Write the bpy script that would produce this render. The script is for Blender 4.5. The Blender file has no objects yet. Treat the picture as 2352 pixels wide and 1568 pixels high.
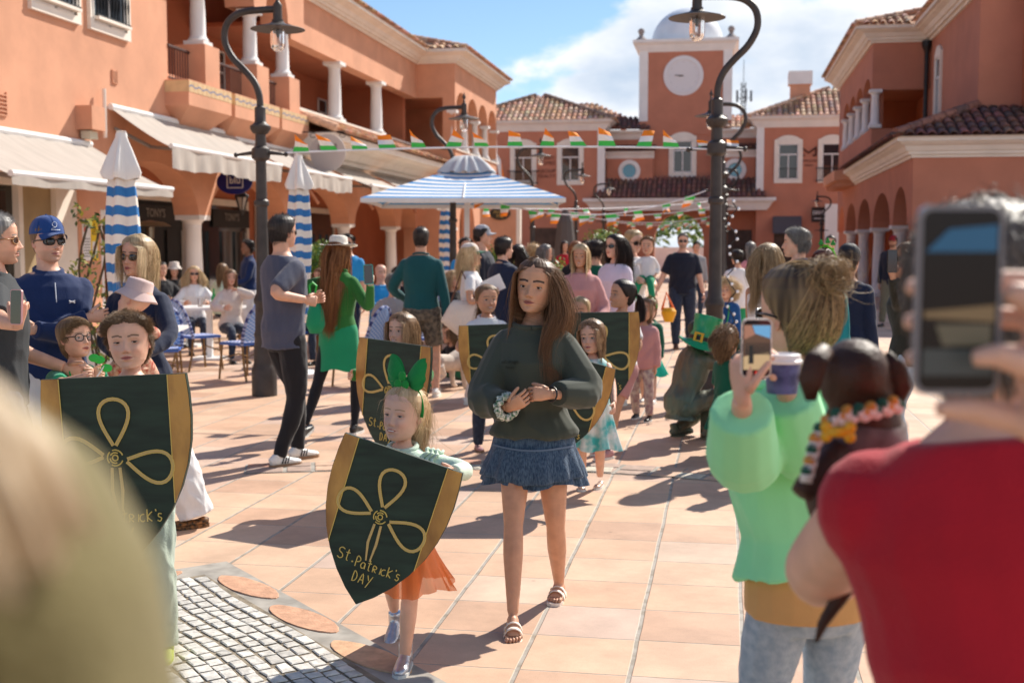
import bpy, bmesh, math, random
import numpy as np
from mathutils import Vector, Matrix, noise as mnoise
random.seed(7); RNG = np.random.default_rng(7)
R = math.radians
sc = bpy.context.scene; COL = sc.collection
# ---------------------------------------------------------------- camera, sky, sun
F_PX, PITCH, YAW, CAMZ = 2800.0, math.atan(220/2800), R(9.9), 1.61
cd = bpy.data.cameras.new("camera"); cam = bpy.data.objects.new("camera", cd); COL.objects.link(cam)
cam.location = (0, 0, CAMZ); cam.rotation_euler = (math.pi/2-PITCH, 0, YAW)
cd.sensor_width = 36; cd.lens = F_PX/2352*36; cd.clip_start = .05; cd.clip_end = 3000
cd.dof.use_dof = True; cd.dof.focus_distance = 5.0; cd.dof.aperture_fstop = 3.6
sc.camera = cam
SUN_AZ, SUN_EL = R(28), R(41)          # azimuth from +Y towards +X
wd = bpy.data.worlds.new("World"); sc.world = wd; wd.use_nodes = True
nt = wd.node_tree; N = nt.nodes; N.clear(); LK = nt.links.new
def nd(tree, t, **k):
    n = tree.nodes.new(t)
    for a, b in k.items(): setattr(n, a, b)
    return n
sky = nd(nt, 'ShaderNodeTexSky', sky_type='NISHITA', sun_disc=False, sun_elevation=SUN_EL, sun_rotation=SUN_AZ, air_density=1.0, dust_density=.0, ozone_density=4.0)
bg = nd(nt, 'ShaderNodeBackground'); bg.inputs[1].default_value = .098; LK(sky.outputs[0], bg.inputs[0])
tc = nd(nt, 'ShaderNodeTexCoord'); sx = nd(nt, 'ShaderNodeSeparateXYZ'); LK(tc.outputs['Generated'], sx.inputs[0])
def mth(op, a, b=None, c=None, tree=nt, clamp=False):
    n = nd(tree, 'ShaderNodeMath', operation=op, use_clamp=clamp)
    for i, v in enumerate((a, b, c)):
        if v is None: continue
        if isinstance(v, (int, float)): n.inputs[i].default_value = v
        else: tree.links.new(v, n.inputs[i])
    return n.outputs[0]
mp = nd(nt, 'ShaderNodeMapping'); mp.inputs['Scale'].default_value = (1, 1, 1.9); mp.inputs['Location'].default_value = (3.1, .4, .3); LK(tc.outputs['Generated'], mp.inputs[0])
n1 = nd(nt, 'ShaderNodeTexNoise'); n1.inputs['Scale'].default_value = 6.5; n1.inputs['Detail'].default_value = 9; n1.inputs['Roughness'].default_value = .55; n1.inputs['Distortion'].default_value = .25
LK(mp.outputs[0], n1.inputs['Vector'])
side = mth('SUBTRACT', mth('ADD', sx.outputs[0], .135), mth('MULTIPLY', mth('SUBTRACT', sx.outputs[2], .155), 1.5))
side = mth('MINIMUM', mth('MAXIMUM', mth('MULTIPLY', side, 2.6), -.16), .26)
cov = mth('ADD', n1.outputs[0], side)
mr = nd(nt, 'ShaderNodeMapRange', interpolation_type='SMOOTHSTEP'); LK(cov, mr.inputs[0]); mr.inputs[1].default_value = .50; mr.inputs[2].default_value = .62
n2 = nd(nt, 'ShaderNodeTexNoise'); n2.inputs['Scale'].default_value = 5.0; n2.inputs['Detail'].default_value = 6; LK(mp.outputs[0], n2.inputs['Vector'])
cr = nd(nt, 'ShaderNodeValToRGB'); LK(n2.outputs[0], cr.inputs[0])
cr.color_ramp.elements[0].position = .41; cr.color_ramp.elements[0].color = (.52, .62, .76, 1)
cr.color_ramp.elements[1].position = .58; cr.color_ramp.elements[1].color = (.98, .985, 1, 1)
cb = nd(nt, 'ShaderNodeBackground'); LK(cr.outputs[0], cb.inputs[0]); cb.inputs[1].default_value = .86
mx = nd(nt, 'ShaderNodeMixShader'); LK(mr.outputs[0], mx.inputs[0]); LK(bg.outputs[0], mx.inputs[1]); LK(cb.outputs[0], mx.inputs[2])
wo = nd(nt, 'ShaderNodeOutputWorld'); LK(mx.outputs[0], wo.inputs[0])
sl = bpy.data.lights.new("sun", 'SUN'); sl.energy = 5.0; sl.angle = R(.53); sl.color = (1, .93, .82)
sun = bpy.data.objects.new("sun", sl); COL.objects.link(sun)
sd = Vector((math.sin(SUN_AZ)*math.cos(SUN_EL), math.cos(SUN_AZ)*math.cos(SUN_EL), math.sin(SUN_EL)))
sun.rotation_euler = sd.to_track_quat('Z', 'Y').to_euler(); sun.location = (0, 0, 30)
vs = sc.view_settings; vs.view_transform = 'Standard'; vs.look = 'None'; vs.exposure = 0.45; vs.gamma = 1
sc.render.engine = 'CYCLES'; sc.cycles.max_bounces = 6; sc.cycles.transparent_max_bounces = 8; sc.cycles.use_denoising = True
sc.cycles.caustics_reflective = False; sc.cycles.caustics_refractive = False
# ---------------------------------------------------------------- helpers
def T(p, q=None): return Vector(p)
MATS = {}
def mat(name, col=(.5, .5, .5), rough=.7, metal=0, vary=.0, vscale=3, bump=0, bscale=80, stretch=(1, 1, 1), col2=None, spec=.4, sss=0, attr=None, trans=0, alpha=1, sheen=0, emit=0, stain=0):
    if name in MATS: return MATS[name]
    m = bpy.data.materials.new(name); m.use_nodes = True; t = m.node_tree; L = t.links.new
    b = t.nodes['Principled BSDF']; I = b.inputs
    I['Base Color'].default_value = (*col, 1); I['Roughness'].default_value = rough; I['Metallic'].default_value = metal; I['Specular IOR Level'].default_value = spec
    if sss: I['Subsurface Weight'].default_value = sss; I['Subsurface Radius'].default_value = (.02, .008, .004)
    if trans: I['Transmission Weight'].default_value = trans
    if alpha < 1: I['Alpha'].default_value = alpha
    if sheen: I['Sheen Weight'].default_value = sheen; I['Sheen Roughness'].default_value = .5
    if emit: I['Emission Color'].default_value = (*col, 1); I['Emission Strength'].default_value = emit
    g = nd(t, 'ShaderNodeTexCoord'); mpn = nd(t, 'ShaderNodeMapping'); L(g.outputs['Object'], mpn.inputs[0]); mpn.inputs['Scale'].default_value = stretch
    src = None
    if attr:
        a = nd(t, 'ShaderNodeAttribute', attribute_name='Col'); src = a.outputs['Color']
    if vary or col2:
        n = nd(t, 'ShaderNodeTexNoise'); n.inputs['Scale'].default_value = vscale; n.inputs['Detail'].default_value = 5; L(mpn.outputs[0], n.inputs['Vector'])
        r = nd(t, 'ShaderNodeMapRange'); L(n.outputs[0], r.inputs[0]); r.inputs[1].default_value = .35; r.inputs[2].default_value = .65
        if col2:
            mxn = nd(t, 'ShaderNodeMix', data_type='RGBA'); L(r.outputs[0], mxn.inputs[0]); mxn.inputs[6].default_value = (*col, 1); mxn.inputs[7].default_value = (*col2, 1)
            if src: L(src, mxn.inputs[6])
            src = mxn.outputs[2]
        else:
            r.inputs[3].default_value = 1-vary; r.inputs[4].default_value = 1+vary
            mxn = nd(t, 'ShaderNodeMix', data_type='RGBA', blend_type='MULTIPLY'); mxn.inputs[0].default_value = 1
            if src: L(src, mxn.inputs[6])
            else: mxn.inputs[6].default_value = (*col, 1)
            L(r.outputs[0], mxn.inputs[7]); src = mxn.outputs[2]
    if stain:
        n = nd(t, 'ShaderNodeTexNoise'); n.inputs['Scale'].default_value = .7; n.inputs['Detail'].default_value = 8; n.inputs['Roughness'].default_value = .7; L(g.outputs['Object'], n.inputs['Vector'])
        r = nd(t, 'ShaderNodeMapRange'); L(n.outputs[0], r.inputs[0]); r.inputs[1].default_value = .3; r.inputs[2].default_value = .7; r.inputs[3].default_value = 1-stain; r.inputs[4].default_value = 1+stain*.5
        mxn = nd(t, 'ShaderNodeMix', data_type='RGBA', blend_type='MULTIPLY'); mxn.inputs[0].default_value = 1; L(src, mxn.inputs[6]) if src else None
        if not src: mxn.inputs[6].default_value = (*col, 1)
        L(r.outputs[0], mxn.inputs[7]); src = mxn.outputs[2]
    if src: L(src, I['Base Color'])
    if bump:
        n = nd(t, 'ShaderNodeTexNoise'); n.inputs['Scale'].default_value = bscale; n.inputs['Detail'].default_value = 3; L(mpn.outputs[0], n.inputs['Vector'])
        bp = nd(t, 'ShaderNodeBump'); bp.inputs['Strength'].default_value = min(1, bump); bp.inputs['Distance'].default_value = .01*max(1, bump); L(n.outputs[0], bp.inputs['Height']); L(bp.outputs[0], I['Normal'])
    MATS[name] = m; return m

class MB:
    """collects geometry, links it as ONE mesh object"""
    def __init__(s): s.v = []; s.f = []; s.m = []; s.c = []; s.X = None
    def add(s, vs, fs, mi=0, col=None):
        o = len(s.v)
        if s.X is not None: vs = [tuple(s.X @ Vector(p)) for p in vs]
        s.v += [tuple(p) for p in vs]; s.f += [tuple(i+o for i in f) for f in fs]; s.m += [mi]*len(fs)
        s.c += ([col]*len(vs) if col is None or len(np.shape(col)) == 1 else list(col))
        return s
    def quad(s, a, b, c, d, mi=0, col=None): return s.add([a, b, c, d], [(0, 1, 2, 3)], mi, col)
    def box(s, x0, x1, y0, y1, z0, z1, mi=0, col=None):
        return s.add([(x0, y0, z0), (x1, y0, z0), (x1, y1, z0), (x0, y1, z0), (x0, y0, z1), (x1, y0, z1), (x1, y1, z1), (x0, y1, z1)],
                     [(0, 3, 2, 1), (4, 5, 6, 7), (0, 1, 5, 4), (1, 2, 6, 5), (2, 3, 7, 6), (3, 0, 4, 7)], mi, col)
    def cbox(s, c, sz, mi=0, rz=0, col=None):
        a, b, d = sz[0]/2, sz[1]/2, sz[2]/2; ca, sa = math.cos(rz), math.sin(rz)
        vs = [(c[0]+x*ca-y*sa, c[1]+x*sa+y*ca, c[2]+z) for z in (-d, d) for x, y in ((-a, -b), (a, -b), (a, b), (-a, b))]
        return s.add(vs, [(0, 3, 2, 1), (4, 5, 6, 7), (0, 1, 5, 4), (1, 2, 6, 5), (2, 3, 7, 6), (3, 0, 4, 7)], mi, col)
    def tube(s, pts, r, n=8, mi=0, caps=True, col=None, flat=None, up=None):
        """loft along points; r scalar/list or list of (a,b); up=reference vector"""
        P = [Vector(p) for p in pts]; k = len(P)
        rr = r if isinstance(r, (list, tuple)) else [r]*k
        vs = []; ref = Vector(up) if up else None; u = None
        for i, p in enumerate(P):
            t = (P[min(i+1, k-1)]-P[max(i-1, 0)])
            t = t.normalized() if t.length > 1e-9 else Vector((0, 0, 1))
            if ref is not None: u = ref-t*ref.dot(t)
            elif u is None:
                a = Vector((0, 0, 1)) if abs(t.z) < .9 else Vector((1, 0, 0)); u = a-t*a.dot(t)
            else: u = u-t*u.dot(t)
            u = u.normalized() if u.length > 1e-6 else Vector((1, 0, 0)); w = t.cross(u)
            ra, rb = rr[i] if isinstance(rr[i], (tuple, list)) else (rr[i], rr[i])
            for j in range(n):
                th = 2*math.pi*j/n; vs.append(p+u*(ra*math.cos(th))+w*(rb*math.sin(th)))
        fs = [(i*n+j, i*n+(j+1) % n, (i+1)*n+(j+1) % n, (i+1)*n+j) for i in range(k-1) for j in range(n)]
        if caps: fs += [tuple(range(n-1, -1, -1)), tuple(range((k-1)*n, k*n))]
        return s.add(vs, fs, mi, col)
    def lathe(s, prof, c=(0, 0, 0), n=16, mi=0, col=None, axis=None):
        vs = [(r*math.cos(2*math.pi*j/n), r*math.sin(2*math.pi*j/n), z) for r, z in prof for j in range(n)]
        if axis is not None:
            q = Vector((0, 0, 1)).rotation_difference(Vector(axis)); vs = [q @ Vector(p) for p in vs]
        vs = [(p[0]+c[0], p[1]+c[1], p[2]+c[2]) for p in vs]; k = len(prof)
        fs = [(i*n+j, i*n+(j+1) % n, (i+1)*n+(j+1) % n, (i+1)*n+j) for i in range(k-1) for j in range(n)]
        fs += [tuple(range(n-1, -1, -1)), tuple(range((k-1)*n, k*n))]
        return s.add(vs, fs, mi, col)
    def ball(s, c, r, n=10, mi=0, col=None, m=None):
        rx, ry, rz = r if isinstance(r, (tuple, list)) else (r, r, r); k = max(5, (m or n)//2+1); vs = []
        for i in range(k+1):
            a = -math.pi/2+math.pi*i/k
            for j in range(n):
                th = 2*math.pi*j/n; vs.append((c[0]+rx*math.cos(a)*math.cos(th), c[1]+ry*math.cos(a)*math.sin(th), c[2]+rz*math.sin(a)))
        fs = [(i*n+j, i*n+(j+1) % n, (i+1)*n+(j+1) % n, (i+1)*n+j) for i in range(k) for j in range(n)]
        return s.add(vs, fs, mi, col)
    def prism(s, poly, A, B, mi=0, col=None):
        """poly: 2-D points; A maps (u,v)->3D for the front face; B for the back"""
        n = len(poly); vs = [A(u, v) for u, v in poly]+[B(u, v) for u, v in poly]
        return s.add(vs, [tuple(range(n)), tuple(range(2*n-1, n-1, -1))]+[(i, n+i, n+(i+1) % n, (i+1) % n) for i in range(n)], mi, col)
    def build(s, name, mats, parent=None, smooth=False, loc=None):
        me = bpy.data.meshes.new(name); me.from_pydata(s.v, [], s.f)
        for m in (mats if isinstance(mats, (list, tuple)) else [mats]): me.materials.append(m)
        if any(s.m): me.polygons.foreach_set('material_index', s.m)
        if any(c is not None for c in s.c):
            a = me.color_attributes.new('Col', 'FLOAT_COLOR', 'POINT')
            a.data.foreach_set('color', np.array([(*(c if c is not None else (.5, .5, .5)), 1) for c in s.c], dtype=np.float32).ravel())
        me.validate(); me.update()
        if smooth: me.shade_smooth() if hasattr(me, 'shade_smooth') else None
        if smooth == 'auto':
            me.set_sharp_from_angle(angle=R(40))
        return link(name, me, parent, loc)
def link(name, me, parent=None, loc=None):
    o = bpy.data.objects.new(name, me); COL.objects.link(o)
    if parent is not None:
        o.parent = parent
        if not parent.get('localparts'):
            o.matrix_parent_inverse = Matrix.Translation(-Vector(parent.location)) if parent.type == 'EMPTY' and parent.rotation_euler.z == 0 else Matrix()
    if loc is not None: o.location = loc
    return o
def tag(o, label=None, cat=None, group=None, kind=None):
    if label: o['label'] = label
    if cat: o['category'] = cat
    if group: o['group'] = group
    if kind: o['kind'] = kind
    return o
def thing(name, label, cat, loc=(0, 0, 0), rz=0, group=None, local=False):
    """Empty at the thing's base. local=True: parts are built in local coordinates"""
    o = bpy.data.objects.new(name, None); COL.objects.link(o); o.location = loc; o.rotation_euler = (0, 0, rz); o.empty_display_size = .2
    if local: o['localparts'] = 1
    return tag(o, label, cat, group)
def kids(o): return [c for c in COL.objects if c.parent == o]
def dup(src, loc=None, rz=None, label=None, scale=None):
    def cp(o, par):
        c = o.copy(); COL.objects.link(c)
        if par is not None: c.parent = par
        for k in kids(o): cp(k, c)
        return c
    c = cp(src, None)
    if loc is not None: c.location = loc
    if rz is not None: c.rotation_euler = (0, 0, rz)
    if scale: c.scale = (scale,)*3
    if label: c['label'] = label
    return c
def text_mesh(mb, s, size, X, mi=0, thick=.002, align='CENTER', col=None):
    cu = bpy.data.curves.new('t', 'FONT'); cu.body = s; cu.size = size; cu.align_x = align; cu.align_y = 'CENTER'; cu.extrude = thick; cu.resolution_u = 2
    o = bpy.data.objects.new('t', cu); COL.objects.link(o); me = bpy.data.meshes.new_from_object(o.evaluated_get(bpy.context.evaluated_depsgraph_get()))
    mb.add([tuple(X @ v.co) for v in me.vertices], [tuple(p.vertices) for p in me.polygons], mi, col)
    bpy.data.objects.remove(o); bpy.data.curves.remove(cu); bpy.data.meshes.remove(me)
def face_frame(o, right, up):
    r = Vector(right).normalized(); u = Vector(up).normalized(); n = r.cross(u)
    return Matrix(((r.x, u.x, n.x, o[0]), (r.y, u.y, n.y, o[1]), (r.z, u.z, n.z, o[2]), (0, 0, 0, 1)))
def ray(x, y):
    a = (x-1176)/F_PX; b = (784-y)/F_PX; cp, sp = math.cos(PITCH), math.sin(PITCH); fw = cp+b*sp; up = -sp+b*cp
    return Vector((a*math.cos(YAW)-fw*math.sin(YAW), a*math.sin(YAW)+fw*math.cos(YAW), up))
def seen(x, y, d):
    """world point seen at photo position (x, y) of a 2352-wide view, d metres ahead"""
    r = ray(x, y); a = -r.x*math.sin(YAW)+r.y*math.cos(YAW); return Vector((0, 0, CAMZ))+r*(d/a)
# ---------------------------------------------------------------- materials
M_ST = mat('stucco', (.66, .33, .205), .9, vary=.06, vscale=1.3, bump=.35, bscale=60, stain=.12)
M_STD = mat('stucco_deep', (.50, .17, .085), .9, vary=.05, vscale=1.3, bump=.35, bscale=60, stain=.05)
M_STR = mat('stucco_rose', (.51, .21, .135), .9, vary=.05, vscale=1.3, bump=.35, bscale=60, stain=.08)
M_WH = mat('white_trim', (.80, .74, .66), .8, vary=.05, vscale=2, bump=.15, bscale=50)
M_WH2 = mat('white_plaster', (.78, .77, .76), .7, vary=.04, vscale=2)
M_TILE = mat('roof_clay', (.5, .3, .2), .85, attr=True, vary=.22, vscale=9, bump=.3, bscale=40)
M_GLASS = mat('window_glass', (.02, .025, .03), .05, spec=.8)
M_GLASSB = mat('tinted_glass', (.02, .22, .33), .1, spec=.9)
M_DARK = mat('shop_dark', (.012, .012, .012), .6, vary=.4, vscale=2)
M_IRON = mat('black_iron', (.015, .015, .017), .5)
M_POST = mat('lamp_iron', (.05, .04, .036), .48, vary=.2, vscale=8, bump=.15, bscale=60)
M_AWN = mat('awning_canvas', (.42, .375, .335), .9, vary=.07, vscale=1.5, bump=.15, bscale=12, stretch=(1, 4, 1))
M_CAN = mat('cream_canvas', (.7, .65, .58), .9, vary=.04, bump=.2, bscale=9)
# ---------------------------------------------------------------- ground
def ground_mat():
    m = bpy.data.materials.new('terracotta_paving'); m.use_nodes = True; t = m.node_tree; L = t.links.new; b = t.nodes['Principled BSDF']
    g = nd(t, 'ShaderNodeNewGeometry'); s = nd(t, 'ShaderNodeSeparateXYZ'); L(g.outputs['Position'], s.inputs[0])
    M_ = lambda op, a, b_=None, c=None: mth(op, a, b_, c, tree=t)
    S = .425
    wob = nd(t, 'ShaderNodeTexNoise'); wob.inputs['Scale'].default_value = 2.5; L(g.outputs['Position'], wob.inputs['Vector'])
    wv = M_('MULTIPLY', M_('SUBTRACT', wob.outputs[0], .5), .012)
    u = M_('DIVIDE', M_('ADD', M_('ADD', s.outputs[0], 40.285), wv), S); v = M_('DIVIDE', M_('ADD', M_('ADD', s.outputs[1], 40.575), wv), S)
    fu = M_('FRACT', u); fv = M_('FRACT', v)
    du = M_('MINIMUM', fu, M_('SUBTRACT', 1, fu)); dv = M_('MINIMUM', fv, M_('SUBTRACT', 1, fv))
    gu = nd(t, 'ShaderNodeMapRange'); L(du, gu.inputs[0]); gu.inputs[1].default_value = .016; gu.inputs[2].default_value = .026
    gv = nd(t, 'ShaderNodeMapRange'); L(dv, gv.inputs[0]); gv.inputs[1].default_value = .004; gv.inputs[2].default_value = .012
    cid = nd(t, 'ShaderNodeCombineXYZ'); L(M_('FLOOR', u), cid.inputs[0]); L(M_('FLOOR', v), cid.inputs[1])
    wn = nd(t, 'ShaderNodeTexWhiteNoise', noise_dimensions='2D'); L(cid.outputs[0], wn.inputs['Vector'])
    cr = nd(t, 'ShaderNodeValToRGB'); L(wn.outputs['Value'], cr.inputs[0]); e = cr.color_ramp.elements
    e[0].color = (.56, .35, .24, 1); e[1].color = (.70, .50, .37, 1); e[1].position = 1
    for p, c in ((.25, (.66, .43, .29, 1)), (.5, (.72, .49, .34, 1)), (.75, (.66, .41, .27, 1)), (.9, (.62, .45, .36, 1))): k = e.new(p); k.color = c
    n = nd(t, 'ShaderNodeTexNoise'); n.inputs['Scale'].default_value = 3; n.inputs['Detail'].default_value = 8; n.inputs['Roughness'].default_value = .65; L(g.outputs['Position'], n.inputs['Vector'])
    r = nd(t, 'ShaderNodeMapRange'); L(n.outputs[0], r.inputs[0]); r.inputs[1].default_value = .3; r.inputs[2].default_value = .7; r.inputs[3].default_value = .84; r.inputs[4].default_value = 1.1
    sp = nd(t, 'ShaderNodeTexNoise'); sp.inputs['Scale'].default_value = 220; sp.inputs['Detail'].default_value = 2; L(g.outputs['Position'], sp.inputs['Vector'])
    r2 = nd(t, 'ShaderNodeMapRange'); L(sp.outputs[0], r2.inputs[0]); r2.inputs[1].default_value = .3; r2.inputs[2].default_value = .42; r2.inputs[3].default_value = .78; r2.inputs[4].default_value = 1.0
    mm = nd(t, 'ShaderNodeMix', data_type='RGBA', blend_type='MULTIPLY'); mm.inputs[0].default_value = 1; L(cr.outputs[0], mm.inputs[6]); L(M_('MULTIPLY', r.outputs[0], r2.outputs[0]), mm.inputs[7])
    gn = nd(t, 'ShaderNodeTexNoise'); gn.inputs['Scale'].default_value = 14; gn.inputs['Detail'].default_value = 5; L(g.outputs['Position'], gn.inputs['Vector'])
    gc = nd(t, 'ShaderNodeValToRGB'); L(gn.outputs[0], gc.inputs[0]); gc.color_ramp.elements[0].color = (.26, .22, .17, 1); gc.color_ramp.elements[0].position = .30; gc.color_ramp.elements[1].color = (.40, .36, .31, 1); gc.color_ramp.elements[1].position = .55
    vo = nd(t, 'ShaderNodeTexVoronoi'); vo.inputs['Scale'].default_value = 2.2; vo.inputs['Randomness'].default_value = 1; L(g.outputs['Position'], vo.inputs['Vector'])
    vr = nd(t, 'ShaderNodeMapRange'); L(vo.outputs['Distance'], vr.inputs[0]); vr.inputs[1].default_value = .022; vr.inputs[2].default_value = .035; vr.inputs[3].default_value = .72; vr.inputs[4].default_value = 1
    gr = nd(t, 'ShaderNodeTexNoise'); gr.inputs['Scale'].default_value = .9; gr.inputs['Detail'].default_value = 10; gr.inputs['Roughness'].default_value = .75; L(g.outputs['Position'], gr.inputs['Vector'])
    gg = nd(t, 'ShaderNodeMapRange'); L(gr.outputs[0], gg.inputs[0]); gg.inputs[1].default_value = .40; gg.inputs[2].default_value = .56; gg.inputs[3].default_value = .86; gg.inputs[4].default_value = 1
    m9 = nd(t, 'ShaderNodeMix', data_type='RGBA', blend_type='MULTIPLY'); m9.inputs[0].default_value = 1; L(mm.outputs[2], m9.inputs[6]); L(M_('MULTIPLY', vr.outputs[0], gg.outputs[0]), m9.inputs[7]); mm = m9
    mask = M_('MULTIPLY', gu.outputs[0], gv.outputs[0])
    m2 = nd(t, 'ShaderNodeMix', data_type='RGBA'); L(mask, m2.inputs[0]); L(gc.outputs[0], m2.inputs[6]); L(mm.outputs[2], m2.inputs[7]); L(m2.outputs[2], b.inputs['Base Color'])
    b.inputs['Roughness'].default_value = .62; b.inputs['Specular IOR Level'].default_value = .35
    bp = nd(t, 'ShaderNodeBump'); bp.inputs['Distance'].default_value = .004; bp.inputs['Strength'].default_value = .7
    L(M_('ADD', mask, M_('MULTIPLY', sp.outputs[0], .12)), bp.inputs['Height']); L(bp.outputs[0], b.inputs['Normal'])
    return m
g = MB(); g.quad((-300, -60, 0), (300, -60, 0), (300, 400, 0), (-300, 400, 0)); tag(g.build('ground', ground_mat()), kind='structure')
# cobble fan in the foreground with a ring of flagstones
CC = Vector((-2.6, 4.2))
def incob(p, m=0): return p[0]+p[1] < 3.02-m*1.41 and p[1]-p[0] < 8.0-m*1.41
cb_ = MB(); fl = MB(); M_COB = mat('limestone_sett', (.62, .59, .53), .8, attr=True, vary=.18, vscale=25, bump=.5, bscale=45)
M_FLAG = mat('flagstone', (.5, .3, .22), .75, attr=True, vary=.15, vscale=18, bump=.3, bscale=60)
M_MORT = mat('mortar', (.25, .205, .15), .95, vary=.35, vscale=9, bump=.5, bscale=60)
M_MORT2 = mat('mortar_grey', (.36, .33, .29), .95, vary=.2, vscale=9)
def corner(mb, m, z):
    k = m*1.414; cx, cy = (3.02+k-8.0-k)/2, (3.02+k+8.0+k)/2
    mb.add([(cx, cy, z), (cx-4, cy-4, z), (cx-4, cy-8, z), (cx+4, cy-8, z), (cx+4, cy-4, z)], [(0, 1, 2, 3, 4)])
d = MB(); corner(d, 0, .008); tag(d.build('cobble_bed', M_MORT), kind='structure')
d = MB(); corner(d, .19, .004); tag(d.build('flagstone_bed', M_MORT2), kind='structure')
rs = random.Random(3)
def stone(mb, pts, z, h, col, bev=.008):
    n = len(pts); cx = sum(p[0] for p in pts)/n; cy = sum(p[1] for p in pts)/n
    def sh(k): return [(cx+(p[0]-cx)*k, cy+(p[1]-cy)*k) for p in pts]
    r_ = max(math.hypot(p[0]-cx, p[1]-cy) for p in pts); k = 1-bev/r_; a = sh(1); b_ = sh(k)
    tl = [rs.uniform(-.0015, .0015) for _ in range(n)]
    mb.add([(*p, z) for p in a]+[(*p, z+h-.0025) for p in a]+[(*p, z+h+t_) for p, t_ in zip(b_, tl)],
           [tuple(2*n+i for i in range(n))]+[(i, (i+1) % n, n+(i+1) % n, n+i) for i in range(n)]+[(n+i, n+(i+1) % n, 2*n+(i+1) % n, 2*n+i) for i in range(n)], 0, col)
ang = R(-45); ca, sa = math.cos(ang), math.sin(ang); w = .082; j = -50
while j < 50:
    off = rs.uniform(0, .08); x = -2.6+off; y = j*.066+.004*math.sin(j*1.3)
    while x < 2.6:
        ww = rs.uniform(.06, .11); g_ = .007
        pts = [(x+g_, y+g_+.012*math.sin(x*5)), (x+ww-g_, y+g_+.012*math.sin((x+ww)*5)), (x+ww-g_, y+.066-g_+.012*math.sin((x+ww)*5)), (x+g_, y+.066-g_+.012*math.sin(x*5))]
        pts = [(CC[0]+(a+rs.uniform(-.005, .005))*ca-(b+rs.uniform(-.005, .005))*sa, CC[1]+(a)*sa+(b)*ca) for a, b in pts]
        if all(incob(p, .01) for p in pts) and pts[0][1] > 3.4 and pts[0][0] > -3.6:
            v = rs.choice((.56, .62, .66, .52, .60)); stone(cb_, pts, .010, rs.uniform(.003, .0065), (v, v*.95, v*.87))
        x += ww
    j += 1
tag(cb_.build('cobblestones', M_COB), kind='stuff')
tag(cobbles := COL.objects['cobblestones'], 'pale limestone setts laid in wavy rows in the bottom left of the plaza', 'paving')
# a meandering band of crazy paving across the plaza further on
def crazy(path, wd):
    for i in range(len(path)-1):
        p, q = Vector(path[i]), Vector(path[i+1]); t_ = (q-p).normalized(); nn = Vector((-t_.y, t_.x)); L_ = (q-p).length; s_ = 0
        while s_ < L_:
            ds = rs.uniform(.14, .3); m_ = rs.uniform(-.2, .2)*wd
            for lo, hi in ((-wd, m_-.012), (m_+.012, wd)):
                P4 = [p+t_*(s_+.015)+nn*lo, p+t_*(s_+ds*.55)+nn*(lo-.01), p+t_*(s_+ds-.015)+nn*(lo+rs.uniform(-.02, .02)), p+t_*(s_+ds-.015)+nn*hi, p+t_*(s_+.015)+nn*(hi+rs.uniform(-.02, .02))]
                stone(fl, [tuple(v_) for v_ in P4], .004, .005, rs.choice(((.50, .27, .18), (.6, .4, .28), (.55, .5, .4), (.42, .3, .24))), .005)
            s_ += ds
        bd.quad(*[(*(v_), .0035) for v_ in (p-nn*(wd+.02), q-nn*(wd+.02), q+nn*(wd+.02), p+nn*(wd+.02))])
bd = MB()
for sgn in (1, -1):                    # pointed oval tiles set in the mortar border
    for k in range(6):
        q = .32+k*.601; m_ = .09
        cx, cy = (-2.49+q*.707+m_*.707, 5.51-q*.707+m_*.707) if sgn > 0 else (-2.49-q*.707-m_*.707, 5.51-q*.707+m_*.707)
        tx, ty = (.707, -.707) if sgn > 0 else (-.707, -.707); aa = R(7); tx, ty = tx*math.cos(aa)-ty*math.sin(aa), tx*math.sin(aa)+ty*math.cos(aa)
        pts = []
        for i in range(20):
            th = 2*math.pi*i/20; u_ = .255*math.cos(th); v_ = .082*math.copysign(abs(math.sin(th))**1.15, math.sin(th)); pts.append((cx+tx*u_-ty*v_, cy+ty*u_+tx*v_))
        stone(fl, pts, .004, .006, rs.choice(((.62, .37, .22), (.66, .44, .28), (.58, .32, .2))), .004)
crazy([(-3.6+.02*i*1.0, 8.0) if 0 else (-3.4+i*.62, 8.25+.5*math.sin(i*.45)) for i in range(7)], .17)
crazy([(1.28, 9), (1.42, 13), (1.42, 22)], .13)
tag(bd.build('paving_band_bed', M_MORT2), kind='structure')
o = fl.build('flagstones', M_FLAG); tag(o, 'irregular reddish flagstones bordering the cobbles and crossing the plaza', 'paving', kind='stuff')

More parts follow.
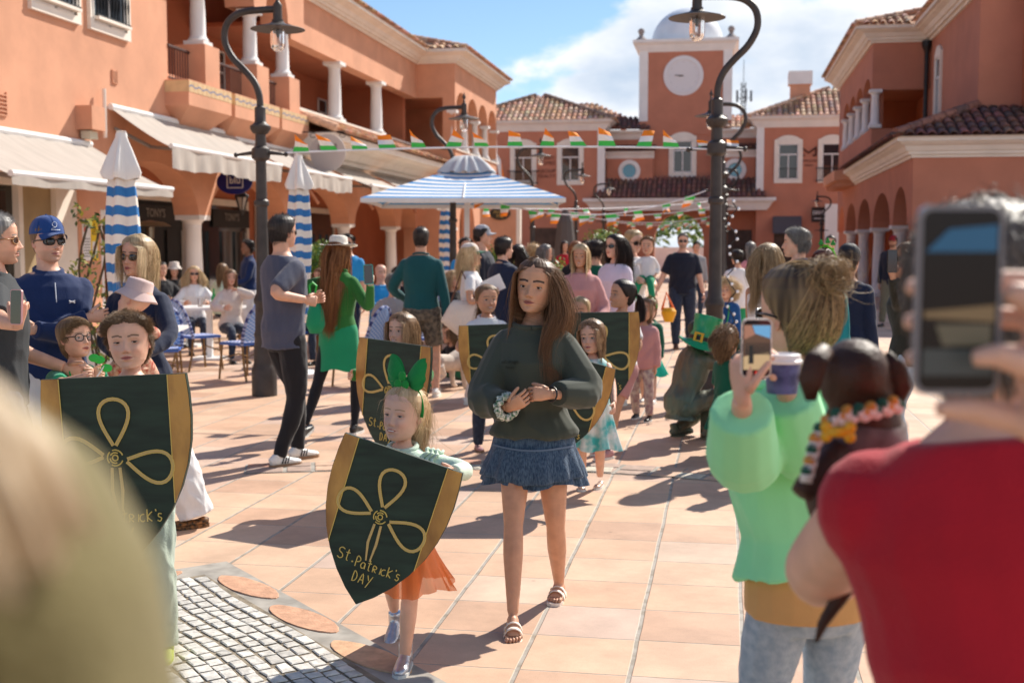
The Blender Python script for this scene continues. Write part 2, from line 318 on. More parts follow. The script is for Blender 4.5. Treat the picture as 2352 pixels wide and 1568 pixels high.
# ---------------------------------------------------------------- architecture helpers
TILEC = [(.62, .36, .22), (.55, .28, .16), (.70, .46, .32), (.48, .25, .16), (.66, .44, .30), (.38, .24, .18)]
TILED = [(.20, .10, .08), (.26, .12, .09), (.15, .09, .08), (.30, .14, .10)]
def roof_face(mb, e0, e1, r0, r1, pitch=.24, course=.42, cols=TILEC, rise=.075, eavedrop=0):
    """barrel-tiled face: eave e0->e1, ridge r0->r1 (triangular when r0==r1)"""
    e0, e1, r0, r1 = map(Vector, (e0, e1, r0, r1)); ed = (e1-e0); L_ = ed.length; ed.normalize()
    up0 = r0-e0; nrm = ed.cross((r0+r1-e0-e1)*.5).normalized()
    if nrm.z < 0: nrm = -nrm
    sl_ = ((r0+r1-e0-e1)*.5); sl_ -= ed*sl_.dot(ed); H = sl_.length; sl_.normalize()
    ua0 = (r0-e0).dot(ed); ua1 = (r1-e0).dot(ed)
    mb.quad(e0-nrm*.03, e1-nrm*.03, r1-nrm*.03, r0-nrm*.03, 0, cols[0])
    n = max(1, int(L_/pitch)); p_ = L_/n
    for i in range(n):
        u = (i+.5)*p_; vmax = H
        if u < ua0: vmax = H*u/max(ua0, 1e-6)
        if u > ua1: vmax = H*(L_-u)/max(L_-ua1, 1e-6)
        v = -.06; k = 0
        while v < vmax:
            v1 = min(v+course+.05, vmax+.02); c = random.choice(cols); c = tuple(x*random.uniform(.85, 1.1) for x in c); vs = []
            for vv, hh, rr in ((v, .035, 1.0), (v1, 0, .82)):
                for a_ in range(6):
                    th = math.pi*a_/5; vs.append(e0+ed*(u-math.cos(th)*p_*.42*rr)+sl_*vv+nrm*(hh+math.sin(th)*rise*rr-.01))
            vs2 = [q-nrm*.02 for q in vs[:6]]
            mb.add(vs+vs2, [(a_, a_+1, a_+7, a_+6) for a_ in range(5)]+[(12+a_, 13+a_, a_+1, a_) for a_ in range(5)], 0, c)
            v += course; k += 1
def ridge(mb, a, b, r=.11, cols=TILEC):
    a, b = Vector(a), Vector(b); L_ = (b-a).length; n = max(1, int(L_/.4)); t_ = (b-a)/n
    for i in range(n):
        mb.tube([a+t_*i, a+t_*(i+1.08)], [r*1.05, r*.85], 8, 0, True, random.choice(cols))
def arch_wall(mb, A, u0, u1, z0, z1, th, arches, mi=0, mis=None):
    """A(u,z,depth)->3D. arches: (centre, halfwidth, spring z, rise, sill z or None=open to z0)"""
    mis = mi if mis is None else mis
    brk = {u0, u1}
    for c, hw, s, r, sill in arches:
        for i in range(17): brk.add(round(c-hw*math.cos(math.pi*i/16), 5))
    brk = sorted(b for b in brk if u0-1e-6 <= b <= u1+1e-6)
    for a, b in zip(brk, brk[1:]):
        m = (a+b)/2; hit = None
        for A_ in arches:
            if abs(m-A_[0]) < A_[1]: hit = A_
        for dd_ in (0, th):
            if hit is None: mb.quad(A(a, z0, dd_), A(b, z0, dd_), A(b, z1, dd_), A(a, z1, dd_), mi)
            else:
                c, hw, s, r, sill = hit; f = lambda u: s+r*math.sqrt(max(0, 1-((u-c)/hw)**2))
                mb.quad(A(a, f(a), dd_), A(b, f(b), dd_), A(b, z1, dd_), A(a, z1, dd_), mi)
                if sill is not None: mb.quad(A(a, z0, dd_), A(b, z0, dd_), A(b, sill, dd_), A(a, sill, dd_), mi)
        if hit is not None:
            c, hw, s, r, sill = hit; f = lambda u: s+r*math.sqrt(max(0, 1-((u-c)/hw)**2))
            mb.quad(A(a, f(a), 0), A(a, f(a), th), A(b, f(b), th), A(b, f(b), 0), mis)
            if sill is not None: mb.quad(A(a, sill, 0), A(b, sill, 0), A(b, sill, th), A(a, sill, th), mi)
    for c, hw, s, r, sill in arches:
        for e in (c-hw, c+hw):
            lo = z0 if sill is None else sill
            if s > lo+.01: mb.quad(A(e, lo, 0), A(e, lo, th), A(e, s, th), A(e, s, 0), mis)
    mb.quad(A(u0, z1, 0), A(u1, z1, 0), A(u1, z1, th), A(u0, z1, th), mi)
    for e in (u0, u1): mb.quad(A(e, z0, 0), A(e, z0, th), A(e, z1, th), A(e, z1, 0), mi)
def cornice(mb, path, prof, mi=0):
    """sweep profile [(out,z)] along 2-D path with mitred corners; outward = left of travel"""
    P = [Vector(p) for p in path]; n = len(P); rings = []
    for i, p in enumerate(P):
        d0 = (P[i]-P[i-1]).normalized() if i else (P[1]-P[0]).normalized(); d1 = (P[i+1]-P[i]).normalized() if i < n-1 else d0
        n0 = Vector((-d0.y, d0.x)); n1_ = Vector((-d1.y, d1.x)); m = (n0+n1_); m = m/(m.length_squared/2) if m.length > 1e-6 else n0
        rings.append([(p.x+m.x*o, p.y+m.y*o, z) for o, z in prof])
    k = len(prof); vs = [q for r_ in rings for q in r_]
    fs = [(i*k+j, (i+1)*k+j, (i+1)*k+j+1, i*k+j+1) for i in range(n-1) for j in range(k-1)]
    fs += [tuple(range(k)), tuple(range((n-1)*k, n*k))]
    mb.add(vs, fs, mi)
def cprof(z, h, o):
    """classical cornice profile from z up by h, projecting o"""
    return [(0, z), (.12*o, z), (.14*o, z+.14*h), (.3*o, z+.16*h), (.32*o, z+.3*h), (.42*o, z+.33*h), (.55*o, z+.55*h), (.8*o, z+.68*h), (.84*o, z+.74*h), (1*o, z+.76*h), (1*o, z+h), (0, z+h)]
def column(name, x, y, z0, z1, r, par, m=None, sq=True, n=20):
    mb = MB(); H = z1-z0
    mb.cbox((x, y, z0+.05), (r*2.7, r*2.7, .1)); mb.lathe([(r*1.3, z0+.1), (r*1.32, z0+.14), (r*1.12, z0+.18), (r*1.0, z0+.22), (r*.97, z0+H*.5), (r*.86, z1-.28), (r*.9, z1-.27), (r*.9, z1-.23), (r*.87, z1-.22), (r*.95, z1-.16), (r*1.22, z1-.11), (r*1.25, z1-.1)], (x, y, 0), n)
    if sq: mb.cbox((x, y, z1-.05), (r*2.75, r*2.75, .1))
    return mb.build(name, m or M_WH2, par, smooth='auto')
def window(par, A, u, z0, z1, w, frame=.14, surround=True, glass=None, arch_top=False, name='window', rail=False, blind=0):
    """A(u,z,out)->3D, window centred on u"""
    f = MB()
    if surround:
        for a, b, c, d_ in ((u-w/2-frame, u-w/2, z0-frame, z1+frame), (u+w/2, u+w/2+frame, z0-frame, z1+frame), (u-w/2, u+w/2, z1, z1+frame), (u-w/2, u+w/2, z0-frame, z0)):
            f.prism([(a, c), (b, c), (b, d_), (a, d_)], lambda p, q: A(p, q, .07), lambda p, q: A(p, q, -.0))
        if arch_top:
            pts = [(u-w/2-frame, z1+frame), (u+w/2+frame, z1+frame)]+[(u+(w/2+frame)*math.cos(math.pi*i/10)*(1 if i in (0, 10) else .85), z1+frame+.22*math.sin(math.pi*i/10)**1.5) for i in range(1, 10)]
            f.prism(pts, lambda p, q: A(p, q, .068), lambda p, q: A(p, q, -.0))
    o = f.build(name, M_WH, par) if surround else None
    par2 = o or par
    s = MB(); t = .05
    for a, b, c, d_ in ((u-w/2, u-w/2+t, z0, z1), (u+w/2-t, u+w/2, z0, z1), (u-w/2, u+w/2, z1-t, z1), (u-w/2, u+w/2, z0, z0+t), (u-w/2, u+w/2, z0+(z1-z0)*.68, z0+(z1-z0)*.68+.06), (u-.025, u+.025, z0, z0+(z1-z0)*.68)):
        s.prism([(a, c), (b, c), (b, d_), (a, d_)], lambda p, q: A(p, q, .045), lambda p, q: A(p, q, .0))
    s.build('sash', M_WH2, par2)
    gl = MB(); gl.quad(A(u-w/2, z0, .015), A(u+w/2, z0, .015), A(u+w/2, z1, .015), A(u-w/2, z1, .015)); gl.build('pane', glass or M_GLASS, par2)
    if rail:
        rl = MB(); zt = z0+(z1-z0)*.3
        for q in (z0+.05, zt): rl.tube([A(u-w/2, q, .04), A(u+w/2, q, .04)], .015, 6)
        for i in range(int(w/.11)+1): rl.tube([A(u-w/2+i*.11, z0+.05, .04), A(u-w/2+i*.11, zt, .04)], .008, 4)
        rl.build('window_railing', M_IRON, par2)
    return o
# ---------------------------------------------------------------- left building (arcade, balcony, loggia)
LX, LX2 = -10.9, -9.5
B = thing('arcade_building', 'long sunlit salmon building on the left with arches, a balcony and a column loggia', 'building', (LX, 20, 0))
AL = lambda X0: (lambda u, z, d: (X0-d, u, z)); OL = lambda X0: (lambda u, z, o: (X0+o, u, z))
w = MB()
w.box(LX-.5, LX, 19.4, 22.9, 3.3, 9.6); w.box(LX-.5, LX, 9, 19.4, 2.75, 9.6)      # plain wall
w.box(LX-.5, LX, 19.35, 20.1, 0, 3.3)
arches = [(22.25, 1.95, 2.25, .97, None), (27.1, 2.3, 2.25, .97, None), (32.3, 2.3, 2.25, .97, None), (37.5, 2.3, 2.25, .97, None), (41.45, 1.05, 2.25, .8, None)]
aw = MB(); arch_wall(aw, AL(LX), 20.1, 42.7, 2.25, 3.3, .55, arches)
w.v += aw.v; n0 = len(w.v)-len(aw.v); w.f += [tuple(i+n0 for i in f) for f in aw.f]; w.m += aw.m; w.c += aw.c
w.box(LX-.5, LX, 22.9, 42.7, 3.3, 5.0)
a2 = [(44.7, 1.35, 2.25, 1.1, 0), (48.4, 1.35, 2.25, 1.1, 0)]
arch_wall(w, AL(LX2), 42.7, 50.6, 0, 4.6, .5, a2)
w.box(LX-.5, LX2-.5, 42.7, 43.1, 0, 4.6)
up = [(43.95+i*2.04, .82, 6.38, .75, 4.98) for i in range(4)]
up = [(43.80+i*1.98, .95, 6.38, .74, 5.02) for i in range(4)]
arch_wall(w, AL(LX2), 42.7, 50.6, 4.6, 8.15, .45, up)
w.box(LX-2.6, LX2-.45, 50.2, 50.6, 4.6, 8.1); w.box(-16, LX2-.5, 50.2, 50.6, 0, 4.6)
w.box(LX-.4, LX, 29.9, 42.7, 6.82, 8.15)                                         # loggia lintel wall
w.box(LX, LX2-.45, 42.7, 43.0, 6.85, 8.1); w.box(LX, LX2-.45, 42.7, 43.0, 4.6, 5.05)
bal = [(25.65, 1.0, 7.0, .95, None), (28.1, .72, 7.0, .8, None)]
arch_wall(w, AL(LX+.33), 22.9, 29.95, 7.0, 9.6, .7, bal)
w.box(LX-.36, LX+.322, 29.955, 29.99, 7.0, 9.6)
w.build('facade', M_ST, B)
d_ = MB()
d_.box(-14.2, -13.7, 22.4, 50.2, 4.9, 8.6); d_.box(-13.7, LX-.5, 22.4, 22.9, 4.9, 9.5); d_.box(-13.7, LX-.05, 30.0, 42.7, 7.2, 7.3)
d_.box(-13.7, LX-.5, 42.7, 43.0, 4.9, 8); d_.box(-14.3, LX-.1, 22.9, 29.9, 8.3, 8.4); d_.box(-13.6, LX2-.5, 43.0, 50.2, 7.3, 7.4)
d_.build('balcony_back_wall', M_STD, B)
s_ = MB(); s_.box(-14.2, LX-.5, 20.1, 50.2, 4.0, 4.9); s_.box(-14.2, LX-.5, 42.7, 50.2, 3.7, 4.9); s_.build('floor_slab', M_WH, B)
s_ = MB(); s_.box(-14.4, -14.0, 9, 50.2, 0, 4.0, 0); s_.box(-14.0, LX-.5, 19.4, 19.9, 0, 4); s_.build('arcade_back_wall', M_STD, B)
# shopfronts in the arcade
for i, (a, b) in enumerate(((20.3, 25.6), (26.0, 30.0), (30.6, 34.3), (35, 39), (39.6, 42.4))):
    f = MB(); X = -13.95
    for q in ((a, a+.12, 0, 2.9), (b-.12, b, 0, 2.9)): f.box(X-.02, X+.08, q[0], q[1], q[2], q[3])
    f.box(X-.02, X+.08, a+.12, b-.12, 2.72, 2.9)
    sf = f.build('shopfront', M_WH, B); f = MB()
    f.quad((X, a+.12, 0), (X, b-.12, 0), (X, b-.12, 2.72), (X, a+.12, 2.72)); f.box(X, X+.03, a+.12, b-.12, 2.0, 2.5); 
    for k in range(1, 4): q = a+(b-a)*k/4; f.box(X, X+.05, q-.04, q+.04, 0, 2.0)
    f.build('glazing', M_DARK if i < 2 else M_GLASS, sf)
# near shop window
f = MB()
for a, b, c, e in ((9, 19.0, 2.55, 2.75), (9, 19.0, 0, .3), (18.7, 19.35, .3, 2.55), (17.6, 17.72, .3, 2.55), (15.4, 15.5, .3, 2.55), (12.4, 12.5, .3, 2.55)): f.box(LX-.2, LX-.02, a, b, c, e)
sf = f.build('shopfront', M_WH, B)
f = MB(); f.box(LX-.16, LX-.12, 17.72, 18.7, .3, 2.55); f.build('blind', mat('tan_blind', (.36, .27, .15), .8, vary=.08), sf)
f = MB(); f.quad((LX-.13, 9, .3), (LX-.13, 17.6, .3), (LX-.13, 17.6, 2.55), (LX-.13, 9, 2.55)); f.build('pane', mat('smoked_glass', (.03, .028, .022), .08, vary=.5, vscale=1.5, spec=.6), sf)
# columns
for y in (24.5, 29.7, 34.9, 40.1): column('column', LX-.27, y, 0, 2.25, .20, B)
column('pilaster', LX-.2, 20.32, 0, 2.25, .12, B)
for y in (42.75, ): column('column', LX2-.2, y+.0, 0, 2.25, .16, B)
for y in (24.23, 27.05, 29.15): column('balcony_column', LX+.05, y, 5.72, 7.0, .165, B)
for y in (34.0, 38.25): column('loggia_column', LX-.2, y, 5.13, 6.83, .19, B)
for i in range(5): column('loggia_column', LX2-.12, 42.82+i*1.98, 5.02, 6.40, .13, B, n=12)
# balcony piers, parapets, ledges
p = MB()
for y0, y1 in ((23.87, 24.59), (26.69, 27.42), (28.78, 29.5)): p.box(LX-.3, LX+.36, y0, y1, 4.85, 5.72)
p.box(LX-.35, LX+.02, 29.9, 42.7, 4.99, 5.1); p.build('parapet', M_ST, B)
p = MB(); p.box(LX-.4, LX+.06, 29.9, 42.7, 5.1, 5.16); p.box(LX2-.5, LX2+.05, 42.7, 50.6, 5.0, 5.05); p.build('parapet_ledge', M_WH, B)
for y0, y1 in ((22.9, 23.87), (24.59, 26.69), (27.42, 28.78)):
    r = MB(); r.tube([(LX, y0, 5.55), (LX, y1, 5.55)], .035, 6); r.tube([(LX, y0, 4.93), (LX, y1, 4.93)], .02, 6)
    for k in range(int((y1-y0)/.12)): r.tube([(LX, y0+.08+k*.12, 4.93), (LX, y0+.08+k*.12, 5.55)], .012, 4)
    r.build('balcony_railing', mat('brown_iron', (.07, .035, .03), .5), B)
for y0, y1 in ((22.75, 24.85), (25.05, 27.7), (27.87, 29.75)):       # corbelled planters with a tiled band
    q = MB(); F_, K = LX+.5, LX
    for yy in (0,): q.add([(F_, y0, 4.36), (F_, y1, 4.36), (F_, y1, 4.86), (F_, y0, 4.86), (K, y0, 4.36), (K, y1, 4.36), (K, y1, 4.86), (K, y0, 4.86), (K, y0+.5, 3.95), (K, y1-.35, 3.95)],
          [(0, 1, 2, 3), (3, 2, 6, 7), (0, 3, 7, 4), (1, 5, 6, 2), (0, 4, 8), (1, 9, 5), (0, 8, 9, 1)])
    o = q.build('planter_box', M_ST, B)
    t = MB(); t.box(K, F_+.006, y0-.006, y1+.006, 4.62, 4.84, 0); n = int((y1-y0)/.085)
    for k in range(n):
        y = y0+k*(y1-y0)/n; z = 4.70+.035*(1 if k % 4 in (1, 2) else 0); z2 = 4.70+.035*(1 if (k+1) % 4 in (1, 2) else 0)
        t.quad((F_+.008, y, z), (F_+.008, y+(y1-y0)/n, z2), (F_+.008, y+(y1-y0)/n, z2+.028), (F_+.008, y, z+.028), 1)
    for k in range(int((y1-y0)/.21)): t.box(F_+.006, F_+.0075, y0+k*.21, y0+k*.21+.008, 4.62, 4.84, 2)
    t.build('tile_band', [mat('cream_tile', (.66, .47, .26), .35, vary=.08, vscale=6), mat('blue_glaze', (.16, .2, .34), .3), M_STD], o)
# cornices and roofs
c_ = MB(); cornice(c_, [(LX2-6, 50.6), (LX2, 50.6), (LX2, 42.7), (LX, 42.7), (LX, 29.95)], cprof(8.02, .45, .52)); c_.build('cornice', M_WH, B)
c_ = MB(); cornice(c_, [(LX, 42.7), (LX, 29.72)], cprof(3.75, .72, 1.12)); c_.box(LX, LX+1.1, 29.7, 29.72, 3.9, 4.45); c_.build('canopy_cove', M_WH, B)
r = MB(); roof_face(r, (LX+1.2, 42.7, 4.52), (LX+1.2, 29.7, 4.52), (LX, 42.7, 5.0), (LX, 29.7, 5.0), pitch=.23)
ridge(r, (LX+1.25, 29.75, 4.56), (LX, 29.75, 5.02)); r.build('canopy_roof', M_TILE, B)
r = MB(); z = 8.48
roof_face(r, (LX2+.55, 51.1, z), (LX2+.55, 42.2, z), (-12.6, 48.1, z+1.05), (-12.6, 45.2, z+1.05), pitch=.26)
roof_face(r, (LX2+.55, 42.2, z), (LX+.55, 42.2, z), (-12.6, 45.2, z+1.05), (-12.7, 45.2, z+1.05), pitch=.26)
roof_face(r, (LX+.55, 42.2, z), (LX+.55, 29.95, z), (-15.4, 42.2, z+1.6), (-15.4, 29.95, z+1.6), pitch=.26)
ridge(r, (LX2+.5, 42.25, z+.03), (-12.6, 45.2, z+1.1)); r.build('roof', M_TILE, B)
# upper windows
for u0, u1 in ((18.1, 19.4), (19.93, 21.16)):
    o = window(B, OL(LX), (u0+u1)/2, 5.47, 7.1, (u1-u0)-.04, frame=.13)
    rl = MB(); z0 = 5.56
    rl.box(LX+.0, LX+.16, u0+.02, u1-.02, 5.53, 5.58, 1)
    for q in (z0+.04, z0+.75): rl.tube([(LX+.12, u0, q), (LX+.12, u1, q)], .022, 6)
    for k in range(11):
        y = u0+.06+k*(u1-u0-.12)/10; rl.tube([(LX+.12, y, z0), (LX+.12, y, z0+.2), (LX+.12, y, z0+.36), (LX+.12, y, z0+.5), (LX+.12, y, z0+.75)], [.012, .012, .022, .012, .012], 5)
    rl.build('window_railing', [M_IRON, M_WH], o)
window(B, OL(-13.68), 31.6, 5.0, 6.9, 1.2, surround=False); window(B, OL(-13.68), 34.6, 5.0, 6.9, 1.2, surround=False); window(B, OL(-13.68), 37.6, 5.0, 6.9, 1.2, surround=False); window(B, OL(-13.68), 40.5, 5.0, 6.6, .9, surround=False)
window(B, OL(-13.68), 25.6, 5.0, 7.2, 1.4, surround=False, glass=M_GLASSB)
f = MB()                                                     # louvred vents
for y0, y1, z0, z1 in ((20.62, 20.82, 4.52, 4.76), (17.02, 17.31, 3.58, 3.95)):
    f.box(LX, LX+.03, y0, y0+.02, z0, z1); f.box(LX, LX+.03, y1-.02, y1, z0, z1)
    for k in range(6): f.box(LX, LX+.035, y0+.02, y1-.02, z0+k*(z1-z0)/6, z0+k*(z1-z0)/6+.018)
f.build('vent', M_ST, B)
f = MB(); f.box(LX, LX+.3, 19.35, 19.8, 3.58, 3.98); o = f.build('wall_box', M_ST, B)
f = MB(); f.box(LX+.05, LX+.22, 19.42, 19.68, 3.43, 3.56); f.build('floodlight', mat('cream_plastic', (.6, .55, .42), .5), o)
f = MB(); f.tube([(LX+.12, 20.12, 3.5), (LX+.12, 20.12, 4.35)], .035, 8); f.build('roller_post', M_WH, B)
for y in (25.95, 31.2, 36.3, 41.6):                          # little orange drain spouts in the pier heads
    f = MB(); f.tube([(LX, y, 3.05), (LX+.25, y-.05, 2.72)], .045, 6); f.build('drain_spout', M_ST, B)

# ---------------------------------------------------------------- awnings (canvas on arms)
def awning(y0, y1, zt, xf, zf, val, label, wavy=.018):
    t = thing('awning', label, 'awning', (LX, (y0+y1)/2, 0), group='cream canvas awnings along the arcade'); n = 24; mb = MB(); mb2 = MB(); vs = []
    for k in range(9):
        s = k/8; x = LX+.06+(xf-LX-.06)*s; z = zt+(zf-zt)*s-.05*math.sin(math.pi*s)
        for i in range(n+1): vs.append((x, y0+(y1-y0)*i/n, z+.012*math.sin(i*2.1+s*5)))
    mb.add(vs, [(k*(n+1)+i, k*(n+1)+i+1, (k+1)*(n+1)+i+1, (k+1)*(n+1)+i) for k in range(8) for i in range(n)])
    mb.build('canvas', M_AWN, t, smooth=True)
    n = 60; vs = []
    for k in range(5):
        s = k/4
        for i in range(n+1): vs.append((xf+.02+wavy*s*math.sin(i*.9)+.015*math.sin(i*.37), y0+(y1-y0)*i/n, zf-val*s*(1+.03*math.sin(i*.8)+.07*math.sin(i*.19))))
    mb2.add(vs, [(k*(n+1)+i, k*(n+1)+i+1, (k+1)*(n+1)+i+1, (k+1)*(n+1)+i) for k in range(4) for i in range(n)]); mb2.build('valance', M_AWN, t, smooth=True)
    f = MB(); f.tube([(xf, y0, zf+.01), (xf, y1, zf+.01)], .045, 8); f.tube([(LX+.06, y0, zt+.02), (LX+.06, y1, zt+.02)], .06, 8); f.build('front_bar', M_WH2, t)
    for y in (y0+.15, y1-.15): a = MB(); a.tube([(LX+.05, y, zt-.35), ((LX+xf)/2-.1, y+(.5 if y < (y0+y1)/2 else -.5), (zt+zf)/2-.3), (xf-.03, y, zf-.03)], .035, 6); a.build('folding_arm', mat('grey_metal', (.25, .22, .2), .5), t)
awning(14.9, 19.71, 3.33, -9.35, 2.56, .14, 'near cream awning over the dark shop window at the left edge', .004)
awning(20.44, 25.9, 4.06, -9.7, 3.36, .38, 'large grey-cream awning below the tiled planters, behind the left lamp post', .03)
awning(26.0, 30.1, 3.98, -9.4, 3.28, .36, 'cream awning just right of the left lamp post, behind the farther closed umbrella')
awning(31.5, 35.6, 3.86, -9.3, 3.2, .40, 'third cream awning under the white cove of the tiled canopy')
awning(36.3, 41.5, 3.86, -9.3, 3.2, .42, 'farthest cream awning, partly behind the open striped umbrella')

# ---------------------------------------------------------------- right building
RX = 4.57
B2 = thing('arcade_building', 'shaded terracotta building on the right with round arches and a tiled lower roof', 'building', (RX, 40, 0))
AR = lambda X0: (lambda u, z, d: (X0+d, u, z)); ORt = lambda X0: (lambda u, z, o: (X0-o, u, z)); AF = lambda Y0: (lambda u, z, d: (u, Y0+d, z)); OF = lambda Y0: (lambda u, z, o: (u, Y0-o, z))
w = MB()
ra = [(34.0, 1.35, 2.17, 1.0, None), (38.0, 2.05, 2.17, 1.0, None), (42.6, 1.95, 2.17, 1.0, None), (46.95, 1.9, 2.17, 1.0, None), (50.6, 1.2, 2.17, 1.0, None)]
arch_wall(w, AR(RX), 31.8, 52.5, 2.17, 4.0, .5, ra)
w.box(RX, RX+.5, 31.8, 32.3, 0, 2.17)
w.box(RX+.5, 16, 31.8, 32.3, 0, 4.3)                             # front wall of the lower volume
w.box(RX, 6.34, 41.0, 41.4, 6.58, 8.2); w.box(RX, 6.3, 41.0, 41.35, 4.0, 5.35)
ua = [(42.56+i*2.32, 1.13, 6.6, .5, 5.38) for i in range(4)]
ua = [(c, hw, s, r, sl_) for c, hw, s, r, sl_ in ua]
arch_wall(w, AR(RX), 41.4, 52.5, 4.0, 8.2, .4, ua)
w.box(6.34, 6.8, 33.7, 41.4, 4.2, 8.2); w.box(6.34, 16, 33.3, 33.7, 4.2, 11); w.box(7, 16, 33.7, 42, 8.2, 9.6)
w.build('facade', M_STR, B2)
s_ = MB(); s_.box(7.4, 7.8, 32.3, 52.5, 0, 8); s_.box(RX+.5, 7.4, 32.3, 52.5, 3.6, 4.0); s_.box(RX+.4, 7.4, 41.4, 52.5, 7.3, 7.5); s_.box(6.34, 7.4, 41.4, 41.6, 4, 7.4); s_.box(RX+.5, 7.4, 51, 51.3, 0, 7.3)
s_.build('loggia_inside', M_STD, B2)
for y in (35.65, 40.35, 44.8, 49.1): column('column', RX+.25, y, 0, 2.17, .2, B2)
for y in (41.15, 43.72, 46.04, 48.36, 50.68): column('loggia_column', RX+.12, y, 5.38, 6.6, .14, B2, n=12)
c_ = MB(); cornice(c_, [(RX, 45.4), (RX, 31.8), (16, 31.8)][::-1], [(o, z) for o, z in cprof(3.78, .5, .45)]); 
cornice(c_, [(16, 33.3), (6.34, 33.3), (6.34, 41.0), (RX, 41.0), (RX, 53)], cprof(8.05, .5, .6))
c_.build('cornice', M_WH, B2)
r = MB()
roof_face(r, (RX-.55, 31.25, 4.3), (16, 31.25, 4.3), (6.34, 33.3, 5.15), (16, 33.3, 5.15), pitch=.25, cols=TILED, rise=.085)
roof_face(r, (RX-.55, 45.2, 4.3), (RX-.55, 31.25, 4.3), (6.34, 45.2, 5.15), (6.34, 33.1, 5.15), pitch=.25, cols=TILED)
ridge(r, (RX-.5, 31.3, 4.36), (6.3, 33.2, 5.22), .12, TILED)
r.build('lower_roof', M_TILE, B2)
r = MB(); z = 8.56
roof_face(r, (RX-.65, 40.35, z), (5.7, 40.35, z), (7.5, 43, z+1), (7.6, 43, z+1), pitch=.25)
roof_face(r, (RX-.65, 53, z), (RX-.65, 40.35, z), (7.5, 53, z+1), (7.5, 43, z+1), pitch=.25)
roof_face(r, (5.7, 40.35, z), (5.7, 32.7, z), (9, 40.35, z+1.1), (9, 35.2, z+1.1), pitch=.25); roof_face(r, (5.7, 32.7, z), (16, 32.7, z), (9, 35.2, z+1.1), (16, 35.2, z+1.1), pitch=.25)
ridge(r, (RX-.6, 40.4, z+.04), (7.5, 43, z+1.05)); r.build('roof', M_TILE, B2)
f = MB(); f.tube([(6.2, 40.85, 5.1), (6.2, 40.85, 7.75)], .07, 8); f.lathe([(.07, 7.7), (.16, 7.9), (.16, 8.06)], (6.2, 40.85, 0), 8); f.build('drainpipe', M_IRON, B2)
window(B2, ORt(6.34), 39.3, 5.35, 7.3, .8, frame=.15, arch_top=True); window(B2, OF(33.3), 9.2, 5.5, 7.9, 1.1)
for u in (41.9, 43.0): window(B2, ORt(7.4), u, 4.6, 6.4, .7, frame=.1)
f = MB()                                                      # bracketed balcony at the far end
f.box(RX-.75, RX, 45.4, 50.5, 3.95, 4.3)
for k in range(6): f.box(RX-.65, RX, 45.6+k*.9, 45.75+k*.9, 3.75, 3.95)
f.build('bracketed_balcony', M_ST, B2)

# ---------------------------------------------------------------- clock tower building closing the plaza
B3 = thing('clock_tower_building', 'terracotta building closing the plaza with a domed clock tower over its archway', 'building', (-2.4, 62, 0))
YF, YC = 61.5, 63.0
w = MB()
w.box(-14, -6.05, YF, YF+6, 0, 7.6); w.box(1.47, 9, YF, YF+6, 0, 7.6)
arch_wall(w, AF(YC), -6.05, 1.47, 0, 7.2, .8, [(-2.35, 1.25, 1.9, 1.35, 0)])
w.box(-4.4, .2, YC-.05, YC+4.5, 7.2, 11.6)
w.box(-6.0, -3.65, YC-.6, YC, 4.4, 6.3); w.box(-.55, 1.42, YC-.6, YC, 4.4, 6.3)
w.build('facade', M_STR, B3)
for a, b in ((-6.38, -6.02), (1.44, 1.8)): p = MB(); p.box(a, b, YF-.05, YF+.3, 3.7, 7.4); p.build('pilaster', M_WH2, B3)
for a, b in ((-4.43, -3.98), (-.22, .23)): p = MB(); p.box(a, b, YC-.1, YC+.3, 7.9, 11.5); p.build('pilaster', M_WH2, B3)
c_ = MB()
cornice(c_, [(-6.05, YC), (-6.05, YF), (-14, YF)], cprof(7.35, .55, .5)); cornice(c_, [(9, YF), (1.47, YF), (1.47, YC)], cprof(7.35, .55, .5))
cornice(c_, [(-3.9, YC), (-6.05, YC)], cprof(7.0, .45, .4)); cornice(c_, [(1.47, YC), (-.3, YC)], cprof(7.0, .45, .4))
cornice(c_, [(-3.6, YC-.6), (-6.05, YC-.6)], cprof(6.0, .35, .3)); cornice(c_, [(1.47, YC-.6), (-.6, YC-.6)], cprof(6.0, .35, .3))
cornice(c_, [(.2, YC+4), (.2, YC-.05), (-4.4, YC-.05), (-4.4, YC+4)], cprof(11.35, .6, .34)); c_.box(-4.4, .2, YC, YC+4, 11.5, 11.94)
cornice(c_, [(1.95, YC), (1.95, YF-.15), (-6.6, YF-.15), (-6.6, YC)], cprof(3.35, .6, .45))
c_.build('cornice', M_WH2, B3)
m = MB(); m.lathe([(1.92, 11.9), (1.92, 12.0)]+[(1.85*math.cos(math.pi/2*i/14)+.001, 12.0+1.85*math.sin(math.pi/2*i/14)) for i in range(15)], (-2.1, YC+2, 0), 40); m.build('dome', mat('dome_white', (.80, .82, .85), .35, vary=.04, vscale=2, spec=.5), B3, smooth='auto')
for x in (-4.35, .15):
    m = MB(); m.lathe([(.3, 11.9), (.3, 12.02), (.2, 12.1), (.1, 12.2), (.12, 12.25)], (x, YC+.1, 0), 10); m.ball((x, YC+.1, 12.42), .17, 12); m.build('finial', mat('old_stone', (.3, .26, .25), .9), B3, smooth='auto')
m = MB(); m.lathe([(1.0, 0), (1.0, .06), (.8, .08), (.78, .05), (.001, .05)], (-2.2, YC-.05, 10.15), 48, axis=(0, -1, 0)); ck = m.build('clock', mat('clock_face', (.72, .70, .72), .6), B3, smooth='auto')
m = MB(); m.tube([(-2.2, YC-.14, 10.15), (-2.62, YC-.14, 10.17)], .018, 4); m.tube([(-2.2, YC-.14, 10.15), (-2.42, YC-.14, 10.12)], .025, 4)
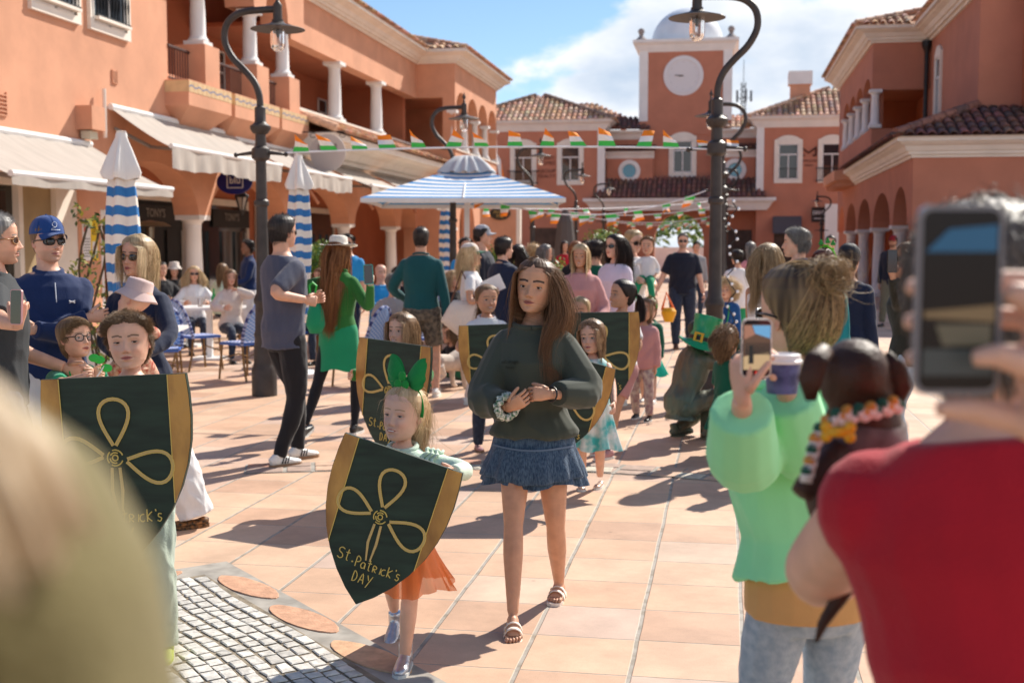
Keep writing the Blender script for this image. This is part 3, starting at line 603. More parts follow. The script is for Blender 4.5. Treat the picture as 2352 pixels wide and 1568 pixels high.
for i in range(12): a = math.pi*i/6; m.cbox((-2.2+.68*math.cos(a), YC-.115, 10.15+.68*math.sin(a)), (.02, .01, .02))
m.build('clock_hands', M_IRON, ck)
r = MB(); z = 7.85
roof_face(r, (-14, YF-.5, z), (-5.5, YF-.5, z), (-9.9, YF+2.4, z+1.55), (-9.4, YF+2.4, z+1.55), pitch=.27, rise=.09); roof_face(r, (-5.5, YF-.5, z), (-5.5, YF+6, z), (-9.4, YF+2.4, z+1.55), (-9.4, YF+3, z+1.55), pitch=.27)
roof_face(r, (-9, YF+3.2, z+.4), (-4.4, YF+3.2, z+.1), (-7.6, YF+4.6, z+1.4), (-7, YF+4.6, z+1.35), pitch=.27)
roof_face(r, (1.0, YF-.5, z), (9, YF-.5, z), (5.0, YF+2.4, z+1.6), (5.6, YF+2.4, z+1.6), pitch=.27, rise=.09); roof_face(r, (1.0, YF+6, z), (1.0, YF-.5, z), (5.0, YF+3, z+1.6), (5.0, YF+2.4, z+1.6), pitch=.27)
ridge(r, (-5.5, YF-.5, z+.04), (-9.4, YF+2.4, z+1.6), .12, [(.3, .2, .15)]); ridge(r, (-14, YF-.5, z+.04), (-9.9, YF+2.4, z+1.6), .12, [(.3, .2, .15)]); ridge(r, (1, YF-.5, z+.04), (5, YF+2.4, z+1.65), .12)
r.build('roof', M_TILE, B3)
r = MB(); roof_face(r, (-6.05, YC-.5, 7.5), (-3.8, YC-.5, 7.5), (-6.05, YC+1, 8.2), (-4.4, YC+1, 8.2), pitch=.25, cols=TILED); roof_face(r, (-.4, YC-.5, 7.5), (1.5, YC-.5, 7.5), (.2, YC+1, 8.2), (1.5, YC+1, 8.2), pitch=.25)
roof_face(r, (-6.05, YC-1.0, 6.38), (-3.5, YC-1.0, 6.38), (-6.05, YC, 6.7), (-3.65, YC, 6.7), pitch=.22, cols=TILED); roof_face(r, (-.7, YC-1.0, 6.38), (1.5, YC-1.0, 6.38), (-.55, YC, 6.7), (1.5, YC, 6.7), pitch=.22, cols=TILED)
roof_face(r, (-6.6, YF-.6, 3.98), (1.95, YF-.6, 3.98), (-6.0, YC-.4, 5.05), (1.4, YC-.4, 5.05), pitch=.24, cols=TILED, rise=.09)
r.build('porch_roof', M_TILE, B3)
for x in (-4.85, .42):
    m = MB(); m.lathe([(.56, 0), (.56, .07), (.36, .1), (.33, .02)], (x, YC-.6, 5.38), 32, axis=(0, -1, 0)); oc = m.build('round_window', M_WH2, B3, smooth='auto')
    m = MB(); m.lathe([(.34, 0), (.34, .03)], (x, YC-.6, 5.38), 32, axis=(0, -1, 0)); m.build('pane', M_GLASSB, oc)
window(B3, OF(YC), -2.2, 5.3, 6.9, .95, frame=.22, arch_top=True)
for x in (-10.15, -7.75, 2.97, 5.05): window(B3, OF(YF), x, 4.85, 6.55, .95, frame=.2, arch_top=True, rail=(x > 0))
m = MB()
for x in (-10.15, 5.05):
    for q in (4.75, 5.35): m.tube([(x-.75, YF, q), (x-.75, YF-.3, q), (x+.75, YF-.3, q), (x+.75, YF, q)], .025, 5)
    for k in range(14): m.tube([(x-.72+k*.11, YF-.3, 4.75), (x-.72+k*.11, YF-.3-.06*math.sin(1), 5.0), (x-.72+k*.11, YF-.3, 5.35)], .012, 4)
m.build('balcony_railing', M_IRON, B3)
m = MB(); m.box(3.1, 4.05, YF+1.5, YF+2.3, 8.3, 9.75); ch = m.build('chimney', M_ST, B3); m = MB(); m.box(3.0, 4.15, YF+1.4, YF+2.4, 9.6, 10.25); m.build('chimney_cap', M_WH2, ch)
for a, b, h in ((.1, 1.3, 2.4), (2.35, 3.6, 2.3), (-9.6, -8.4, 2.5), (-13, -11.5, 2.5)):
    y_ = YF if a > 1.4 or a < -6 else YC; m = MB(); m.box(a, b, y_-.03, y_+.05, 0, h); m.build('doorway', mat('dark_brown_door', (.06, .035, .025), .5, vary=.4, vscale=3), B3)  # doors as slabs in a mottled dark brown
m = MB(); m.prism([(0, 2.25), (0, 3.05), (-.75, 2.2)], lambda u, z: (2.27, YF+u, z), lambda u, z: (3.65, YF+u, z)); m.build('dark_awning', mat('grey_canvas', (.10, .09, .10), .9), B3)
m = MB()                                                     # lettering and M-shaped mark on the wall
for a, b in (((4.05, 6.4), (4.05, 5.95)), ((4.05, 6.35), (4.38, 6.1)), ((4.38, 6.1), (4.72, 6.35)), ((4.72, 6.4), (4.72, 5.95)), ((4.05, 5.98), (4.2, 5.98)), ((4.57, 5.98), (4.72, 5.98))):
    m.tube([(a[0]-.45, YF-.02, a[1]), (b[0]-.45, YF-.02, b[1])], .045, 4)
text_mesh(m, 'MARQUES', .17, face_frame((3.95, YF-.03, 5.72), (1, 0, 0), (0, 0, 1))); text_mesh(m, 'SERRA', .15, face_frame((3.95, YF-.03, 5.5), (1, 0, 0), (0, 0, 1)))
for i, q in enumerate((6.0, 5.75, 5.35, 5.1)): text_mesh(m, ('SMART', 'HOMES', 'GROUP', 'REALTY')[i], .26, face_frame((-8.95, YF-.03, q), (1, 0, 0), (0, 0, 1)))
m.build('wall_lettering', mat('brown_letters', (.09, .03, .02), .6), B3)
# far band beyond the archway and the radio mast
m = MB(); m.box(-8, 6, 78, 78.5, 0, 1.5); tag(m.build('far_wall', M_WH2), 'pale wall seen through the archway far away', 'wall')
t = thing('radio_mast', 'thin lattice radio mast behind the roofs beside the clock tower', 'mast', (2.5, 200, 0)); m = MB()
for dx, dy in ((-.5, 0), (.5, 0), (0, .7)): m.tube([(2.5+dx, 200+dy, 0), (2.5+dx*.6, 200+dy, 27.5)], .07, 4)
for k in range(14): m.tube([(2.0, 200, 16+k*.8), (3.0, 200, 16.8+k*.8)], .05, 4); m.tube([(3.0, 200, 16+k*.8), (2.0, 200, 16.8+k*.8)], .05, 4)
m.tube([(2.5, 200, 27), (2.5, 200, 31)], .05, 4); m.build('lattice', mat('mast_steel', (.12, .14, .16), .6), t); m = MB()
for k in range(5): a = k*1.256; m.cbox((2.5+1.2*math.cos(a), 200+1.2*math.sin(a), 25.3), (.35, .35, 1.7)); m.tube([(2.5, 200, 25), (2.5+1.2*math.cos(a), 200+1.2*math.sin(a), 25)], .04, 4)
m.build('antenna', mat('mast_steel'), t)
# ---------------------------------------------------------------- street furniture
def lamp_post(name, label, loc, mirror, group):
    t = thing(name, label, 'street lamp', loc, 0, group, local=True); sx_ = -1 if mirror else 1; M_GL = mat('lamp_glass', (.95, .95, .95), .05, trans=.95, spec=.5)
    p = MB(); p.lathe([(.135, 0), (.135, .28), (.12, .32), (.11, .36), (.108, .5), (.095, .62), (.105, .66), (.09, .7), (.085, .98), (.10, 1.0), (.10, 1.04), (.072, 1.1), (.066, 1.3), (.060, 2.02), (.08, 2.04), (.08, 2.08), (.06, 2.1), (.055, 2.5), (.095, 2.53), (.1, 2.58), (.095, 2.63), (.06, 2.66), (.055, 2.78), (.085, 2.8), (.11, 2.84), (.11, 2.87), (.07, 2.9), (.06, 2.92), (.058, 3.06), (.035, 3.08)], (0, 0, 0), 14)
    p.build('post', M_POST, t, smooth='auto')
    a = MB(); P = [(0, 3.0), (-.005, 3.18), (-.06, 3.33), (-.17, 3.46), (-.29, 3.58), (-.37, 3.72), (-.385, 3.84), (-.35, 3.95), (-.26, 4.03), (-.14, 4.065), (0, 4.075), (.19, 4.08)]
    Q = []
    for i in range(len(P)-1):
        for k in range(4):
            s = k/4; p0 = P[max(0, i-1)]; p1 = P[i]; p2 = P[i+1]; p3 = P[min(len(P)-1, i+2)]
            Q.append(tuple(.5*((2*p1[j])+(-p0[j]+p2[j])*s+(2*p0[j]-5*p1[j]+4*p2[j]-p3[j])*s*s+(-p0[j]+3*p1[j]-3*p2[j]+p3[j])*s**3) for j in (0, 1)))
    Q.append(P[-1]); a.tube([(sx_*x, 0, z) for x, z in Q], .036, 10, up=(0, 1, 0)); a.build('swan_neck', M_POST, t, smooth=True)
    a = MB(); a.tube([(-.27, 0, 2.57), (-.1, 0, 2.59), (.1, 0, 2.59), (.27, 0, 2.57)], [.014, .022, .022, .014], 8)
    for s in (-1, 1): a.ball((s*.28, 0, 2.57), .026, 8)
    a.build('cross_arm', M_POST, t, smooth=True)
    x = sx_*.21; a = MB(); a.lathe([(.05, 3.97), (.048, 4.1), (.05, 4.12), (.015, 4.17), (.025, 4.19), (.012, 4.21), (.03, 4.24), (.034, 4.26), (.012, 4.3), (.008, 4.33)], (x, 0, 0), 10); a.lathe([(.062, 3.93), (.062, 3.97), (.05, 3.97)], (x, 0, 0), 12)
    a.build('lamp_head', M_POST, t, smooth='auto')
    a = MB(); a.lathe([(.285, 3.868), (.28, 3.873), (.16, 3.905), (.09, 3.925), (.065, 3.945), (.05, 3.945)], (x, 0, 0), 28); a.build('shade', M_POST, t, smooth='auto')
    a = MB(); a.lathe([(.078, 3.9), (.078, 3.72), (.07, 3.68), (.05, 3.652), (.02, 3.64)], (x, 0, 0), 16); a.build('glass_globe', M_GL, t, smooth='auto')
    a = MB(); a.ball((x, 0, 3.83), (.03, .03, .05), 8); a.build('bulb', mat('frosted_bulb', (.85, .82, .75), .4), t, smooth=True)
    return t
lp0 = lamp_post('street_lamp', 'brown swan-neck street lamp nearest on the left, in front of the big awning', (-4.87, 12.4, 0), False, 'swan-neck street lamps in two rows')
LL = ['second lamp of the left row, its arm rising behind the open striped umbrella', 'third lamp of the left row, right above the tip of the open striped umbrella', 'fourth lamp of the left row, in front of the tall sash window', 'smallest and farthest lamp of the left row']
for i, l in enumerate(LL): dup(lp0, (-4.85, 21.6+i*9.2, 0), label=l)
rp0 = lamp_post('street_lamp', 'nearest right street lamp, its shade before the clock tower dome', (-.10, 12.5, 0), True, 'swan-neck street lamps in two rows')
for i, l in enumerate(['second lamp of the right row, shade peeking out left of the near right post', 'third lamp of the right row, hidden behind the near post', 'fourth lamp of the right row, arm curling beside the round window']): dup(rp0, (-.07+.03*i, 21.9+i*9.2, 0), label=l)
t = thing('street_lamp', 'small black lamp curling out beside the arches of the right building', 'street lamp', (3.6, 48, 0), local=True)
for k in kids(rp0): c = k.copy(); COL.objects.link(c); c.parent = t
t.scale = (.85,)*3
o = bpy.data.objects.new('x', None)
# fairy light string hanging on the right post
fl_ = MB(); M_BULB = mat('clear_bulb', (.85, .87, .9), .1, spec=.8)
P = [(.16+.05*math.sin(k*1.7), 12.42, 2.05-k*.075) for k in range(26)]; P = [(-.10+x, y, z) for x, y, z in P]
fl_.tube([(x, y, z) for x, y, z in P], .006, 4, 0)
for x, y, z in P[::1]: fl_.ball((x+.015, y, z), .017, 6, 1)
tag(fl_.build('fairy_lights', [M_IRON, M_BULB]), 'string of clear bulbs hanging beside the near right lamp post', 'string lights')
# ---------------------------------------------------------------- buntings
OR, WT, GN = (.95, .27, .02), (.86, .86, .86), (.06, .55, .09)
M_FLAG2 = mat('bunting_cloth', (.8, .8, .8), .8, attr=True); M_STRG = mat('white_string', (.75, .75, .78), .8)
def flag(P0, dirv, w, h, parent, rs_, up):
    """one little tricolour hanging from (or blown above) the string"""
    mb = MB(); n, m = 5, 3; tw = rs_.uniform(-1.3, 1.3); lean = rs_.uniform(-.8, .7); fold = rs_.uniform(.0, 1.0); cup = rs_.uniform(-.6, .6)
    d = Vector(dirv).normalized(); side_ = Vector((-d.y, d.x, 0))
    for si, c in enumerate((GN, WT, OR)):
        vs = []
        for j in range(m+1):
            v = (si+j/m)/3
            for i in range(n+1):
                u = i/n-.5; hh = h*v*(1-fold*.55*v*(.5+u)*1.2)
                q = P0+d*(u*w*(1-.35*v*abs(tw))+lean*h*v*.6)+side_*(math.sin(u*3+v*2.5+tw*3)*.05*v+cup*v*v*h*.8)+Vector((0, 0, (1 if up else -1)*hh*(1-.12*abs(cup))))
                vs.append(q)
        mb.add(vs, [(j*(n+1)+i, j*(n+1)+i+1, (j+1)*(n+1)+i+1, (j+1)*(n+1)+i) for j in range(m) for i in range(n)], 0, c)
    mb.build('flag', M_FLAG2, parent, smooth=True)
def bunting(a, b, sag, nfl, w, h, label, up, seed, skip=()):
    a, b = Vector(a), Vector(b); rs_ = random.Random(seed); t = thing('bunting', label, 'bunting', tuple(a), group='strings of Irish flags between the lamps'); d = b-a
    f = lambda s: a+d*s+Vector((0, 0, -4*sag*s*(1-s)))
    m = MB(); m.tube([f(k/40) for k in range(41)], .011, 5); m.build('string', M_STRG, t)
    for k in range(nfl):
        s = (k+.5)/nfl+rs_.uniform(-.008, .008); flag(f(s), d, w*rs_.uniform(.85, 1.1), h*rs_.uniform(.8, 1.05), t, rs_, up)
bunting((-4.6, 12.4, 2.585), (-.36, 12.5, 2.585), -.035, 13, .175, .19, 'nearest string of orange, white and green flags blown upwards between the two front lamps', True, 5)
bunting((-.34, 12.48, 2.58), (.2, 12.5, 2.56), 0, 2, .12, .12, 'short end of a flag string wound on the arm of the near right lamp', True, 8)
for i in range(4):
    Y = 21.6+9.2*i
    bunting((-4.6, Y, 2.57), (-.35, Y+.2, 2.57), (.42, .2, .22, .15)[i], (9, 8, 7, 7)[i], .18, .22, ('second string of drooping flags, sagging below the open striped umbrella', 'third flag string, crossing before the archway', 'fourth flag string, low before the archway', 'farthest thin flag string before the archway')[i], False, 11+i)
bunting((-4.7, 21.6, 2.3), (-.3, 30.6, 2.7), .1, 6, .18, .2, 'slanting flag string rising to the right lamps', False, 31)
# ---------------------------------------------------------------- umbrellas
M_STB = mat('striped_canvas', (.8, .8, .8), .85, attr=True, vary=.04, bump=.15, bscale=20)
BL, CR_ = (.035, .18, .46), (.83, .76, .68)
def closed_umbrella(loc, H, r, label, seed):
    t = thing('closed_umbrella', label, 'umbrella', loc, 0, 'closed blue striped umbrellas', local=True); rs_ = random.Random(seed); n = 60; ph = rs_.uniform(0, 6)
    def ring(z, rad, amp, tw=0): return [((rad*(1+amp*math.cos(5*th+ph+tw)+.3*amp*math.cos(9*th+tw*2)))*math.cos(th), (rad*(1+amp*math.cos(5*th+ph+tw)+.3*amp*math.cos(9*th)))*math.sin(th), z+.010*math.cos(5*th+ph)*(rad/r)) for th in [2*math.pi*i/n for i in range(n)]]
    m = MB(); zs = [H, H-.03, H-.06, H-.16, H-.28, H-.38, H-.43]; rd = [.04, .05, .052, .085, .12, .150, .138]; am = [0, 0, .03, .16, .22, .24, .2]
    R_ = [ring(z, a, b) for z, a, b in zip(zs, rd, am)]; vs = [p for q in R_ for p in q]
    m.add(vs, [(k*n+i, k*n+(i+1) % n, (k+1)*n+(i+1) % n, (k+1)*n+i) for k in range(len(R_)-1) for i in range(n)]+[tuple(range(n))], 0, (.82, .80, .77)); m.build('cap', M_STB, t, smooth=True)
    m = MB(); z = H-.33; k = 0; zb = H-1.95
    while z > zb:
        for hh, c in ((.085, BL), (.085, CR_)):
            prof = lambda q: (r*.9*(.78+.25*math.sin(min(1, (H-.45-q)/1.3)*math.pi)) if q > zb+.35 else r*(.78-.3*(zb+.35-q)/.35+.1))
            R_ = [ring(z-hh*j/2, prof(z-hh*j/2), .2, (H-z+hh*j/2)*1.1) for j in range(3)]; vs = [p for q in R_ for p in q]
            m.add(vs, [(k*n+i, k*n+(i+1) % n, (k+1)*n+(i+1) % n, (k+1)*n+i) for k in range(2) for i in range(n)], 0, c); z -= hh
    m.build('canopy', M_STB, t, smooth=True)
    m = MB(); m.tube([(0, 0, 0), (0, 0, H)], .026, 8); m.lathe([(.3, 0), (.3, .05), (.05, .09), (.04, .4)], (0, 0, 0), 20); m.build('pole', M_WH2, t)
    return t
closed_umbrella((-5.33, 10.24, 0), 2.63, .15, 'closed blue and cream striped umbrella behind the blonde woman with the baby', 1)
closed_umbrella((-5.15, 14.33, 0), 2.72, .15, 'closed blue and white striped umbrella behind the man in the grey T-shirt', 2)
closed_umbrella((-5.15, 22.5, 0), 2.75, .15, 'farther closed striped umbrella beside the pole of the open one', 4)
t = thing('open_umbrella', 'large open square umbrella with thin blue and white stripes and a ruffled cap', 'umbrella', (-4.36, 20.5, 0), R(9.9), local=True); m = MB()
H, E_, Wd = 2.98, 2.36, 1.62
for q in range(4):
    a = math.pi/2*q; ca, sa = math.cos(a), math.sin(a); rot = lambda x, y, z: (x*ca-y*sa, x*sa+y*ca, z); ns = 15
    for k in range(ns):
        s0, s1 = .22+.78*k/ns, .22+.78*(k+1)/ns; vs = []; c = (.08, .30, .62) if k % 2 == 0 else (.84, .83, .81)
        for s in (s0, s1):
            for i in range(9):
                u = i/4-1; z = H+(E_-H)*s-.04*math.sin(math.pi*s)*(1-u*u)+.0; vs.append(rot(u*Wd*s, -Wd*s*(1-.03*(1-u*u)), z))
        m.add(vs, [(i, i+1, i+10, i+9) for i in range(8)], 0, c)
    vs = [rot(u*Wd, -Wd*(1-.03*(1-u*u))-(.0), z) for z in (E_, E_-.07) for u in [i/4-1 for i in range(9)]]; m.add(vs, [(i, i+1, i+10, i+9) for i in range(8)], 0, (.80, .78, .74))
m.build('canopy', M_STB, t); m = MB(); n = 64
R_ = [[(rad*(1+am*math.cos(16*th))*math.cos(th)*sq(th), rad*(1+am*math.cos(16*th))*math.sin(th)*sq(th), z+am*.25*math.cos(16*th+1)) for th in [2*math.pi*i/n for i in range(n)]] for sq in [lambda th: 1/max(abs(math.cos(th-R(0))), abs(math.sin(th)))**.8] for rad, am, z in ((.03, 0, H+.16), (.2, .03, H+.13), (.33, .06, H+.02), (.47, .08, H-.14))]
m.add([p for q in R_ for p in q], [(k*n+i, k*n+(i+1) % n, (k+1)*n+(i+1) % n, (k+1)*n+i) for k in range(3) for i in range(n)], 0, (.55, .56, .58)); m.build('ruffled_cap', M_STB, t, smooth=True)
m = MB(); m.cbox((0, 0, 1.45), (.09, .09, 2.9)); m.cbox((0, 0, .04), (.8, .8, .08)); m.build('pole', M_WH2, t)
m = MB()
for a in range(8): th = a*math.pi/4; L_ = Wd*(1.38 if a % 2 else .98); m.tube([(0, 0, H-.1), (L_*math.cos(th), L_*math.sin(th), E_+.0)], .014, 5); 
m.build('ribs', M_WH2, t)
t = thing('closed_umbrella', 'closed dark grey umbrella in front of the clock tower building', 'umbrella', (-3.9, 30, 0), local=True); m = MB(); m.lathe([(.06, 2.5), (.2, 2.2), (.28, 1.4), (.34, .6), (.2, .5)], (0, 0, 0), 10); m.build('canopy', mat('grey_canvas2', (.11, .095, .09), .9), t); m = MB(); m.tube([(0, 0, 0), (0, 0, 2.5)], .03, 6); m.build('pole', M_WH2, t)
# ---------------------------------------------------------------- tables, chairs
M_TB = mat('table_white', (.82, .82, .82), .35, vary=.03); M_WV = mat('blue_weave', (.06, .17, .50), .5, attr=True); M_BAM = mat('bamboo_metal', (.22, .12, .04), .45, vary=.25, vscale=20)
def table(loc, rz, label, w=.75):
    t = thing('cafe_table', label, 'table', loc, rz, 'white café tables on the terrace', local=True)
    m = MB(); m.cbox((0, 0, .73), (w, w, .035)); m.build('tabletop', M_TB, t); m = MB(); m.cbox((0, 0, .37), (.075, .075, .69)); m.build('pedestal', M_TB, t); m = MB(); m.cbox((0, 0, .015), (.45, .45, .03)); m.build('base', M_TB, t); return t
table((-7.21, 16.3, 0), R(8), 'white café table with the green bottle, before the seated woman in white', .85)
table((-8.5, 18.4, 0), R(5), 'white café table further back beside the first arcade column', .8)
table((-6.05, 12.0, 0), R(15), 'white café table left of the nearer closed umbrella', .8)
table((-5.5, 17.6, 0), R(5), 'white café table behind the woman in the white hat', .8)
def weave(mb, pts_fn, nu, nv, c1, c2):
    for i in range(nu):
        for j in range(nv):
            mb.quad(pts_fn(i/nu, j/nv), pts_fn((i+1)/nu, j/nv), pts_fn((i+1)/nu, (j+1)/nv), pts_fn(i/nu, (j+1)/nv), 0, c1 if (i+j) % 2 else c2)
def bistro_chair(loc, rz, label):
    t = thing('bistro_chair', label, 'chair', loc, rz, 'blue rattan bistro chairs', local=True)   # faces +Y, back at -Y
    s = MB(); B1, B2_ = (.05, .14, .48), (.6, .65, .78)
    weave(s, lambda u, v: ((u-.5)*.42*(1-.12*v), (.5-v)*.42, .455), 14, 14, B1, B2_); s.box(-.21, .21, -.205, .21, .42, .45, 0, B1); s.build('seat', M_WV, t)
    b = MB(); hw = lambda v: .205*math.sqrt(max(0, 1-max(0, (v-.45)/.55)**2))
    pt = lambda u, v: ((u*2-1)*hw(v)*.96, -.21-.14*v-.03*math.sin(math.pi*u), .47+.44*v)
    weave(b, pt, 12, 22, (.10, .26, .66), (.45, .58, .82)); b.build('backrest', M_WV, t)
    f = MB(); P = [((1 if a > math.pi/2 else -1)*0+0, 0, 0) for a in (0,)]; P = [(-.215, -.2, .43), (-.22, -.23, .55), (-.215, -.275, .68)]+[(-.215*math.cos(a), -.275-.075*math.sin(a), .68+.235*math.sin(a)) for a in [math.pi*i/14 for i in range(1, 14)]]+[(.215, -.275, .68), (.22, -.23, .55), (.215, -.2, .43)]
    cs = []
    for i in range(len(P)-1):
        p, q = Vector(P[i]), Vector(P[i+1]); k = max(1, int((q-p).length/.02))
        for j in range(k): f.tube([p+(q-p)*(j/k), p+(q-p)*((j+1)/k)], .019, 7, 0, False, (.03, .05, .20) if (i*7+j) % 2 else (.35, .40, .60))
    f.build('back_frame', M_WV, t)
    for sx_ in (-1, 1):
        for P in ([(sx_*.19, .19, .43), (sx_*.205, .21, .2), (sx_*.215, .225, 0)], [(sx_*.19, -.18, .47), (sx_*.205, -.22, .2), (sx_*.21, -.27, 0)]):
            l = MB(); l.tube(P, .014, 7); l.build('leg', M_BAM, t)
    l = MB(); l.tube([(-.2, .2, .25), (0, .12, .3), (.2, .2, .25)], .009, 6); l.tube([(-.2, -.2, .25), (0, -.15, .3), (.2, -.2, .25)], .009, 6); l.build('stretcher', M_BAM, t); return t
CH = [((-5.72, 13.95, 0), 62, 'blue rattan bistro chair seen from behind, left of the near left lamp base'),
      ((-6.75, 14.9, 0), -35, 'blue rattan chair leaning toward the white table, beside the baby sock and shoe'),
      ((-5.75, 15.9, 0), 120, 'blue rattan chair hidden half behind the near left lamp post'),
      ((-6.2, 17.3, 0), 160, 'blue rattan chair with a checked jacket over its back'),
      ((-7.9, 19.6, 0), 200, 'blue rattan chair by the foot of the first arcade column'),
      ((-6.3, 12.9, 0), 200, 'blue rattan chair behind the boy in round glasses'),
      ((-4.15, 13.5, 0), 75, 'blue rattan chair between the man in grey and the white-hat woman'),
      ((-3.55, 15.0, 0), -28, 'blue rattan chair right of the green skirt'),
      ((-3.1, 15.3, 0), -50, 'blue rattan chair just left of the girl behind the second shield'),
      ((-4.9, 19.5, 0), 150, 'blue rattan chair far behind the raised green phone'),
      ((-3.2, 19.9, 0), 40, 'blue rattan chair behind the man in the teal sweater')]
c0 = None
for p, a, l in CH:
    if c0 is None: c0 = bistro_chair(p, R(a), l)
    else: dup(c0, p, R(a), l)
m = MB(); m.tube([(-6.2-.2, 17.1, .86), (-6.2, 17.05, .97), (-6.0, 17.1, .86)], [.06, .08, .06], 8); m.tube([(-6.35, 17.1, .85), (-6.35, 17.12, .6)], .07, 8); m.tube([(-6.05, 17.1, .85), (-6.05, 17.12, .6)], .07, 8)
tag(m.build('checked_jacket', mat('navy_check', (.02, .025, .05), .9, col2=(.35, .36, .4), vscale=14), smooth=True), 'navy and grey checked jacket hung over a chair back', 'jacket')
def glassware(x, y, z, kind, lab):
    m = MB()
    if kind == 'bottle': m.lathe([(.035, 0), (.036, .14), (.013, .2), (.013, .26)], (x, y, z), 12); mt = mat('green_glass', (.02, .35, .08), .08, spec=.8)
    elif kind == 'cup': m.lathe([(.03, 0), (.038, .1)], (x, y, z), 10); mt = mat('blue_cup', (.03, .07, .45), .3)
    else: m.lathe([(.03, 0), (.036, .12)], (x, y, z), 12); mt = mat('lamp_glass')
    tag(m.build({'bottle': 'bottle', 'cup': 'cup'}.get(kind, 'drinking_glass'), mt, smooth='auto'), lab, kind if kind != 'glass' else 'glass')
glassware(-7.05, 16.1, .75, 'bottle', 'green glass bottle on the white café table'); glassware(-7.3, 16.2, .75, 'glass', 'clear drinking glass left of the green bottle'); glassware(-6.9, 16.3, .75, 'glass', 'clear drinking glass right of the green bottle')
glassware(-8.4, 18.2, .75, 'cup', 'blue cup on the back café table, nearer the column'); glassware(-8.8, 18.4, .75, 'cup', 'blue cup at the left end of the back café table')
m = MB(); m.box(-5.0, -4.0, 21.5, 21.56, .55, 1.1); tag(m.build('blue_screen', mat('blue_panel', (.03, .14, .5), .5, vary=.1)), 'blue terrace screen behind the teal-sweater man', 'screen')
q1, q2 = seen(195, 800, 12.5), seen(262, 800, 12.5); m = MB(); m.box(q1.x, q2.x, q1.y, q1.y+.15, 0, .72, 0); tag(m.build('low_wall', M_WH), 'low cream wall behind the boy in glasses', 'wall')
# ---------------------------------------------------------------- plants
M_LF = mat('leaf', (.1, .25, .04), .5, attr=True, spec=.5)
def leaves(mb, c, r, n, size, cols, rs_, flat=1):
    for _ in range(n):
        while True:
            p = Vector((rs_.uniform(-1, 1), rs_.uniform(-1, 1), rs_.uniform(-1, 1)))
            if .35 < p.length < 1: break
        p = Vector((c[0]+p.x*r[0], c[1]+p.y*r[1], c[2]+p.z*r[2])); a = Vector((rs_.uniform(-1, 1), rs_.uniform(-1, 1), rs_.uniform(-1, 1))).normalized(); b = a.orthogonal().normalized()
        s = size*rs_.uniform(.6, 1.3); mb.add([p-a*s, p+b*s*.45, p+a*s, p-b*s*.45], [(0, 1, 2, 3)], 0, rs_.choice(cols))
GC = [(.16, .30, .03), (.10, .22, .03), (.28, .38, .05), (.06, .14, .02), (.35, .42, .08)]
def shrub(loc, r, hgt, label, n=900, pot=True, seed=1, cat='shrub', nm='potted_shrub', size=.035):
    t = thing(nm, label, cat, loc, local=True); rs_ = random.Random(seed)
    if pot: m = MB(); m.lathe([(.2, 0), (.27, .38), (.29, .4), (.25, .4)], (0, 0, 0), 16); m.build('pot', mat('terracotta_pot', (.35, .14, .07), .8), t)
    m = MB(); m.tube([(0, 0, .3 if pot else 0), (.02, 0, hgt)], [.04, .025], 7); m.build('trunk', mat('bark', (.10, .07, .04), .9, bump=.4), t)
    m = MB()
    for k in range(7): leaves(m, (rs_.uniform(-.45, .45)*r, rs_.uniform(-.45, .45)*r, hgt+rs_.uniform(-.4, .4)*r), (r*.65, r*.65, r*.6), n//7, size, GC, rs_)
    m.build('crown', M_LF, t); return t
shrub((-6.17, 18.21, 0), .42, 1.35, 'round bright green shrub behind the farther closed umbrella and the white hat', 1500)
shrub((-3.43, 18.69, 0), .3, 1.35, 'small yellow-green shrub behind the man in the navy jacket', 700, seed=2)
shrub((-2.39, 16.84, 0), .3, 1.2, 'yellow-green shrub just right of the teenage girl hair', 700, seed=3)
shrub((-2.2, 17.6, 0), .35, .75, 'low leafy shrub with yellow flowers behind the woman in the pink hoodie', 700, seed=8)
shrub((-2.56, 25.95, 0), .4, 1.75, 'small leafy tree above the dark-haired woman in white', 800, seed=4)
t = thing('climbing_plant', 'thin dark vine with yellow-green leaves beside the nearer closed umbrella', 'vine', (-6.2, 11.3, 0), local=True); rs_ = random.Random(9); m = MB()
for k in range(5):
    P = [(.1*math.sin(j*.7+k)+.05*k-.1, 0, j*.2) for j in range(10)]; m.tube(P, .012, 5)
m.build('stem', mat('bark'), t); m = MB()
for j in range(14): leaves(m, (.18*math.sin(j*1.3), 0, .35+j*.12), (.17, .15, .1), 32, .035, [(.05, .09, .02), (.12, .18, .03), (.3, .3, .05), (.45, .4, .06)], rs_)
m.build('foliage', M_LF, t); t.location = (-5.95, 10.9, 0)
for i, (x, y, h, r) in enumerate(((-6, 92, 5, 3.4), (-2, 95, 6, 4), (2, 90, 4.5, 3))):
    shrub((x, y, 0), r, h*.7, ('broad dark tree left in the archway view', 'tallest dark tree in the middle of the archway view', 'dark tree right in the archway view')[i], 900, False, 20+i, 'tree', 'tree', .35)
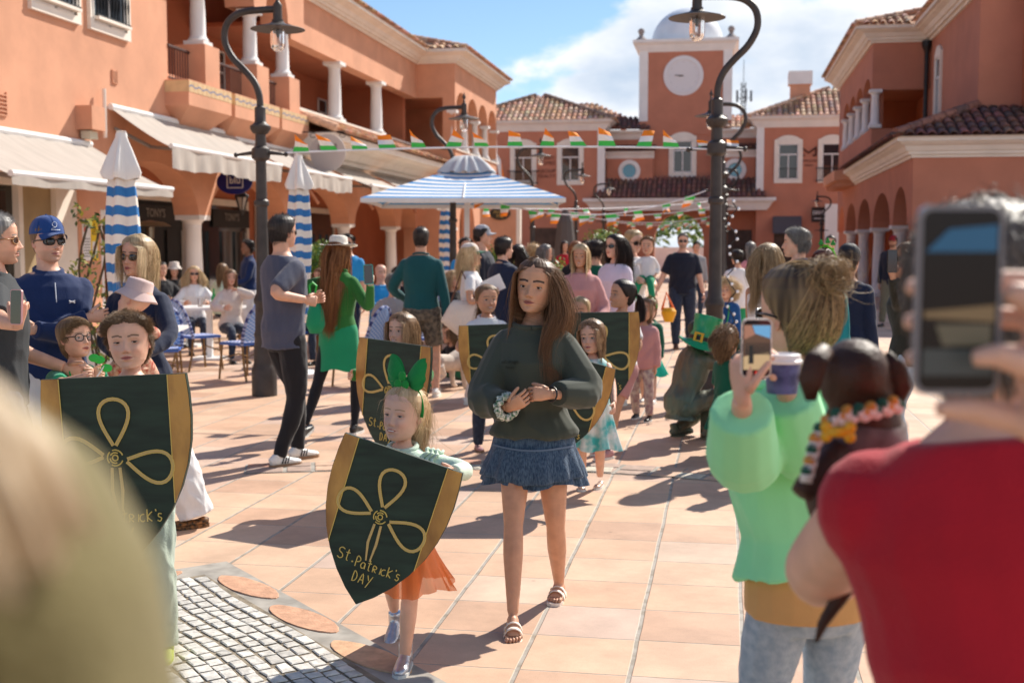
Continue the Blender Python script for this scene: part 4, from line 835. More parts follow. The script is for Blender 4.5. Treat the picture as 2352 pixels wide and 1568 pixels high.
# ---------------------------------------------------------------- signs
def oval_sign(nm, c, rx, rz, col, label, cat='sign'):
    t = thing(nm, label, cat, tuple(c)); m = MB(); m.lathe([(1, 0), (1, .03), (.93, .035), (.001, .035)], (0, 0, 0), 40, axis=(0, -1, 0)); m.v = [(c[0]+x*rx, c[1]+y, c[2]+z*rz) for x, y, z in m.v]
    o = m.build('board', mat('sign_'+nm, col, .4), t, smooth='auto'); return t
bs = Vector((-10.25, 24.6, 2.95)); t = oval_sign('hanging_sign', bs, .40, .26, (.005, .008, .12), 'dark blue oval sign with a white square reading blu, under the big awning')
m = MB(); text_mesh(m, 'blu', .21, face_frame((bs.x+.02, bs.y-.045, bs.z+.03), (1, 0, 0), (0, 0, 1)))
for a, b, c, d_ in ((-.16, .2, -.13, -.115), (-.16, .2, .18, .195), (-.16, -.145, -.13, .195), (.185, .2, -.13, .195)): m.box(bs.x+a, bs.x+b, bs.y-.05, bs.y-.04, bs.z+c, bs.z+d_)
m.build('lettering', M_WH2, t); m = MB(); m.tube([(LX, 24.6, 3.28), (-9.8, 24.6, 3.28)], .015, 5); m.build('bracket', M_IRON, t)
def lantern(c, label, s=1):
    t = thing('hanging_lantern', label, 'lantern', c, group='black iron lanterns hanging in the arches', local=True); m = MB(); m.tube([(0, 0, .3*s), (0, 0, .9*s)], .01, 5)
    for a in range(6): th = a*math.pi/3; m.tube([(.15*s*math.cos(th), .15*s*math.sin(th), .22*s), (.05*s*math.cos(th), .05*s*math.sin(th), -.1*s)], .012*s, 4)
    m.lathe([(.17*s, .21*s), (.16*s, .24*s), (.05*s, .32*s), (.02*s, .36*s)], (0, 0, 0), 8); m.lathe([(.06*s, -.11*s), (.03*s, -.14*s), (.01, -.2*s)], (0, 0, 0), 8); m.build('cage', M_IRON, t)
    m = MB(); m.lathe([(.04*s, -.08*s), (.12*s, .2*s)], (0, 0, 0), 6); m.build('glass', mat('lantern_glass', (.35, .3, .25), .2), t)
lantern((-10.35, 25.2, 2.45), 'iron lantern hanging right below the dark blue oval sign'); lantern((-11.6, 22.2, 2.75), 'dark iron lantern in the first arch behind the near umbrella', 1.3)
rs0 = Vector((-9.75, 29.3, 3.9)); t = oval_sign('round_sign', rs0, .46, .46, (.50, .46, .44), 'large pale round sign with three little crests on a scrolled bracket')
m = MB()
for k in (-.2, 0, .2): m.cbox((rs0.x+k, rs0.y-.05, rs0.z+.08), (.09, .01, .12)); m.lathe([(.05, 0), (.05, .01)], (rs0.x+k, rs0.y-.05, rs0.z+.18), 8, axis=(0, -1, 0))
m.build('crests', mat('crest_grey', (.25, .22, .21), .7), t); m = MB(); m.tube([(LX, 29.3, 4.42), (-9.3, 29.3, 4.42)], .015, 5)
for s in (-1, 1): m.tube([(rs0.x+s*.38+.08*math.cos(a), 29.3, 4.34+.06*math.sin(a)) for a in [k*.7 for k in range(9)]], .01, 4)
m.build('bracket', M_IRON, t)
os_ = Vector((-6.9, 37.4, 2.6)); t = oval_sign('shop_sign', os_, .33, .2, (.035, .025, .015), 'dark brown oval sign with gold letters right of the open umbrella pole')
m = MB(); text_mesh(m, 'Antica', .16, face_frame((os_.x, os_.y-.05, os_.z+.05), (1, 0, 0), (0, 0, 1))); text_mesh(m, 'Mia', .15, face_frame((os_.x, os_.y-.05, os_.z-.08), (1, 0, 0), (0, 0, 1))); m.build('lettering', mat('gold_paint', (.45, .3, .08), .4), t)
m = MB(); m.box(os_.x-.65, os_.x+.5, os_.y+.05, os_.y+.3, 0, 2.85); m.build('panel', M_ST, t); m = MB(); m.box(os_.x+.5, os_.x+.62, os_.y+.04, os_.y+.3, 0, 2.9); m.build('post', M_WH, t)
iw = Vector((4.45, 61.0, 3.1)); t = thing('square_sign', 'black square sign with white letters by the far end of the right arcade', 'sign', tuple(iw)); m = MB(); m.cbox(iw, (.72, .12, .72)); m.build('board', mat('black_gloss', (.005, .005, .007), .3), t)
m = MB(); text_mesh(m, 'IWG', .3, face_frame((iw.x, iw.y-.07, iw.z+.08), (1, 0, 0), (0, 0, 1))); m.box(iw.x-.25, iw.x+.25, iw.y-.068, iw.y-.064, iw.z-.2, iw.z-.17); m.build('lettering', M_WH2, t)
m = MB(); m.box(4.7, 5.35, 60.6, 60.7, .9, 3.6); tag(m.build('banner', M_WH2), 'tall white banner beside the black square sign', 'banner')
for i, y in enumerate((28.27, 33.0)):
    t = thing('shop_name_sign', ('dark fascia sign with pale letters left of the first arcade column', 'same dark fascia sign with pale letters right of the first arcade column')[i], 'sign', (-13.9, y, 2.4), group=None); m = MB(); m.box(-13.9, -13.86, y-1.3, y+1.3, 2.12, 2.62); m.build('board', M_DARK, t)
    m = MB(); text_mesh(m, "TONY'S", .30, face_frame((-13.85, y, 2.4), (0, 1, 0), (0, 0, 1))); m.build('lettering', mat('pale_letters', (.32, .30, .27), .6), t)
nt0 = MB(); Y0 = 19.46; X = LX+.012
nt0.box(LX, X, Y0, Y0+.26, 1.35, 2.06, 0); nt0.box(LX, X, Y0+.27, Y0+.52, 1.35, 2.06, 1); nt0.box(X, X+.004, Y0+.31, Y0+.48, 1.45, 1.68, 0)
nt0.add([(X+.003, Y0+.31, 1.80), (X+.003, Y0+.48, 1.80), (X+.003, Y0+.395, 2.02)], [(0, 1, 2)], 2); nt0.add([(X+.005, Y0+.335, 1.815), (X+.005, Y0+.455, 1.815), (X+.005, Y0+.395, 1.975)], [(0, 1, 2)], 1); nt0.tube([(X+.008, Y0+.41, 1.93), (X+.008, Y0+.385, 1.88), (X+.008, Y0+.405, 1.88), (X+.008, Y0+.385, 1.83)], .006, 4, 2)
for k in range(7): nt0.box(X, X+.004, Y0+.03, Y0+.23, 1.42+k*.05, 1.432+k*.05, 2)
nt0.box(X, X+.004, Y0+.04, Y0+.09, 1.85, 1.98, 3); nt0.box(X+.005, X+.008, Y0+.35, Y0+.40, 1.5, 1.6, 3)
tag(nt0.build('notice_board', [M_WH2, mat('yellow_sign', (.80, .55, .01), .5), M_DARK, mat('red_ink', (.6, .05, .04), .6)]), 'white and yellow wall notices with a black warning triangle by the shop window', 'notice')
t = thing('patio_heater', 'dark patio heater with a wide disc in front of the first shopfront', 'heater', (-12.0, 24.2, 0), local=True); m = MB(); m.tube([(0, 0, .1), (0, 0, 2.0)], .035, 8); m.lathe([(.22, 0), (.22, .3), (.05, .4)], (0, 0, 0), 12); m.build('stand', M_IRON, t)
m = MB(); m.lathe([(.45, 2.02), (.3, 2.1), (.02, 2.14)], (0, 0, 0), 20); m.build('reflector', mat('brushed_steel', (.35, .3, .22), .35, metal=.8), t); m = MB(); m.lathe([(.08, 1.75), (.09, 2.0)], (0, 0, 0), 10); m.build('burner', mat('brushed_steel'), t)
t = thing('flagpole', 'small limp flag hanging from a slanted pole on the clock tower building', 'flag', (-10.9, 61.3, 5.2)); m = MB(); m.tube([(-11.0, 61.45, 4.2), (-11.5, 60.6, 6.6)], .03, 6); m.build('pole', M_WH2, t)
m = MB(); m.quad((-11.48, 60.65, 6.4), (-11.2, 60.9, 5.9), (-11.15, 60.95, 4.9), (-11.3, 60.9, 5.1), 0, WT); m.quad((-11.2, 60.9, 5.9), (-11.0, 61.2, 4.7), (-11.1, 61.2, 4.4), (-11.15, 60.95, 4.9), 0, OR); m.build('flag', M_FLAG2, t)
# ---------------------------------------------------------------- people: body, clothes, head, hair
M_SKIN = mat('skin', (.6, .35, .25), .5, attr=True, sss=.12, spec=.4, vary=.07, vscale=22, bump=.08, bscale=300)
M_HAIR = mat('hair', (.1, .05, .03), .5, attr=True, spec=.35)
SK = dict(a=(.68, .375, .255), b=(.72, .42, .30), c=(.58, .30, .185), d=(.74, .44, .32), e=(.25, .12, .07))
JOBS = []
def np_mesh(name, V, Fq, cols=None, mats=None, parent=None, smooth=True):
    """Fq: (n,4) array, or (n,3)"""
    me = bpy.data.meshes.new(name); V = np.asarray(V, np.float32); Fq = np.asarray(Fq, np.int32); k = Fq.shape[1]
    me.vertices.add(len(V)); me.vertices.foreach_set('co', V.ravel()); me.loops.add(Fq.size); me.loops.foreach_set('vertex_index', Fq.ravel())
    me.polygons.add(len(Fq)); me.polygons.foreach_set('loop_start', np.arange(0, Fq.size, k, dtype=np.int32))
    if mats: me.materials.append(mats)
    me.update(calc_edges=True)
    if cols is not None:
        a = me.color_attributes.new('Col', 'FLOAT_COLOR', 'POINT'); c = np.ones((len(V), 4), np.float32); c[:, :3] = cols; a.data.foreach_set('color', c.ravel())
    if smooth: me.shade_smooth()
    return link(name, me, parent)
def ik(a, b, l1, l2, hint):
    a, b, hint = Vector(a), Vector(b), Vector(hint); d = b-a; L_ = min(max(d.length, abs(l1-l2)+.001), l1+l2-.002); d.normalize(); b2 = a+d*L_
    x = (l1*l1-l2*l2+L_*L_)/(2*L_); h = math.sqrt(max(0, l1*l1-x*x)); n = hint-d*hint.dot(d); n = n.normalized() if n.length > 1e-6 else Vector((0, 1, 0))
    return a+d*x+n*h, b2
def fold_noise(P, seed, f):
    r = np.random.default_rng(seed); s = np.zeros(len(P)); w = P+.05*np.sin(P[:, [1, 2, 0]]*9+seed)
    for i in range(7):
        k = r.normal(size=3)*f*(.6+.35*i)*np.array([1, 1, .55]); s += np.sin(w @ k+r.uniform(0, 6))/(1+.4*i)
    s /= 2.6; return (1-np.abs(s))*2-1.2
def job(name, mb, parent, m, voxel=.01, smooth=3, fold=0, ff=18, seed=1, col=None, extra=None, colfn=None, zfade=None):
    JOBS.append((name, mb, parent, m, voxel, smooth, fold, ff, seed, col, extra, colfn, zfade))
def flush():
    tmp = []
    for j in JOBS:
        mb = j[1]; me = bpy.data.meshes.new('t'); me.from_pydata([tuple(v) for v in mb.v], [], mb.f); o = bpy.data.objects.new('t', me); COL.objects.link(o)
        r = o.modifiers.new('r', 'REMESH'); r.mode = 'VOXEL'; r.voxel_size = j[4]; r.use_smooth_shade = True
        if j[5]: s = o.modifiers.new('s', 'SMOOTH'); s.factor = .6; s.iterations = j[5]
        tmp.append(o)
    dg = bpy.context.evaluated_depsgraph_get(); dg.update()
    for j, o in zip(JOBS, tmp):
        name, mb, parent, m, voxel, sm, fold, ff, seed, col, extra, colfn, zf = j
        me = bpy.data.meshes.new_from_object(o.evaluated_get(dg)); me.name = name; n = len(me.vertices)
        co = np.empty(n*3, np.float32); me.vertices.foreach_get('co', co); co = co.reshape(-1, 3)
        if fold:
            nr = np.empty(n*3, np.float32); me.vertices.foreach_get('normal', nr); nr = nr.reshape(-1, 3)
            A_ = fold*fold_noise(co.astype(float), seed, ff)
            if zf: A_ = A_*np.clip((zf[0]-co[:, 2])/zf[1], .25, 1)
            co = (co+nr*A_[:, None]).astype(np.float32); me.vertices.foreach_set('co', co.ravel())
        if col is not None or colfn:
            c = np.ones((n, 4), np.float32); c[:, :3] = colfn(co) if colfn else col
            a = me.color_attributes.new('Col', 'FLOAT_COLOR', 'POINT'); a.data.foreach_set('color', c.ravel())
        me.materials.clear(); me.materials.append(m); me.polygons.foreach_set('material_index', np.zeros(len(me.polygons), np.int32))
        me.shade_smooth(); me.update()
        if extra is not None:      # join the head and hands into the same mesh
            bm = bmesh.new(); bm.from_mesh(me); e = bpy.data.meshes.new('e'); e.from_pydata([tuple(v) for v in extra.v], [], extra.f)
            ca = e.color_attributes.new('Col', 'FLOAT_COLOR', 'POINT'); ca.data.foreach_set('color', np.array([(*(c if c is not None else col), 1) for c in extra.c], dtype=np.float32).ravel()); e.shade_smooth()
            bm.from_mesh(e); bm.to_mesh(me); bm.free(); me.shade_smooth()
        link(name, me, parent); bpy.data.objects.remove(o)
    JOBS.clear()
# ---- head
def G(x, z, x0, z0, sx, sz): return np.exp(-((np.abs(x)-x0)/sx)**2-((z-z0)/sz)**2)
HZ = [0, .03, .08, .15, .25, .35, .45, .55, .65, .75, .85, .93, .98, 1.0]
HWD = [.07, .15, .205, .25, .285, .308, .325, .335, .343, .340, .305, .225, .13, .01]
HFY = [.30, .365, .385, .39, .395, .40, .40, .40, .405, .395, .345, .25, .14, .01]
HBY = [-.05, -.06, -.08, -.14, -.24, -.33, -.40, -.445, -.465, -.46, -.41, -.31, -.18, -.01]
def skull(t, z, ch=0, off=0.0):
    """t angle (0=front), z 0..1 -> unit head coordinates"""
    hw = np.interp(z, HZ, HWD)*(1+.05*ch)+off; fy = np.interp(z, HZ, HFY)*(1-.02*ch)+off; by = np.interp(z, HZ, HBY)*(1+.02*ch)-off
    hw = hw*(1-.10*(1-ch)*(z < .3)*0); st, ct = np.sin(t), np.cos(t); e = 2/2.25
    x = hw*np.sign(st)*np.abs(st)**e; y = np.where(ct > 0, fy*np.abs(ct)**e, -np.abs(by)*np.abs(ct)**e)
    return x, y, z+off*(z-.4)*1.0
def head_arrays(nt, nz, ch, face):
    s = np.linspace(-1, 1, nt, endpoint=False); tt = math.pi*(.55*s+.45*s*np.abs(s)); zz = np.concatenate([np.linspace(0, .62, int(nz*.68), endpoint=False), np.linspace(.62, 1, nz-int(nz*.68))])
    T_, Z = np.meshgrid(tt, zz); x, y, z = skull(T_, Z, ch); fr = np.clip(np.cos(T_)*1.6, 0, 1)
    nose = face.get('nose', 1-.3*ch); nz_ = np.interp(Z, [.27, .30, .325, .345, .40, .48, .56], [0, .045, .11, .12, .085, .045, .01]); nsx = np.interp(Z, [.28, .33, .42, .52], [.055, .055, .038, .034])
    dy = nose*nz_*np.exp(-(x/nsx)**2)+nose*.045*G(x, Z, .048, .312, .026, .026)
    dy += -.05*G(x, Z, .145, .47, .07, .045)+.020*G(x, Z, .14, .555, .10, .028)*(1-.6*ch)-.01*G(x, Z, 0, .52, .03, .04)
    dy += (.018+.02*ch)*G(x, Z, .17, .32, .09, .09)+.026*G(x, Z, 0, .20, .12, .07)-.012*G(x, Z, .11, .2, .03, .03)
    dy += .022*G(x, Z, .018, .222, .06, .013)+.026*G(x, Z, 0, .176, .055, .017)-.022*G(x, Z, 0, .200, .085, .008)
    dy += .028*G(x, Z, 0, .05, .08, .045)-.018*G(x, Z, 0, .130, .07, .02)
    if face.get('smile'): dy += .02*G(x, Z, .15, .26, .05, .05)
    y = y+dy*fr
    base = np.array(face.get('skin', SK['a'])); C = np.ones(x.shape+(3,))*base
    C *= (1+.05*np.sin(x*9+2)*np.cos(Z*7))[..., None]
    def mixc(m, c): 
        nonlocal C
        m = np.clip(m*fr, 0, 1)[..., None]; C = C*(1-m)+np.array(c)*m
    mixc(.35*G(x, Z, .18, .31, .08, .07), (base[0]*1.02, base[1]*.68, base[2]*.66)); mixc(.3*G(x, Z, 0, .33, .05, .03), (base[0], base[1]*.72, base[2]*.7))
    lip = face.get('lip', (base[0]*.85, base[1]*.45, base[2]*.45)); sm = .02 if face.get('smile') else 0
    lz = .2+sm*(x/.1)**2; mixc(1.3*(np.abs(Z-lz) < np.clip(.036*(1-(np.abs(x)/.105)**2), 0, 1)+.0)*(np.abs(x) < .105)*1.0, lip)
    mixc(.9*((np.abs(Z-lz-.0) < .006)*(np.abs(x) < .10)), (.12, .03, .03))
    if face.get('teeth'): mixc(1.0*((np.abs(Z-lz+.004) < .012)*(np.abs(x) < .07)), (.8, .76, .7))
    mixc(.55*G(x, Z, .03, .292, .016, .009), (base[0]*.35, base[1]*.2, base[2]*.2))  # nostrils: their shade is darkened into the skin colour
    bz = .578+.018*np.cos((np.abs(x)-.13)*14)-.012*(face.get('frown', 0))*(np.abs(x) < .1); bt = face.get('browt', .014)
    mixc(1.1*np.clip(1.4-np.abs(Z-bz)/bt, 0, 1)*(np.abs(x) > .045)*(np.abs(x) < .235), face.get('brow', (.06, .035, .02)))
    if face.get('beard'): mixc(.75*np.clip((.30-Z)/.05, 0, 1)*(1-G(x, Z, 0, .2, .08, .03)), face['beard'])
    if face.get('stubble'): mixc(.3*np.clip((.30-Z)/.06, 0, 1)*(1-G(x, Z, 0, .2, .08, .03)), (.15, .1, .08))
    return T_, Z, np.stack([x, y, z], -1), C
def grid_faces(nt, nz): return [(i*nt+j, i*nt+(j+1) % nt, (i+1)*nt+(j+1) % nt, (i+1)*nt+j) for i in range(nz-1) for j in range(nt)]
def add_head(mb, M, hh, ch, face, lod):
    nt, nz = ((88, 120), (64, 84), (40, 52))[lod]; T_, Z, P, C = head_arrays(nt, nz, ch, face); V = P.reshape(-1, 3)*hh; Mx = np.array(M)
    V = V @ Mx[:3, :3].T+Mx[:3, 3]; mb.add(V.tolist(), grid_faces(nt, nz)+[tuple(range(nt-1, -1, -1)), tuple(range((nz-1)*nt, nz*nt))], 0, C.reshape(-1, 3).tolist())
    def sk(x, z):
        r = np.interp(z, HZ, HFY); hw = np.interp(z, HZ, HWD)*(1+.05*ch); e = 2.25; y = r*(1-(abs(x)/hw)**e)**(1/e) if abs(x) < hw else 0
        return y
    base = face.get('skin', SK['a']); tr = lambda p: tuple(M @ (Vector(p)*hh)); gz = face.get('gaze', (0, 0)); closed = face.get('closed', 0); op = face.get('open', 1.0)
    for sx_ in (-1, 1):
        ex, ez = sx_*.142, .472; ys = sk(ex, ez)-.05; n, k = 18, 12; rx, ry, rz_ = .060, .032, .0265*op
        vs = []; cs = []
        for i in range(k+1):
            a = math.pi/2*i/k
            for j in range(n):
                th = 2*math.pi*j/n; px = rx*math.sin(a)*math.cos(th); pz = rz_*math.sin(a)*math.sin(th); py = ry*math.cos(a)
                vs.append((ex+px, ys+py-.004+.0*px, ez+pz-abs(px)*0)); dd_ = math.hypot(px-gz[0]*.02, pz*1.0-gz[1]*.02)
                cs.append((.008, .006, .005) if dd_ < .012 else face.get('iris', (.05, .025, .012)) if dd_ < .027 else (.62, .58, .55))
        mb.add([tr(v) for v in vs], [(i*n+j, i*n+(j+1) % n, (i+1)*n+(j+1) % n, (i+1)*n+j) for i in range(k) for j in range(n)], 0, cs)
        if lod < 2:
            for up, r_, col, dz, dyy in ((1, .013, base, .010, .0), (1, .0065, (.03, .018, .012), -.001, .008), (-1, .009, base, -.006, -.003)):
                Q = []
                for q in range(9):
                    u = -1+q/4; px = u*rx*1.08; pz = up*rz_*math.sqrt(max(0, 1-u*u*.95))+dz; Q.append(tr((ex+px, ys+ry*math.sqrt(max(0, 1-u*u*.8))*.62+dyy+.004, ez+pz)))
                mb.tube(Q, [r_*hh*(.45+.55*math.sin(math.pi*(q+.5)/9)) for q in range(9)], 6, 0, True, col)
    for sx_ in (-1, 1):      # ears
        c = (sx_*(np.interp(.42, HZ, HWD)*(1+.05*ch)+.008), -.03, .43); o = len(mb.v); nn = 12; vs = []; cs = []
        for i in range(9):
            a = -math.pi/2+math.pi*i/8
            for j in range(nn):
                th = 2*math.pi*j/nn; yy = .062*math.cos(a)*math.cos(th); xx = .022*math.cos(a)*math.sin(th); zz = .098*math.sin(a)
                if sx_*xx > 0 and abs(yy) < .035 and abs(zz) < .06: xx *= .1
                vs.append(tr((c[0]+sx_*(abs(xx) if 0 else 0)+xx+sx_*(-yy*.35), c[1]+yy-zz*.15, c[2]+zz))); cs.append((base[0], base[1]*.82, base[2]*.8))
        mb.add(vs, [(i*nn+j, i*nn+(j+1) % nn, (i+1)*nn+(j+1) % nn, (i+1)*nn+j) for i in range(8) for j in range(nn)], 0, cs)
# ---- hands and feet
def hand(mb, w, d, nrm, s, side, curl=(15, 25, 20), spread=.10, thumb=35, col=None, n=7):
    """w wrist, d direction of the hand, nrm palm normal (curl towards it), s size (1=adult), side +1 right -1 left"""
    d = Vector(d).normalized(); nrm = Vector(nrm); nrm = (nrm-d*nrm.dot(d)).normalized(); a = d.cross(nrm)*side; w = Vector(w)   # a points to the thumb side
    mb.tube([w-d*.02*s, w+d*.015*s, w+d*.05*s, w+d*.085*s, w+d*.095*s], [(.014*s, .024*s), (.014*s, .029*s), (.0145*s, .038*s), (.012*s, .040*s), (.008*s, .036*s)], 10, 0, True, col, up=tuple(nrm))
    for i, (o, L_, r) in enumerate(((.029, .070, .0088), (.0095, .078, .0092), (-.0105, .072, .0088), (-.029, .056, .0078))):
        p = w+d*.086*s+a*o*s; dr = (d+a*(o*spread*20)).normalized(); ang_ = 0; P = [p-dr*.012*s, p]; rr = [r*s*1.05, r*s*1.05]
        for k, f in enumerate((.45, .30, .25)):
            ang_ += R(curl[k]+i*3); v = dr*math.cos(ang_)+nrm*math.sin(ang_); p = p+v*L_*f*s; P.append(p); rr.append(r*s*(1-.1*(k+1)))
        P.append(p+v*r*.6*s); rr.append(r*s*.4); mb.tube(P, rr, n, 0, True, col)
    p = w+d*.02*s+a*.022*s; v = (d*math.cos(R(thumb))+a*math.sin(R(thumb))+nrm*.35).normalized(); P = [p, p+v*.032*s]; v2 = (v+d*.35+nrm*.3).normalized(); P += [P[-1]+v2*.030*s]; v3 = (v2+d*.3+nrm*.3).normalized(); P += [P[-1]+v3*.024*s, P[-1]+v3*.032*s]
    mb.tube(P, [.0155*s, .012*s, .0105*s, .009*s, .004*s], n, 0, True, col)
def yawm(a): return Matrix.Rotation(a, 3, 'Z')
def foot_frame(p, yaw, pitch=0):
    m = Matrix.Translation(Vector(p)) @ Matrix.Rotation(yaw, 4, 'Z') @ Matrix.Rotation(-pitch, 4, 'X'); return m
def shoe(par, p, yaw, s, style, cols, pitch=0, nm='shoe'):
    """p = point on the ground below the ankle"""
    up, so = cols[:2]; F = foot_frame((p[0], p[1], p[2]), yaw, pitch); b = MB(); b.X = F
    W = [-.075, -.05, 0, .06, .11, .15, .175]; wd = [.02, .034, .036, .042, .044, .036, .018]
    hi = {'sneaker': [.055, .075, .075, .058, .042, .034, .022], 'boot': [.06, .08, .085, .06, .045, .036, .024], 'flat': [.04, .05, .035, .035, .036, .032, .02]}.get(style, [.05, .07, .07, .055, .04, .034, .022])
    b.tube([(0, y*s, (.012+h*.5)*s) for y, h in zip(W, hi)], [(h*.5*s+.004, w_*s) for h, w_ in zip(hi, wd)], 12, 0, up=(0, 0, 1))
    if style == 'boot': b.tube([(0, -.02*s, .05*s), (0, -.025*s, .14*s)], [.042*s, .040*s], 12)
    if style == 'sneaker': b.tube([(0, -.02*s, .05*s), (0, -.02*s, .095*s)], [.038*s, .034*s], 12)
    o = MB(); job(nm, b, par, up, voxel=.006 if s > .5 else .005, smooth=2)
    sl_ = MB(); sl_.X = F; out = []
    for y, w_ in list(zip(W, wd)): out.append((w_*1.08*s, y*s))
    out = [(0, -.082*s)]+out+[(0, .185*s)]; poly = out+[(-x, y) for x, y in out[-2:0:-1]]
    sl_.prism(poly, lambda u, v: (u, v, .0), lambda u, v: (u, v, .022*s)); 
    if style == 'sneaker' and len(cols) > 2:
        for k in range(3):
            for e in (-1, 1): sl_.tube([(e*.040*s, (.0+k*.022)*s, .03*s), (e*.032*s, (.02+k*.022)*s, .07*s)], .006*s, 4, 1)
    sl_.build('sole', [so, cols[2] if len(cols) > 2 else so], par)
TOR = {'m': [(.535, .125, .09, 0), (.57, .158, .108, -.005), (.62, .165, .112, -.008), (.70, .148, .102, .0), (.79, .166, .114, .005), (.86, .182, .112, .0), (.905, .180, .098, -.008), (.935, .148, .080, -.012), (.958, .098, .068, -.010), (.975, .066, .060, -.006)],
       'f': [(.535, .125, .09, 0), (.57, .162, .112, -.01), (.62, .165, .112, -.01), (.70, .122, .088, .0), (.78, .140, .108, .012), (.84, .148, .118, .018), (.895, .148, .092, .0), (.93, .122, .074, -.008), (.953, .082, .062, -.008), (.972, .056, .052, -.005)],
       'c': [(.535, .13, .10, 0), (.57, .158, .125, 0), (.62, .16, .128, .01), (.70, .150, .128, .015), (.79, .155, .122, .008), (.86, .165, .112, .0), (.905, .156, .098, -.005), (.94, .120, .080, -.008), (.96, .082, .070, -.006), (.975, .066, .064, -.005)]}
class Person: pass
def person(label, loc, rz, H, sex='m', skin='a', pose=None, hh=None, hair=None, face=None, lod=1, top=None, bottom=None, shoes=None, girth=1.0, group=None, nm='person', cat='person', bare_feet=False, nohead=False, skinmat=None, seedn=None, shoek=1.0):
    p = Person(); pose = pose or {}; face = dict(face or {}); sk = SK[skin] if isinstance(skin, str) else skin; face.setdefault('skin', sk); seed = seedn or (abs(hash(label)) % 997 if 0 else sum(map(ord, label)) % 997)
    ch = 1 if sex == 'c' else 0; hh = hh or (.215 if ch else .228 if sex == 'm' else .215); T_ = H-hh; S = T_/1.525; g_ = girth*(1.12 if ch else 1)
    t = thing(nm, label, cat, (loc[0], loc[1], loc[2] if len(loc) > 2 else 0), rz, group, local=True); p.o = t; p.S = S; p.T = T_; p.hh = hh; vox = (.0075, .010, .015)[lod]; p.vox = vox; p.lod = lod
    hipz = pose.get('hip', .60*T_); hx, hy = pose.get('hipxy', (0, 0)); Pv = Vector((hx, hy, hipz)); lean = R(pose.get('lean', 0)); sl_ = R(pose.get('side', 0)); tw = R(pose.get('twist', 0))
    Rt = Matrix.Rotation(tw, 3, 'Z') @ Matrix.Rotation(-lean, 3, 'X') @ Matrix.Rotation(sl_, 3, 'Y'); h0 = .60*T_
    def tp(x, y, z): 
        f = min(1, max(0, (z-h0)/(.10*T_))) if z > h0 else 0; q = Vector((x, y, z-h0))
        return Pv+(Rt @ q if f >= 1 else (Vector(q).lerp(Rt @ q, f)))
    p.tp = tp; sw = (.160 if sex == 'm' else .132 if sex == 'f' else .148)*S*(.5+.5*g_); shz = .900*T_
    ua, fa = .195*T_, .165*T_; th, shn = .28*T_, .27*T_; ank = .05*T_
    J = {}; 
    for n_, sg in (('R', 1), ('L', -1)):
        J[n_+'s'] = tp(sg*sw, -.005, shz); ht = pose.get(n_+'H', (sg*(sw+.07*S), .04*S, .52*T_)); hn = (Vector(pose[n_+'Ep'])-(J[n_+'s']+Vector(ht))/2) if n_+'Ep' in pose else pose.get(n_+'E', (sg*.5, -1, -.2)); e, w = ik(J[n_+'s'], ht, ua, fa, hn)
        J[n_+'e'], J[n_+'w'] = e, w
        J[n_+'h'] = Pv+Vector((sg*.085*S*g_, 0, -.02*T_)); ft = pose.get(n_+'F', (sg*.10*S, 0, 0)); an = Vector((ft[0], ft[1], ft[2]+ank)); J[n_+'k'], J[n_+'a'] = ik(J[n_+'h'], an, th, shn, pose.get(n_+'K', (sg*.1, 1, 0)))
        J[n_+'f'] = Vector(ft)
    p.J = J; tor = TOR[sex]; armr = [(.052*S*g_), (.047*S*g_), (.040*S*g_), (.036*S*g_), (.027*S*g_)]
    if sex != 'm': armr = [a*.86 for a in armr]
    if ch: armr = [a*1.12 for a in armr]
    armr = [a*pose.get('armk', 1) for a in armr]
    legr = [.088*S*g_, .078*S*g_, .055*S*g_, .056*S*g_, .036*S*g_]
    if sex == 'f': legr = [.086*S*g_, .070*S*g_, .047*S*g_, .050*S*g_, .027*S*g_]
    if ch: legr = [.085*S*g_, .072*S*g_, .052*S*g_, .052*S*g_, .033*S*g_]
    def limb(mb, a, b, c, r, off=0, f0=0.0, f1=1.0, endflat=True, flare=0, puff=0):
        A, B_, C_ = Vector(a), Vector(b), Vector(c); pts, rr = [], []
        for i in range(13):
            u = i/12; 
            if u < f0-1e-6 or u > f1+1e-6: continue
            q = A.lerp(B_, u*2) if u < .5 else B_.lerp(C_, u*2-1)
            if .35 < u < .65: k = (u-.35)/.3; q = (1-k)**2*A.lerp(B_, .7)+2*k*(1-k)*B_+k*k*B_.lerp(C_, .3)
            pts.append(q); rr.append(float(np.interp(u, [0, .25, .5, .65, 1], r))+off+flare*u+puff*math.sin(math.pi*min(1, u/f1))**1.0)
        mb.tube(pts, rr, 12); return pts[-1], rr[-1]
    p.limb = limb; p.armr, p.legr = armr, legr
    # -- skin body
    b = MB(); hands = MB()
    b.tube([tp(0, y*S, z*T_) for z, hw, hd, y in tor]+[tp(0, -.005, .985*T_)], [((hw)*S*g_*.97, hd*S*g_*.97) for z, hw, hd, y in tor]+[(.052*S, .052*S)], 16, up=(1, 0, 0))
